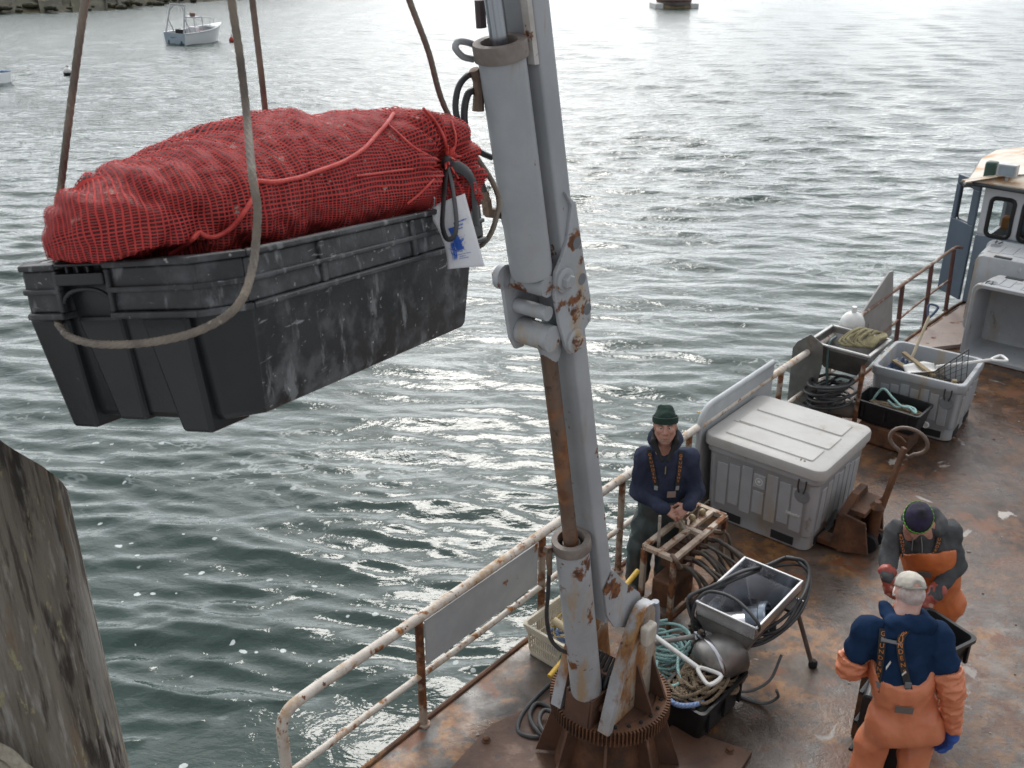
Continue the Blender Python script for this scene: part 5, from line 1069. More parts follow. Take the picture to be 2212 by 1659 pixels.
def shovel(label, a, b, mt, blade=None, grip='D', r=.016, gm=None, name='shovel', gw=.065):
    a, b = V(a), V(b); d = (b - a).normalized(); root = thing(name, label, 'shovel', a)
    m = MB(); m.tube([a, b], r, 10); m.build('shaft', mt, root); sd_ = d.cross(V((0, 0, 1)) if abs(d.z) < .9 else V((1, 0, 0))).normalized()
    m = MB(); P = [b - d * .02, b + d * .05 + sd_ * gw * .75, b + d * .13 + sd_ * gw, b + d * .135 - sd_ * gw, b + d * .05 - sd_ * gw * .75]; m.tube(smooth_path(P, 4, True), r * .85, 8, closed=True); m.build('grip', gm or mt, root)
    if blade:
        w_, l_ = blade; up = sd_.cross(d); m = MB(); m.sheet(lambda u, v: a - d * (l_ * u) + sd_ * (w_ * (v - .5) * (1 - .25 * u * u) * min(1, .35 + u * 3)) - up * (.05 * math.sin(math.pi * v) - .02), 8, 8); m.build('blade', mt, root, sharp=180, solid=.006)
    return root
shovel('white shovel leaning on the teal rope coil, its D-grip over the front crate', W(.235, .98, .52), W(.175, 1.50, .46), M_white, (.24, .3), r=.018)
small_tote('cream slatted basket of ropes standing at the rail behind the crane', Tc(.19, .32, .006, .03), .58, .46, .30, M_cream, 'slatted_basket', 'basket', None, True)
loose('basket_rope', 'blue rope coil lying in the cream basket', 'rope', coil(Tc(.12, .34, .12), .13, 5, .1, 31, .03), .012, M_brope)
loose('basket_rope', 'dark green twine tangle hanging out of the front of the cream basket', 'rope', tangle(Tc(.0, .56, .05), .14, .13, .24, 34, 32), .008, mat('green twine', (.03, .12, .09), (.05, .17, .12), scale=20, rough=.8))
loose('basket_rope', 'thin yellow line tangle on top of the cream basket', 'rope', tangle(Tc(.2, .34, .2), .2, .16, .1, 16, 33), .005, mat('yellow twine', (.42, .3, .08), rough=.8))
m = MB(); m.tube(smooth_path([W(.1, .25, .3), W(.1, .42, .26), W(.06, .56, .27)], 5), [.03] * 6 + [.045] * 5, 10); tag(m.build('glove', mat('cream rubber', (.5, .42, .28), (.4, .33, .2), scale=6, rough=.6), None, loc=W(.1, .42, .2)), 'cream rubber glove lying in the slatted basket', 'glove')
small_tote('low black tub between the cream basket and the gear ring', Tc(-.16, .74, .006, .1), .36, .26, .2)
pa, pb = V(at(1187, 1462, .36)), V(at(1378, 1233, .62)); m = MB(); m.tube([pa + (pb - pa) * (i / 6) for i in range(7)], .021, 10); tag(m.build('yellow_pole', M_yellow, None, loc=pa), 'long yellow pole slanting behind the crane from gear ring to rail', 'pole')
loose('hydraulic_hose_coil', 'black hose lying in loops on deck beside the crane foot', 'hose', smooth_path([V(at(x, y, z)) for x, y, z in ((1212, 1458, .04), (1165, 1500, .03), (1128, 1545, .03), (1120, 1580, .03), (1150, 1592, .04), (1192, 1585, .05), (1215, 1560, .06), (1190, 1530, .05), (1160, 1520, .05), (1145, 1545, .05), (1158, 1575, .06), (1190, 1598, .08), (1215, 1590, .09), (1200, 1545, .09), (1175, 1535, .09), (1165, 1560, .09), (1185, 1590, .1), (1225, 1600, .12))], 8), .017, M_hose, 10)
small_tote('black crate holding teal rope, tilted against the open bin', Tc(5.28, .93, .24, 1.60), .74, .44, .26)
m = MB(BF); m.box((5.08, .66, .01), (5.46, 1.22, .235)); tag(m.build('steel_block', M_rustd, None, loc=W(5.27, .95, 0), bevel=.02, smooth=False), 'rusty steel block under the black crate of teal rope', 'block')
loose('rope_end', 'teal rope arching over rubbish in the black crate by the open bin', 'rope', smooth_path([W(5.36, .66, .36), W(5.38, .76, .56), W(5.32, .9, .52), W(5.28, 1.02, .47), W(5.26, 1.12, .48), W(5.22, 1.2, .46), W(5.3, 1.16, .47), W(5.33, 1.06, .46), W(5.26, .98, .45), W(5.32, .86, .47)], 6), .013, M_teal)
loose('brown_cord', 'brown cord and sticks lying in the black crate by the open bin', 'rope', tangle(Tc(5.3, .95, .34), .14, .3, .1, 40, 44, .2), .014, M_hemp)

# far hopper by the rail with rope, buoy and hoses
def far_hopper():
    T = lambda p: W(5.0 + p[0], .0 + p[1], p[2]); root = thing('hopper', 'dull steel hopper with tall side plate by the rail, yellowish rope coiled on it', 'hopper', T((.3, .3, 0)))
    zt = 1.05; rg = lambda i, z: [(i, i, z), (.62 - i, i, z), (.62 - i, .68 - i, z), (i, .68 - i, z)]
    m = MB(T); m.loft([rg(.0, zt), rg(.02, zt), rg(.03, zt - .06), rg(.16, zt - .3), rg(.15, zt - .32), rg(.0, zt - .04), rg(.0, zt)]); m.build('box', M_stainr, root, smooth=False, bevel=.002)
    m = MB(T)
    for a, b in (((0, 0), (.62, 0)), ((.62, 0), (.62, .68)), ((.62, .68), (0, .68)), ((0, .68), (0, 0))): m.bar((a[0], a[1], zt + .004), (b[0], b[1], zt + .004), .03, .016)
    m.build('rolled_rim', mat('pale steel rim', (.58, .58, .57), (.45, .44, .43), scale=8, rough=.4), root, smooth=False)
    def ons(px, py, sv): r = ray(px, py); k = (sv + O.dot(A)) / r.dot(A); q = r * k + V((0, 0, CAM_H)); return (q - O).dot(B), q.z
    m = MB(BF); m.prism([(4.93,) + ons(x, y, 4.93) for x, y in ((1752, 722), (1722, 738), (1712, 752), (1700, 868), (1752, 882), (1775, 790), (1778, 745))], (.012, 0, 0)); m.build('side_plate', M_stainr, root, smooth=False, bevel=.003)
    for x, y in ((.05, .05), (.58, .05), (.05, .62)): m = MB(T); m.bar((x, y, 0), (x + .02, y, zt - .1), .04, .04, (1, 0, 0)); m.build('leg', M_post, root, smooth=False)
    m = MB(T); m.lathe([(.09, 0), (.1, .02), (.1, .5), (.08, .52)], 18, (.0, .12, .28), (.3, .9, .1)); m.build('auger_tube', mat('dark tube', (.09, .085, .08), (.14, .11, .09), scale=5, rough=.6), root)
    m = MB(T); m.lathe([(.08, 0), (.09, .02), (.09, .16)], 16, (-.05, .42, .12)); m.build('rusty_drum', M_rustd, root)
far_hopper()
loose('hose_coil', 'black hose coils heaped under the far steel hopper', 'hose', coil(Tc(4.95, .32, .36), .24, 11, .36, 52, .07, .05), .017, M_hose)
loose('hose_coil', 'dark blue-green hose draped over the rim of the far steel hopper', 'hose', smooth_path([W(5.2, .22, 1.1), W(5.05, .22, 1.08), W(4.97, .25, .9), W(4.95, .3, .6), W(4.97, .36, .3)], 6), .014, mat('blue green hose', (.04, .075, .075), rough=.5))
m = MB(); 
for k in range(7):
    o = k * .035; m.tube(smooth_path([W(5.12 + o * .6, .30 + o, 1.08 + .02 * (k % 3)), W(5.3 + o * .5, .34 + o, 1.16 + .015 * (k % 2)), W(5.5, .38 + o * .9, 1.15), W(5.62, .46 + o * .7, 1.10), W(5.55 - o * .3, .60 + o * .3, 1.12), W(5.35, .56 + o * .4, 1.13), W(5.15 + o * .4, .44 + o * .8, 1.07)], 6, True), .018, 8, closed=True)
tag(m.build('rope_coil', M_yrope, None, loc=W(5.35, .45, 1.05)), 'yellowish brown rope hank lying across the far steel hopper', 'rope')
m = MB(); c = W(5.80, .16, 1.06); m.ball(c, (.14, .14, .15), 18, 12); m.tube([c + V((.0, 0, .15)), c + V((.0, 0, .21))], .03, 8); tag(m.build('net_buoy', M_white, None, loc=c), 'round white buoy behind the yellowish rope by the rail', 'buoy')

# things standing in the open bin
def board(label, a, b, w_, h, mt): m = MB(); m.bar(a, b, w_, h); return tag(m.build('board', mt, None, loc=V(a), smooth=False, bevel=.003), label, 'board', 'boards in the open bin')
shovel('white shovel lying across the open bin, its D-grip past the rim', W(5.95, 1.12, .74), W(6.42, 1.58, .80), M_white, (.27, .34), r=.019)
shovel('wooden-handled tool with a blue grip sticking up out of the open bin', W(6.0, .78, .5), W(6.47, .80, 1.12), mat('bleached handle', (.52, .44, .32), (.42, .35, .25), scale=10, rough=.7), None, r=.017, gm=mat('blue grip', (.035, .06, .13), rough=.5), gw=.05)
board('upper weathered board lying crosswise in the open bin', W(6.02, .72, .78), W(5.78, 1.16, .70), .055, .025, M_wood)
board('lower weathered board close to the blue bag in the open bin', W(5.92, .66, .70), W(5.76, 1.02, .66), .07, .025, M_wood)
board('short stub of board poking up in the near corner of the open bin', W(5.78, 1.36, .55), W(5.72, 1.40, .74), .05, .03, M_wood)
m = MB(); g = random.Random(8); m.sheet(lambda u, v: W(5.82 + .30 * u, .60 + .28 * v, .60 + .10 * math.sin(3.1 * u) * math.sin(3.1 * v) + .025 * math.sin(u * 19 + v * 7) + .02 * math.sin(v * 23 - u * 5)), 22, 22); tag(m.build('blue_bag', mat('dark blue plastic bag', (.04, .065, .13), (.06, .09, .17), scale=8, rough=.4), None, loc=W(5.95, .74, .6), sharp=180, solid=.004), 'crumpled dark blue bag in the corner of the open bin', 'bag')
m = MB(); m.bar(W(5.84, 1.02, .58), W(5.84, 1.40, 1.0) + A * .2, .012, .012)
for k in range(9): f = k / 8; m.bar(W(5.84 + .2 * f, 1.02 + .38 * f, .58 + .42 * f), W(5.90 + .2 * f, 1.06 + .38 * f, .46), .006, .006)
for k in range(5): f = k / 5; m.bar(W(5.85 + .05 * f, 1.03 + .04 * f, .56 - .1 * f), W(6.04 + .05 * f, 1.41 + .02 * f, .96 - .42 * f), .005, .005)
tag(m.build('wire_rake', mat('dark wire mesh', (.05, .048, .045), rough=.6), None, loc=W(5.9, 1.2, .5), smooth=False), 'dark mesh rake leaning beside the white shovel in the open bin', 'rake')
m = MB(); m.box_ = 0; m.sheet(lambda u, v: W(5.72 + .74 * u, .62 + .76 * v, .42 + .06 * mn.noise(V((u * 6, v * 6, 1)))), 16, 16); tag(m.build('net_heap', mat('dark gear', (.05, .05, .045), (.10, .085, .06), scale=12, rough=.9, bump=.8, bscale=30), None, loc=W(6.05, 1, .4), sharp=180, solid=.02), 'dark heap of gear filling the bottom of the open bin', 'gear')
# totes beside the two men in orange
T1 = lambda p: W(.40 + p[2], 2.70 + p[1], .38 + p[0]); small_tote('black crate standing on end left of the man in the beige cap', T1, .74, .40, .26)
T2 = lambda p: W(1.04 + p[0] * .75 + p[2] * .1, 2.56 + p[1] * .9 - p[0] * .1, .70 + p[2] * .9 + p[0] * .0); small_tote('black crate with a grey-green rim held up between the two men in orange', Tc(1.0, 2.74, .66, .35), .46, .40, .26)
m = MB(BF); m.box((.75, 2.42, .006), (1.25, 2.85, .64)); m.box((.72, 2.39, .64), (1.28, 2.88, .655)); tag(m.build('sorting_stand', M_rustd, None, loc=W(1, 2.6, 0), smooth=False, bevel=.01), 'rusty sorting stand under the crate between the two men in orange', 'stand')
# bits and pieces lying on the deck
g = random.Random(77); m = MB()
for i in range(120):
    s, t = g.uniform(-1.5, 8), g.uniform(.3, 4.6); r_ = g.uniform(.004, .013); c = W(s, t, .001 + r_ * .3); m.ball(c, (r_ * g.uniform(.8, 1.8), r_, r_ * .5), 6, 4)
tag(m.build('shell_grit', mat('shell grit', (.45, .40, .35), (.12, .08, .06), scale=3, rough=.8), None, loc=W(2, 2, 0)), kind='stuff')
# ------------------------------------------------------------------ people: smooth-blended limbs meshed as one surface
def aty(px, py, y): r = ray(px, py); return r * (y / r.y) + V((0, 0, CAM_H))
def npv(p): return np.array((p[0], p[1], p[2]), np.float32)
class SDF:
    def __init__(s): s.p = []
    def cap(s, a, b, ra, rb=None, k=.03, sq=None, sub=False): s.p.append(('c', npv(a), npv(b), ra, ra if rb is None else rb, k, (npv(sq[0]), sq[1]) if sq else None, sub)); return s
    def ell(s, c, axes, rad, k=.03, sub=False): s.p.append(('e', npv(c), [npv(a) for a in axes], rad, k, sub)); return s
    def plane(s, pt, n): s.p.append(('p', npv(pt), npv(n))); return s         # cuts away the side the normal points to
    def dist1(s, X, Y, Z, q):
        if q[0] == 'c':
            _, a, b, ra, rb, k, sq, sub = q; d = b - a; L2 = float(d @ d) + 1e-9
            px, py, pz = X - a[0], Y - a[1], Z - a[2]; t = np.clip((px * d[0] + py * d[1] + pz * d[2]) / L2, 0, 1)
            px = px - t * d[0]; py = py - t * d[1]; pz = pz - t * d[2]
            if sq: n, f = sq; m = (px * n[0] + py * n[1] + pz * n[2]) * (f - 1); px = px + m * n[0]; py = py + m * n[1]; pz = pz + m * n[2]
            return np.sqrt(px * px + py * py + pz * pz) - (ra + t * (rb - ra))
        _, c, ax, rad, k, sub = q; px, py, pz = X - c[0], Y - c[1], Z - c[2]; u = [px * a[0] + py * a[1] + pz * a[2] for a in ax]
        k0 = np.sqrt(sum((u[i] / rad[i]) ** 2 for i in range(3))); k1 = np.sqrt(sum((u[i] / rad[i] ** 2) ** 2 for i in range(3))) + 1e-6
        return k0 * (k0 - 1) / k1
    def grid(s, res, noise=None):
        lo = np.full(3, 1e9); hi = -lo
        for q in s.p:
            if q[0] == 'c' and not q[7]: r_ = max(q[3], q[4]); lo = np.minimum(lo, np.minimum(q[1], q[2]) - r_); hi = np.maximum(hi, np.maximum(q[1], q[2]) + r_)
            if q[0] == 'e' and not q[5]: r_ = max(q[3]); lo = np.minimum(lo, q[1] - r_); hi = np.maximum(hi, q[1] + r_)
        lo -= .03; hi += .03; n = np.ceil((hi - lo) / res).astype(int) + 1
        ax = [lo[i] + res * np.arange(n[i]) for i in range(3)]; D = np.full(n, .2, np.float32)
        for q in s.p:
            if q[0] == 'p':
                X, Y, Z = np.meshgrid(*ax, indexing='ij', sparse=True); pt, nn = q[1], q[2]
                D = np.maximum(D, (X - pt[0]) * nn[0] + (Y - pt[1]) * nn[1] + (Z - pt[2]) * nn[2]).astype(np.float32); continue
            if q[0] == 'c': r_ = max(q[3], q[4]) + .06 + q[5]; a = np.minimum(q[1], q[2]) - r_; b = np.maximum(q[1], q[2]) + r_; k = q[5]; sub = q[7]
            else: r_ = max(q[3]) + .06 + q[4]; a = q[1] - r_; b = q[1] + r_; k = q[4]; sub = q[5]
            i0 = np.clip(((a - lo) / res).astype(int), 0, n - 1); i1 = np.clip(((b - lo) / res).astype(int) + 2, 1, n)
            if np.any(i1 <= i0): continue
            sl = tuple(slice(i0[i], i1[i]) for i in range(3)); X, Y, Z = np.meshgrid(*[ax[i][sl[i]] for i in range(3)], indexing='ij', sparse=True)
            d = s.dist1(X, Y, Z, q).astype(np.float32); o = D[sl]
            if sub: d = -d; h = np.clip(.5 - .5 * (o - d) / k, 0, 1); D[sl] = o + (d - o) * h + k * h * (1 - h)
            else: h = np.clip(.5 + .5 * (o - d) / k, 0, 1); D[sl] = o + (d - o) * h - k * h * (1 - h)
        if noise:
            X, Y, Z = np.meshgrid(*ax, indexing='ij', sparse=True); D = D + noise(X, Y, Z).astype(np.float32)
        return D, lo, res
    def mesh(s, name, mats, parent, res=.008, noise=None, sharp=180):
        D, lo, res = s.grid(res, noise); S = D < 0; n = np.array(D.shape); C = np.zeros(n - 1, np.int8); cnt = np.zeros(n - 1, np.float32); P = np.zeros(tuple(n - 1) + (3,), np.float32)
        for dx in (0, 1):
            for dy in (0, 1):
                for dz in (0, 1): C += S[dx:n[0] - 1 + dx, dy:n[1] - 1 + dy, dz:n[2] - 1 + dz]
        act = (C > 0) & (C < 8); I = np.argwhere(act); base = I.astype(np.float32); acc = np.zeros_like(base); ct = np.zeros(len(I), np.float32)
        g = lambda o: D[I[:, 0] + o[0], I[:, 1] + o[1], I[:, 2] + o[2]]
        for axn in range(3):
            for p in ((0, 0), (0, 1), (1, 0), (1, 1)):
                o0 = [0, 0, 0]; oth = [i for i in range(3) if i != axn]; o0[oth[0]], o0[oth[1]] = p; o1 = list(o0); o1[axn] = 1
                a, b = g(o0), g(o1); x = (a < 0) != (b < 0); t = np.where(x, a / np.where(np.abs(a - b) < 1e-9, 1, a - b), 0)
                q = np.tile(np.array(o0, np.float32), (len(I), 1)); q[:, axn] += t; acc[x] += q[x]; ct[x] += 1
        verts = (base + acc / np.maximum(ct, 1)[:, None]) * res + lo
        idx = np.full(n - 1, -1, np.int64); idx[act] = np.arange(len(I)); F = []
        for axn in range(3):
            o = [i for i in range(3) if i != axn]; a = np.take(S, range(0, n[axn] - 1), axn); b = np.take(S, range(1, n[axn]), axn); x = np.argwhere(a != b)
            x = x[(x[:, o[0]] > 0) & (x[:, o[1]] > 0) & (x[:, o[0]] < n[o[0]] - 1) & (x[:, o[1]] < n[o[1]] - 1)]
            fl = a[x[:, 0], x[:, 1], x[:, 2]]; Q = []
            for u, v in ((-1, -1), (0, -1), (0, 0), (-1, 0)): y = x.copy(); y[:, o[0]] += u; y[:, o[1]] += v; Q.append(idx[y[:, 0], y[:, 1], y[:, 2]])
            Q = np.stack(Q, -1); flip = fl if axn != 1 else ~fl; Q[~flip] = Q[~flip][:, ::-1]; F.append(Q)
        F = np.concatenate(F); F = F[(F >= 0).all(1)]; base_l = root_loc(parent)
        me = bpy.data.meshes.new(name); me.from_pydata((verts - np.array(base_l)).tolist(), [], F.tolist()); me.validate()
        return finish(name, me, mats, parent, None, True, sharp)
    def pdist(s, p):                                # for laying straps on cloth
        X, Y, Z = np.array([p[0]]), np.array([p[1]]), np.array([p[2]]); D = .5
        for q in s.p:
            if q[0] == 'p': continue
            d = float(s.dist1(X, Y, Z, q)[0]); k = q[5] if q[0] == 'c' else q[4]; sub = q[7] if q[0] == 'c' else q[5]
            if sub: continue
            h = min(1, max(0, .5 + .5 * (D - d) / k)); D = D + (d - D) * h - k * h * (1 - h)
        return D
    def grad(s, p):
        e = .004; g = V([s.pdist(p + V([e if i == j else 0 for j in range(3)])) - s.pdist(p - V([e if i == j else 0 for j in range(3)])) for i in range(3)]); return g.normalized()
    def cast(s, px, py, lift=.004, start=1.0):
        d = ray(px, py).normalized(); p = V((0, 0, CAM_H)) + d * start
        for _ in range(160):
            q = s.pdist(p)
            if q < lift: break
            p = p + d * max(.002, q * .7)
        return p
def wrinkle(amp, seed, L_=.10, zs=1.0):
    g = np.random.default_rng(seed); W_ = [(g.normal(size=3), g.uniform(0, 6.28), g.uniform(.6, 1.5)) for _ in range(7)]
    def f(X, Y, Z):
        o = 0
        for d, p, l in W_:
            d = d / np.linalg.norm(d); k = 6.283 / (L_ * l); o = o + 1.0 - 2 * np.abs(np.sin(.5 * k * (X * d[0] + Y * d[1] + Z * d[2] * zs) + p + 1.1 * np.sin(k * .4 * (X * d[1] - Z * d[0]) + p))) ** .8
        return -o * amp / 3.2
    return f
SKIN = mat('weathered skin', (.44, .235, .175), (.36, .175, .13), scale=14, rough=.5, bump=.1, bscale=120, layers=[((.40, .14, .11), .6, .2, 11, .5)])
SKIN3 = mat('pale ruddy skin', (.52, .32, .27), (.46, .25, .205), scale=14, rough=.5, bump=.1, bscale=120)
M_eye = mat('eye white', (.5, .48, .46), rough=.3); M_iris = mat('eye iris', (.03, .025, .02), rough=.2)
M_brow = mat('brow hair', (.09, .065, .05), rough=.9); M_lip = mat('lips', (.34, .13, .11), rough=.45)
M_text = mat('orange strap lettering', (.60, .20, .05), rough=.7); M_strap = mat('black strap', (.016, .014, .014), (.03, .026, .024), scale=30, rough=.8)
GLY = {}
def letter(ch):
    if ch not in GLY:
        cu = bpy.data.curves.new('glyph', 'FONT'); cu.body = ch; cu.size = 1; cu.align_x = 'CENTER'; o = bpy.data.objects.new('glyph', cu); COL.objects.link(o)
        bpy.context.view_layer.update(); me = bpy.data.meshes.new_from_object(o.evaluated_get(bpy.context.evaluated_depsgraph_get())); GLY[ch] = ([V(v.co) for v in me.vertices], [tuple(p.vertices) for p in me.polygons])
        bpy.data.objects.remove(o); bpy.data.curves.remove(cu); bpy.data.meshes.remove(me)
    return GLY[ch]
def strap(parent, sdf, pix, word, w_=.04, upright=True, start=4.0, t0=.06, t1=.8):
    """webbing laid along image points on the cloth, the word printed down it"""
    P = smooth_path([sdf.cast(x, y, .006, start) for x, y in pix], 6); Ns = [sdf.grad(p) for p in P]; T = frames(P); m = MB(); rows = []
    for p, n, t in zip(P, Ns, T): s_ = t[0].cross(n).normalized(); rows.append([p + s_ * w_ / 2 + n * .003, p + s_ * w_ / 2 - n * .004, p - s_ * w_ / 2 - n * .004, p - s_ * w_ / 2 + n * .003])
    m.loft(rows, cap0=True, cap1=True); o = m.build('suspender', M_strap, parent, smooth=False)
    m = MB(); n = len(P) - 1; ln = sum((P[i + 1] - P[i]).length for i in range(n)); h = ln * (t1 - t0) / max(1, len(word))
    for k, ch in enumerate(word):
        f = t0 + (t1 - t0) * (k + .5) / len(word); i = min(n - 1, int(f * n)); p = P[i].lerp(P[i + 1], f * n - i); nn = Ns[i]; t = T[i][0]; s_ = t.cross(nn).normalized()
        vs, fs = letter(ch)
        if upright: ex, ey, sx, sy = -s_, -t, w_ * .95, h * 1.05
        else: ex, ey, sx, sy = t, -s_, h * 1.2, w_ * 1.05
        if upright and ex.x < 0: ex = -ex
        m.add([p + ex * (v.x * sx) + ey * ((v.y - .36) * sy) + nn * .0048 for v in vs], fs)
    if word: m.build('strap_lettering', M_text, o, smooth=False, recalc=False)
    return P
def hand_prims(S, wr, d, pn, side, curl, grow=0, thumb=(.55, .55), fingers=1.0):
    """palm and five fingers: d points along the hand, pn out of the palm, side towards the thumb"""
    d = d.normalized(); pn = (pn - d * pn.dot(d)).normalized(); side = side - d * side.dot(d) - pn * side.dot(pn); side.normalize(); G = grow
    for o in (-.028, -.008, .012, .030): S.cap(wr + side * o * .7 + d * .01, wr + d * .088 + side * o, .0155 + G, .0135 + G, .012)
    for i, (o, l) in enumerate(((.032, .92), (.011, 1.03), (-.010, .96), (-.029, .76))):
        a = wr + d * .088 + side * o; dd = d; seg = [.040 * l * fingers, .026 * l * fingers, .020 * l * fingers]; r_ = [.0098, .0088, .0078, .0068]; c = curl[i] if isinstance(curl, (list, tuple)) else curl
        ang = 0
        for j in range(3):
            ang += c * (.75, 1.0, .7)[j]; dd = d * math.cos(ang) + pn * math.sin(ang) + side * ((1.5 - i) * .05); b = a + dd * seg[j]; S.cap(a, b, r_[j] + G, r_[j + 1] + G, .004); a = b
    a = wr + d * .028 + side * .030 + pn * .006; b = a + (d * thumb[0] + side * .75 + pn * .35).normalized() * .040; c = b + (d * .9 + side * .18 + pn * thumb[1]).normalized() * .030; e = c + (d * .95 + pn * thumb[1] * 1.2).normalized() * .024
    S.cap(a, b, .0155 + G, .0115 + G, .010); S.cap(b, c, .0110 + G, .0098 + G, .005); S.cap(c, e, .0098 + G, .0078 + G, .005)
def head_prims(S, h, f, u, scale=1.0, neck=None):
    r = f.cross(u).normalized(); q = lambda x, y, z: h + (r * x + f * y + u * z) * scale; k = scale; ax = (r, f, u)
    S.ell(q(0, -.012, .025), ax, (.076 * k, .097 * k, .092 * k), .02); S.ell(q(0, .022, -.03), ax, (.064 * k, .073 * k, .092 * k), .03)
    for sg in (-1, 1):
        S.cap(q(sg * .052, -.005, -.055), q(sg * .018, .062, -.098), .024 * k, .018 * k, .03); S.ell(q(sg * .040, .062, -.012), ax, (.026 * k, .022 * k, .020 * k), .02)
        S.cap(q(sg * .012, .086, .034), q(sg * .050, .068, .036), .0125 * k, .010 * k, .015)
        S.ell(q(sg * .032, .094, .014), ax, (.015 * k, .013 * k, .010 * k), .012, sub=True)
        S.ell(q(sg * .077, -.006, -.004), ax, (.009 * k, .020 * k, .031 * k), .008); S.cap(q(sg * .015, .090, -.036), q(sg * .030, .076, -.052), .006 * k, .005 * k, .012)
        S.ell(q(sg * .011, .1, -.026), ax, (.009 * k, .009 * k, .007 * k), .008)
    S.ell(q(0, .064, -.100), ax, (.026 * k, .020 * k, .018 * k), .02)
    S.cap(q(0, .088, .026), q(0, .112, -.018), .008 * k, .0125 * k, .012); S.cap(q(-.018, .084, -.062), q(.018, .084, -.062), .010 * k, None, .012); S.cap(q(-.02, .097, -.0635), q(.02, .097, -.0635), .003 * k, None, .004, sub=True)
    if neck is not None: S.cap(q(0, -.02, -.06), neck, .056 * k, .062 * k, .03)
    return q
def face_parts(root, body, q, r, f, u, beard=None):
    for sg in (-1, 1):
        m = MB(); m.ball(q(sg * .032, .073, .013), .0125, 10, 8); e = m.build('eye', M_eye, body)
        m = MB(); m.ball(q(sg * .032, .0815, .0125), .0062, 8, 6); m.build('iris', M_iris, e) if False else None
        m = MB(); m.lathe([(.0058, 0), (.0045, .0012), (0.0005, .0016)], 10, q(sg * .0315, .0845, .0125), f, cap=False); m.build('iris', M_iris, e)
        m = MB(); m.tube([q(sg * .014, .097, .034), q(sg * .033, .094, .041), q(sg * .052, .078, .036)], [.004, .0048, .003], 6); m.build('eyebrow', M_brow, body)
    m = MB(); m.tube([q(-.022, .088, -.064), q(0, .096, -.0655), q(.022, .088, -.064)], [.002, .0042, .002], 6); m.build('lips', M_lip, body)
CUFF = {}
def person(label, J, cloth, face=True, skin=None, base=None):
    """J: joints in world space; cloth: what is worn"""
    root = thing('person', label, 'person', base); S = SDF(); sk = skin or SKIN
    f, u = J['hf'].normalized(), J['hu'].normalized(); u = (u - f * u.dot(f)).normalized(); r = f.cross(u); bf = J['bf'].normalized()
    q = head_prims(S, J['head'], f, u, J.get('hs', 1.0), J['neck'])
    sq = (bf, 1.45)
    def torso(X, g, sqf=1.4):
        s2 = (bf, sqf); c = J['chest']; p = J['pelvis']
        X.cap(p, J['belly'], .150 + g, .155 + g, .06, s2); X.cap(J['belly'], c, .155 + g, .165 + g, .06, s2)
        X.cap(J['shR'], J['shL'], .062 + g, None, .06); X.cap(c + V((0, 0, .05)), J['neck'], .10 + g, .06 + g, .06)
    def arm(X, s, g, full=True, k=.035):
        X.cap(J['sh' + s], J['el' + s], .058 + g, .045 + g, k); X.cap(J['el' + s], J['wr' + s], .044 + g, .030 + g, k)
    def leg(X, s, g, end=None):
        X.cap(J['hip' + s], J['kn' + s], .088 + g, .060 + g, .04); X.cap(J['kn' + s], J['an' + s], .058 + g, .042 + g, .03)
    torso(S, 0)
    for s in 'RL':
        arm(S, s, 0); leg(S, s, 0); S.cap(J['an' + s], J['an' + s] + bf * .15 - V((0, 0, .045)), .042, .034, .03)
        hd = J['hand' + s]; hand_prims(S, J['wr' + s], *hd)
    body = S.mesh('body', sk, root, .0066)
    if face: face_parts(root, body, q, r, f, u)
    J['q'] = q; J['r'] = r; J['f'] = f; J['u'] = u
    cloth(root, J, torso, arm, leg, body)
    return root
def boots(root, J, mt):
    for s in 'RL':
        X = SDF(); a = J['an' + s]; bf = J['bf']; X.cap(a + V((0, 0, .22)), a, .068, .055, .02); X.cap(a - V((0, 0, .02)), a + bf * .15 - V((0, 0, .05)), .055, .045, .03); X.plane(V((0, 0, .004)), (0, 0, -1)); X.mesh('boot', mt, root, .012)
M_hood1 = mat('faded navy fleece', (.040, .047, .078), (.026, .031, .052), scale=5, rough=.95, bump=.2, bscale=160, spec=.1, layers=[((.075, .085, .12), .60, .15, 6, .95), ((.17, .18, .20), .72, .06, 7, .95)])
M_bib1 = mat('dark green oilskin', (.045, .060, .062), (.032, .042, .045), scale=4, rough=.42, layers=[((.075, .085, .085), .6, .15, 5, .5)], bump=.15, bscale=12)
M_green = mat('dark green knit', (.012, .036, .026), (.008, .024, .018), scale=8, rough=.95, bump=.4, bscale=160)
M_hood2 = mat('grey fleece', (.085, .088, .092), (.06, .062, .066), scale=6, rough=.95, bump=.2, bscale=160, spec=.1, layers=[((.13, .13, .13), .62, .15, 6, .95)])
M_or = mat('orange oilskin', (.56, .155, .045), (.47, .12, .035), scale=4, rough=.42, bump=.2, bscale=10, layers=[((.36, .15, .075), .58, .16, 3.5, .5), ((.55, .27, .17), .66, .1, 6, .5)])
M_or3 = mat('faded orange oilskin', (.58, .20, .10), (.50, .155, .075), scale=4, rough=.45, bump=.2, bscale=10, layers=[((.40, .19, .12), .56, .16, 3.0, .5), ((.50, .33, .25), .66, .1, 7, .5)])
M_navy = mat('navy fleece', (.012, .030, .075), (.008, .021, .052), scale=6, rough=.95, bump=.2, bscale=160, spec=.1)
M_redg = mat('red brown rubber glove', (.36, .075, .05), (.27, .055, .04), scale=9, rough=.45, layers=[((.42, .16, .11), .62, .1, 9, .5)])
M_blueg = mat('blue rubber glove', (.02, .085, .36), (.015, .06, .27), scale=9, rough=.42)
M_cap = mat('beige cap cloth', (.52, .485, .43), (.43, .40, .35), scale=7, rough=.9, bump=.2, bscale=90, layers=[((.30, .27, .23), .64, .1, 8, .9)])
M_patch = mat('grey label patch', (.14, .12, .11), rough=.7)

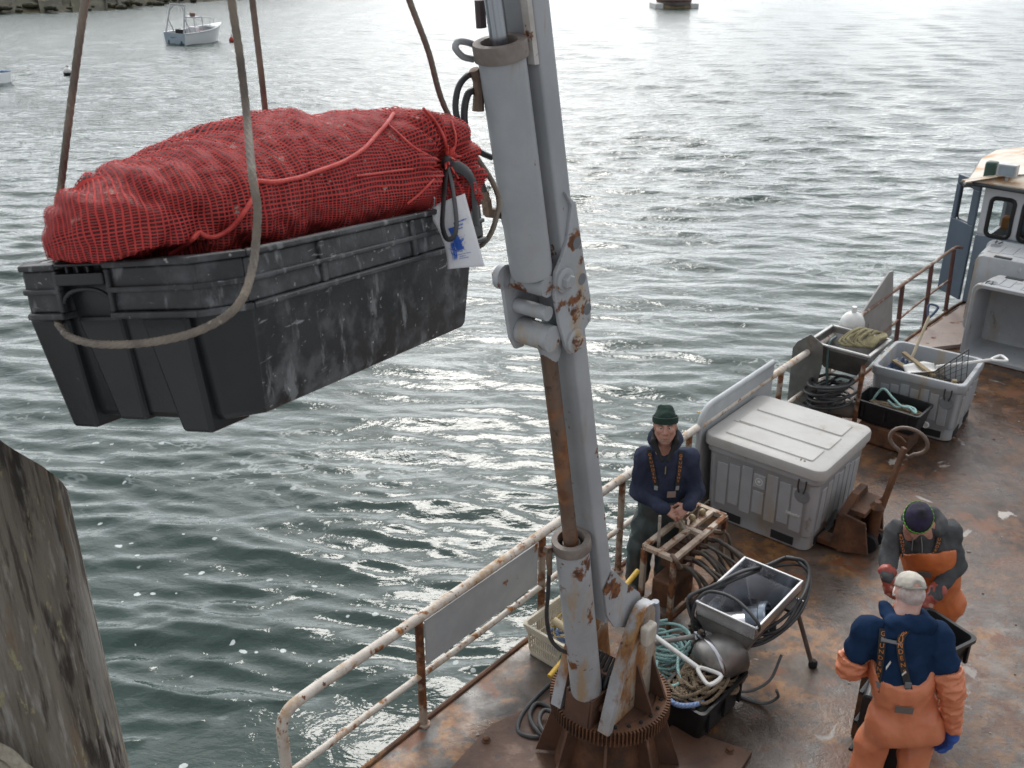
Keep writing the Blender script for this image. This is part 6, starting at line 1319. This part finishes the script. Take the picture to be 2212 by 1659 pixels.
def man_one():
    y = 6.93; f = V((-.13, -1, 0)).normalized(); rt = V((f.y, -f.x, 0)); J = dict(bf=f)
    J['head'] = aty(1437, 921, y - .08); J['hf'] = (f + V((-.02, 0, .13))); J['hu'] = V((-.06, -.05, 1)); J['hs'] = 1.05
    J['neck'] = aty(1437, 966, y - .02); J['chest'] = aty(1438, 1018, y); J['belly'] = aty(1430, 1078, y); J['pelvis'] = aty(1424, 1120, y + .02)
    J['shR'], J['shL'] = aty(1391, 988, y), aty(1488, 988, y - .02); J['elR'], J['elL'] = aty(1379, 1062, y - .03), aty(1502, 1060, y - .05); J['wrR'], J['wrL'] = aty(1437, 1099, y - .26), aty(1487, 1093, y - .27)
    fx, fy = 1.19, 6.95
    for s, o in (('R', -.11), ('L', .11)): J['hip' + s] = J['pelvis'] + V((o * .85, 0, -.05)); J['an' + s] = V((fx + o * 1.1, fy, .09)); J['kn' + s] = V((fx + o * 1.05, fy - .03, .50))
    J['handR'] = (V((.17, -.04, -.10)), V((.10, .5, -.85)), V((.55, -.2, .6)), (.35, .4, .45, .5)); J['handL'] = (V((-.14, -.05, -.09)), V((-.1, .6, -.6)), V((-.5, -.3, .6)), (.5, .55, .6, .65))
    def cloth(root, J, torso, arm, leg, body):
        q = J['q']; X = SDF(); torso(X, .020, 1.3); X.cap(J['belly'], J['pelvis'], .165, .17, .05, (f, 1.25))
        for s in 'RL': arm(X, s, .027, k=.05); X.cap(J['el' + s].lerp(J['wr' + s], .82), J['wr' + s].lerp(J['el' + s], .04), .052, .046, .015)
        X.ell(q(0, .05, -.145), (J['r'], J['f'], J['u']), (.055, .09, .085), .03, sub=True); X.cap(q(0, -.01, -.10), q(0, -.01, .0), .085, .075, .02, sub=True)
        hood = X.mesh('hooded_sweatshirt', M_hood1, root, .0095, wrinkle(.009, 3, .12, .6))
        Hd = SDF(); c = q(0, -.035, -.125)
        pts = [c + J['r'] * (.105 * math.cos(a)) + f * (.085 * math.sin(a)) + V((0, 0, -.045 * math.sin(a) + .015)) for a in [R(x) for x in range(130, 411, 18)]]
        for a, b in zip(pts, pts[1:]): Hd.cap(a, b, .030, None, .03)
        Hd.cap(q(-.06, -.1, -.16), q(.06, -.1, -.16), .05, None, .04); Hd.mesh('hood', M_hood1, hood, .009, wrinkle(.004, 4, .07))
        Li = SDF()
        for a, b in ((q(-.085, .03, -.11), q(-.02, .10, -.235)), (q(.085, .03, -.11), q(.02, .10, -.235)), (q(-.085, .03, -.11), q(-.085, -.04, -.07)), (q(.085, .03, -.11), q(.085, -.04, -.07))): Li.cap(a, b, .022, .016, .02)
        Li.mesh('collar_lining', mat('black lining', (.012, .012, .013), rough=.95), hood, .008)
        m = MB(); a = X.cast(1438, 1008, .004, 5); b = X.cast(1437, 1024, .004, 5); m.tube([a, b], .005, 6); m.build('zip_pull', mat('brass zip', (.4, .3, .15), rough=.4, metal=.7), hood)
        Bb = SDF(); torso(Bb, .036, 1.24); Bb.cap(J['hipR'], J['hipL'], .13, None, .06)
        for s in 'RL': leg(Bb, s, .045); Bb.cap(J['kn' + s], J['an' + s] + V((0, 0, .12)), .105, .10, .04)
        Bb.plane(J['belly'] + V((0, 0, .085)), (0, -.25, 1)); Bb.plane(V((0, 0, .14)), (0, 0, -1)); bib = Bb.mesh('bib_trousers', M_bib1, root, .011, wrinkle(.008, 5, .16))
        m = MB(); a = Bb.cast(1450, 1068, .004, 5); n = Bb.grad(a); s_ = n.cross(V((0, 0, 1))).normalized(); up = s_.cross(n); a = a + n * .003
        m.prism([a - s_ * .035 - up * .025, a + s_ * .035 - up * .025, a + s_ * .035 + up * .03, a - s_ * .035 + up * .03], n * .004); m.build('label_patch', mat('brown patch', (.28, .2, .17), rough=.7), bib, smooth=False)
        for pix in ([(1402, 972), (1405, 990), (1410, 1012), (1414, 1034), (1417, 1052)], [(1472, 974), (1470, 992), (1468, 1014), (1465, 1034), (1463, 1052)]): strap(hood, X, pix, 'GRUNDENS', .038, True, 5, .1, .86)
        for x, yy in ((1417, 1054), (1463, 1054)):
            m = MB(); a = X.cast(x, yy, .008, 5); n = X.grad(a); m.bar(a - V((0, 0, .02)), a + V((0, 0, .02)), .03, .01, n); m.build('strap_buckle', mat('grey buckle', (.3, .3, .3), rough=.4), bib, smooth=False, bevel=.003)
        Bn = SDF(); ax = (J['r'], J['f'], J['u']); Bn.ell(q(0, -.012, .062), ax, (.089, .107, .092), .02); Bn.cap(q(-.03, -.01, .14), q(.035, -.02, .145), .025, .022, .04); Bn.plane(q(0, .0, .045), -(J['u'] + J['f'] * -.12)); bn = Bn.mesh('knit_hat', M_green, root, .0065, wrinkle(.003, 6, .06))
        m = MB(); ring = [q(.0925 * math.cos(a), -.012 + .108 * math.sin(a), .056 + .013 * math.sin(a)) for a in [2 * math.pi * i / 40 for i in range(40)]]; m.loft([[p + J['u'] * z + (p - q(0, -.012, .06)).normalized() * o for p in ring] for z, o in ((-.028, -.006), (-.026, .003), (0, .005), (.024, .002), (.026, -.006))]); m.build('hat_cuff', M_green, bn)
        Hr = SDF()
        for sg in (-1, 1): Hr.cap(q(sg * .076, -.03, .02), q(sg * .074, -.05, -.05), .016, .014, .02); Hr.cap(q(sg * .076, .005, .028), q(sg * .074, .005, .005), .009, .006, .01)
        Hr.cap(q(-.07, -.06, -.04), q(.07, -.06, -.045), .025, None, .03); Hr.cap(q(.07, -.07, -.05), q(.095, -.075, -.065), .018, .008, .02); Hr.mesh('hair', mat('dark curly hair', (.035, .027, .022), (.06, .05, .042), scale=60, rough=.9, bump=.8, bscale=120), root, .006, wrinkle(.004, 7, .03))
        Bd = SDF(); Bd.cap(q(-.024, .080, -.088), q(.024, .080, -.088), .011, None, .01); Bd.cap(q(-.03, .079, -.07), q(-.034, .070, -.095), .007, None, .01); Bd.cap(q(.03, .079, -.07), q(.034, .070, -.095), .007, None, .01); Bd.cap(q(-.02, .066, -.112), q(.02, .066, -.112), .011, None, .02); Bd.mesh('goatee', mat('grey stubble', (.30, .21, .175), (.24, .155, .125), scale=60, rough=.9, bump=.5, bscale=200), root, .005)
        boots(root, J, MATS['dark green oilskin'])
    person('man in green knit hat, navy hooded sweatshirt and dark oilskin bibs, hands joined', J, cloth, base=V((fx, fy, 0)))
man_one()

def man_two():
    y = 5.98; f = V((-.33, -.95, 0)).normalized(); J = dict(bf=f)
    J['head'] = aty(1981, 1124, y - .16); hf = V((-.30, -.60, -.74)).normalized(); J['hf'] = hf; J['hu'] = V((-.2, -.62, .62)); J['hs'] = 1.0
    J['neck'] = aty(1996, 1140, y - .02); J['chest'] = aty(2004, 1185, y - .0); J['belly'] = aty(2014, 1240, y + .04); J['pelvis'] = aty(2018, 1290, y + .07)
    J['shR'], J['shL'] = aty(1937, 1150, y - .06), aty(2052, 1148, y - .0); J['elR'], J['elL'] = aty(1920, 1206, y - .12), aty(2066, 1222, y - .06); J['wrR'], J['wrL'] = aty(1916, 1246, y - .26), aty(2014, 1290, y - .26)
    fx, fy = 3.13, y + .10
    for s, o in (('R', -.12), ('L', .12)): J['hip' + s] = J['pelvis'] + V((o * .9, 0, -.05)); J['an' + s] = V((fx + o * 1.2, fy, .09)); J['kn' + s] = V((fx + o * 1.1, fy - .03, .48))
    J['handR'] = (V((.02, -.10, -.2)), V((.6, .3, 0)), V((.2, -.9, .2)), .45, .004); J['handL'] = (V((-.12, -.1, -.14)), V((-.2, .5, -.4)), V((-.3, -.6, .6)), .5, .004)
    def cloth(root, J, torso, arm, leg, body):
        q = J['q']; X = SDF(); torso(X, .018, 1.3)
        for s in 'RL': arm(X, s, .026, k=.05); X.cap(J['el' + s].lerp(J['wr' + s], .7), J['wr' + s].lerp(J['el' + s], .1), .054, .05, .015)
        X.ell(q(0, .05, -.12), (J['r'], J['f'], J['u']), (.05, .07, .06), .03, sub=True)
        hood = X.mesh('hooded_sweatshirt', M_hood2, root, .0095, wrinkle(.010, 13, .12, .6))
        Hd = SDF(); c = J['neck'] + V((0, .01, .035)); rt = V((-f.y, f.x, 0))
        pts = [c + rt * (.115 * math.cos(a)) + f * (-.09 * math.sin(a)) + V((0, 0, .05 * math.sin(a))) for a in [R(x) for x in range(-40, 221, 18)]]
        for a, b in zip(pts, pts[1:]): Hd.cap(a, b, .036, None, .035)
        Hd.cap(c - f * .10 + rt * .07 - V((0, 0, .03)), c - f * .10 - rt * .07 - V((0, 0, .03)), .06, None, .05); Hd.mesh('hood', M_hood2, hood, .009, wrinkle(.005, 14, .07))
        m = MB()
        for x0, x1, e in ((1990, 1992, 1222), (1972, 1970, 1190)): m.tube(smooth_path([X.cast(x0, 1160, .006, 5), X.cast(x1, 1185, .008, 5), X.cast(x1, e, .008, 5)], 4), .004, 6)
        m.build('draw_string', mat('grey string', (.25, .25, .25), rough=.8), hood)
        Bb = SDF(); torso(Bb, .036, 1.22); Bb.cap(J['hipR'], J['hipL'], .13, None, .06)
        for s in 'RL': leg(Bb, s, .045); Bb.cap(J['kn' + s], J['an' + s] + V((0, 0, .1)), .105, .10, .04)
        Bb.plane(aty(1985, 1196, y - .16), (-.12, .62, 1)); Bb.plane(V((0, 0, .14)), (0, 0, -1)); bib = Bb.mesh('bib_trousers', M_or, root, .011, wrinkle(.008, 15, .16))
        a = Bb.cast(1998, 1240, .004, 4); n = Bb.grad(a); s_ = n.cross(V((0, 0, 1))).normalized(); up = s_.cross(n); m = MB(); m.prism([a + n * .002 + s_ * i * .045 + up * j * .028 for i, j in ((-1, -1), (1, -1), (1, 1), (-1, 1))], n * .004); m.build('label_patch', M_patch, bib, smooth=False)
        strap(hood, X, [(1944, 1150), (1948, 1168), (1950, 1186), (1951, 1200)], 'RUNDENS', .038, True, 4.5, .05, .95); strap(hood, X, [(2030, 1150), (2027, 1170), (2020, 1190), (2012, 1208)], 'RUNDENS', .038, True, 4.5, .05, .95)
        Bn = SDF(); ax = (J['r'], J['f'], J['u']); Bn.ell(q(0, -.015, .055), ax, (.092, .111, .100), .02); Bn.cap(q(0, -.02, .135), q(0, -.03, .15), .035, .02, .04); Bn.plane(q(0, .0, .012), -(J['u'] + J['f'] * -.16))
        pm = mat('dark purple knit', (.022, .014, .05), (.012, .012, .018), scale=10, rough=.95, bump=.4, bscale=160); bn = Bn.mesh('knit_hat', pm, root, .0065, wrinkle(.003, 16, .06))
        dk = mat('black knit band', (.010, .010, .013), (.018, .017, .02), scale=20, rough=.95, bump=.3, bscale=160); m = MB(); el = lambda a, z, o: q((.0945 + o) * math.cos(a), -.013 + (.1135 + o) * math.sin(a), z + .016 * math.sin(a)); AA = [2 * math.pi * i / 48 for i in range(48)]
        m.loft([[el(a, z, o) for a in AA] for z, o in ((-.002, -.008), (.0, .0), (.03, .001), (.052, -.001), (.058, -.010))]); m.build('hat_band', dk, bn)
        m = MB(); gm = mat('lime knit pattern', (.13, .42, .05), rough=.9)
        for k in range(24):
            a0, a1, a2 = (2 * math.pi * (k + t) / 24 for t in (0, .5, 1.0))
            for lo, hi in ((.040, .054), (.050, .064)): m.tube([el(a0, lo, .003), el(a1, hi, .003), el(a2, lo, .003)], .0028, 5)
        m.build('lime_pattern', gm, bn)
        Hr = SDF(); Hr.cap(q(-.072, -.03, .0), q(-.07, -.04, -.05), .014, .012, .02); Hr.cap(q(.072, -.03, .0), q(.07, -.04, -.05), .014, .012, .02); Hr.mesh('hair', MATS['brow hair'], root, .007)
        for s in 'RL':
            G = SDF(); hand_prims(G, J['wr' + s], *J['hand' + s][:4], .008); G.cap(J['wr' + s].lerp(J['el' + s], .22), J['wr' + s], .066, .046, .02); G.mesh('rubber_glove', M_redg, root, .0065, wrinkle(.004, 17, .07))
        boots(root, J, MATS['dark green oilskin'])
    person('man in dark knit hat with lime pattern, grey hooded top and orange bibs, looking down', J, cloth, base=V((fx, fy, 0)))
man_two()

def man_three():
    J = {}; f = V((-.16, 1, 0)).normalized(); J['bf'] = f; y = 4.72
    J['head'] = aty(1964, 1282, y + .16); J['hf'] = V((-.08, .9, -.36)).normalized(); J['hu'] = V((0, .36, .9)); J['hs'] = 1.0
    J['neck'] = aty(1956, 1330, y + .10); J['chest'] = aty(1944, 1395, y + .05); J['belly'] = aty(1950, 1465, y); J['pelvis'] = aty(1956, 1545, y - .02)
    J['shL'], J['shR'] = aty(1873, 1362, y + .07), aty(2026, 1376, y + .03); J['elL'], J['elR'] = aty(1836, 1440, y + .06), aty(2054, 1486, y - .09); J['wrL'], J['wrR'] = aty(1880, 1440, y + .26), aty(2058, 1588, y - .10)
    for s, o in (('L', -.125), ('R', .125)): J['hip' + s] = J['pelvis'] + V((o * .85, 0, -.05)); J['an' + s] = V((J['pelvis'].x - .03 + o * 1.25, y - .01, .09)); J['kn' + s] = V((J['pelvis'].x - .01 + o * 1.15, y + .03, .49))
    J['handL'] = (V((.2, .1, -.02)), V((0, .3, -1)), V((0, .8, .6)), .5, .004); J['handR'] = (V((-.01, .05, -.2)), V((-.9, .2, -.1)), V((-.25, .85, -.1)), (.30, .36, .42, .5), .004)
    def cloth(root, J, torso, arm, leg, body):
        q = J['q']; X = SDF(); torso(X, .022, 1.25)
        for s in 'RL': X.cap(J['sh' + s], J['sh' + s].lerp(J['el' + s], .55), .092, .088, .06)
        X.plane(J['pelvis'] + V((0, 0, .06)), (0, 0, -1)); hood = X.mesh('hooded_sweatshirt', M_navy, root, .0095, wrinkle(.010, 23, .13, .5))
        Hd = SDF(); c = J['neck'] + V((0, -.035, -.003)); rt = V((f.y, -f.x, 0))
        for a, b, r_ in ((c - rt * .10 + V((0, -.045, .015)), c + rt * .11 + V((0, -.05, -.01)), .062), (c - rt * .13 + V((0, -.05, -.05)), c + rt * .14 + V((0, -.05, -.065)), .045), (c - rt * .10, c - rt * .09 + f * .12 + V((0, 0, .02)), .045), (c + rt * .11, c + rt * .09 + f * .12, .045)): Hd.cap(a, b, r_, None, .035)
        Hd.mesh('hood', M_navy, hood, .009, wrinkle(.008, 24, .09))
        # rubber sleeves over the arms
        for s in 'RL':
            Sl = SDF(); a = J['sh' + s].lerp(J['el' + s], .62 if s == 'R' else .70); Sl.cap(a, J['el' + s], .104, .088, .03); Sl.cap(J['el' + s], J['wr' + s].lerp(J['el' + s], .20), .082, .064, .03); n = (J['el' + s] - J['sh' + s]).normalized(); Sl.plane(a + n * .004, -n); Sl.mesh('rubber_sleeve', M_or3, root, .009, wrinkle(.010, 25, .10, 1.6))
            G = SDF(); hand_prims(G, J['wr' + s], *J['hand' + s][:4], .011, fingers=1.1); G.cap(J['wr' + s].lerp(J['el' + s], .3), J['wr' + s], .056, .044, .02); G.mesh('rubber_glove', M_blueg, root, .0065, wrinkle(.004, 26, .07))
        Bb = SDF(); torso(Bb, .038, 1.2); Bb.cap(J['hipR'] - f * .02, J['hipL'] - f * .02, .145, None, .06)
        for s in 'RL': leg(Bb, s, .040); Bb.cap(J['kn' + s], J['an' + s] + V((0, 0, .1)), .105, .10, .04)
        Bb.plane(aty(1940, 1492, y - .16), V((-.10, -.55, 1)).normalized()); Bb.plane(V((0, 0, .14)), (0, 0, -1)); bib = Bb.mesh('bib_trousers', M_or3, root, .010, wrinkle(.010, 27, .17))
        a = Bb.cast(1953, 1533, .004, 3); n = Bb.grad(a); s_ = n.cross(V((0, 0, 1))).normalized(); up = s_.cross(n); m = MB(); m.prism([a + n * .003 + s_ * i * .052 + up * j * .026 for i, j in ((-1, -1), (1, -1), (1, 1), (-1, 1))], n * .004); m.build('label_patch', M_patch, bib, smooth=False)
        strap(hood, X, [(1908, 1358), (1905, 1392), (1902, 1428), (1898, 1462), (1894, 1492)], 'GRUNDENS', .042, True, 3.5, .03, .76)
        strap(hood, X, [(1960, 1356), (1946, 1380), (1946, 1412), (1954, 1450), (1964, 1492)], 'GRUNDENS', .042, True, 3.5, .03, .80)
        gb = mat('grey webbing', (.16, .16, .17), rough=.7); m = MB(); P = [X.cast(x, yy, .011, 3.5) for x, yy in ((1903, 1381), (1925, 1386), (1948, 1390))]; m.tube(smooth_path(P, 4), .011, 8, flat=.35); m.build('cross_strap', gb, hood)
        for x, yy in ((1897, 1476), (1962, 1478)):
            a = X.cast(x, yy, .009, 3.5); n = X.grad(a); m = MB(); m.bar(a - V((0, 0, .03)), a + V((0, 0, .012)), .038, .012, n); m.build('strap_buckle', gb, bib, smooth=False, bevel=.003)
        for x, yy, l in ((1914, 1440, .05), (1948, 1456, .028)):
            a = X.cast(x, yy, .009, 3.5); n = X.grad(a); m = MB(); m.prism([a, a + V((.018, 0, l * .9)), a + V((.026, 0, l * .6)), a + V((.004, 0, -l * .5))], n * .003); m.build('care_tag', M_white, hood, smooth=False)
        Cp = SDF(); ax = (J['r'], J['f'], J['u']); Cp.ell(q(0, -.012, .052), ax, (.086, .108, .088), .02); Cp.plane(q(0, .0, .046), -(J['u'] + J['f'] * .12)); Cp.ell(q(0, -.116, .078), ax, (.034, .03, .030), .006, sub=True); cp = Cp.mesh('cap', M_cap, root, .006, wrinkle(.002, 28, .05))
        m = MB(); m.sheet(lambda u_, v_: q((v_ - .5) * .15 * (1 - .3 * u_ * u_), .085 + .075 * u_ - .11 * (v_ - .5) ** 2 * 2, .028 - .02 * u_ - .05 * (v_ - .5) ** 2 * 4), 6, 10); m.build('peak', M_cap, cp, sharp=180, solid=.004)
        m = MB(); m.tube(smooth_path([q(-.074, -.062, .056), q(-.042, -.102, .060), q(0, -.118, .062), q(.042, -.102, .060), q(.074, -.062, .056)], 5), .0085, 8, flat=.4); m.build('cap_strap', mat('darker cap strap', (.26, .24, .21), rough=.8), cp)
        Hr = SDF(); Hr.ell(q(0, -.020, .010), ax, (.0795, .099, .080), .02); Hr.plane(q(0, -.015, 0), J['f']); Hr.plane(q(0, -.1, -.058), -J['u'] - J['f'] * .3); Hr.mesh('short_hair', mat('cropped grey hair', (.50, .44, .42), (.40, .30, .27), scale=30, rough=.9, bump=.4, bscale=220), root, .006)
        boots(root, J, MATS['dark green oilskin'])
    person('man seen from behind in beige cap, navy hooded top and faded orange bibs', J, cloth, face=True, skin=SKIN3, base=V((J['pelvis'].x, y, 0)))
man_three()
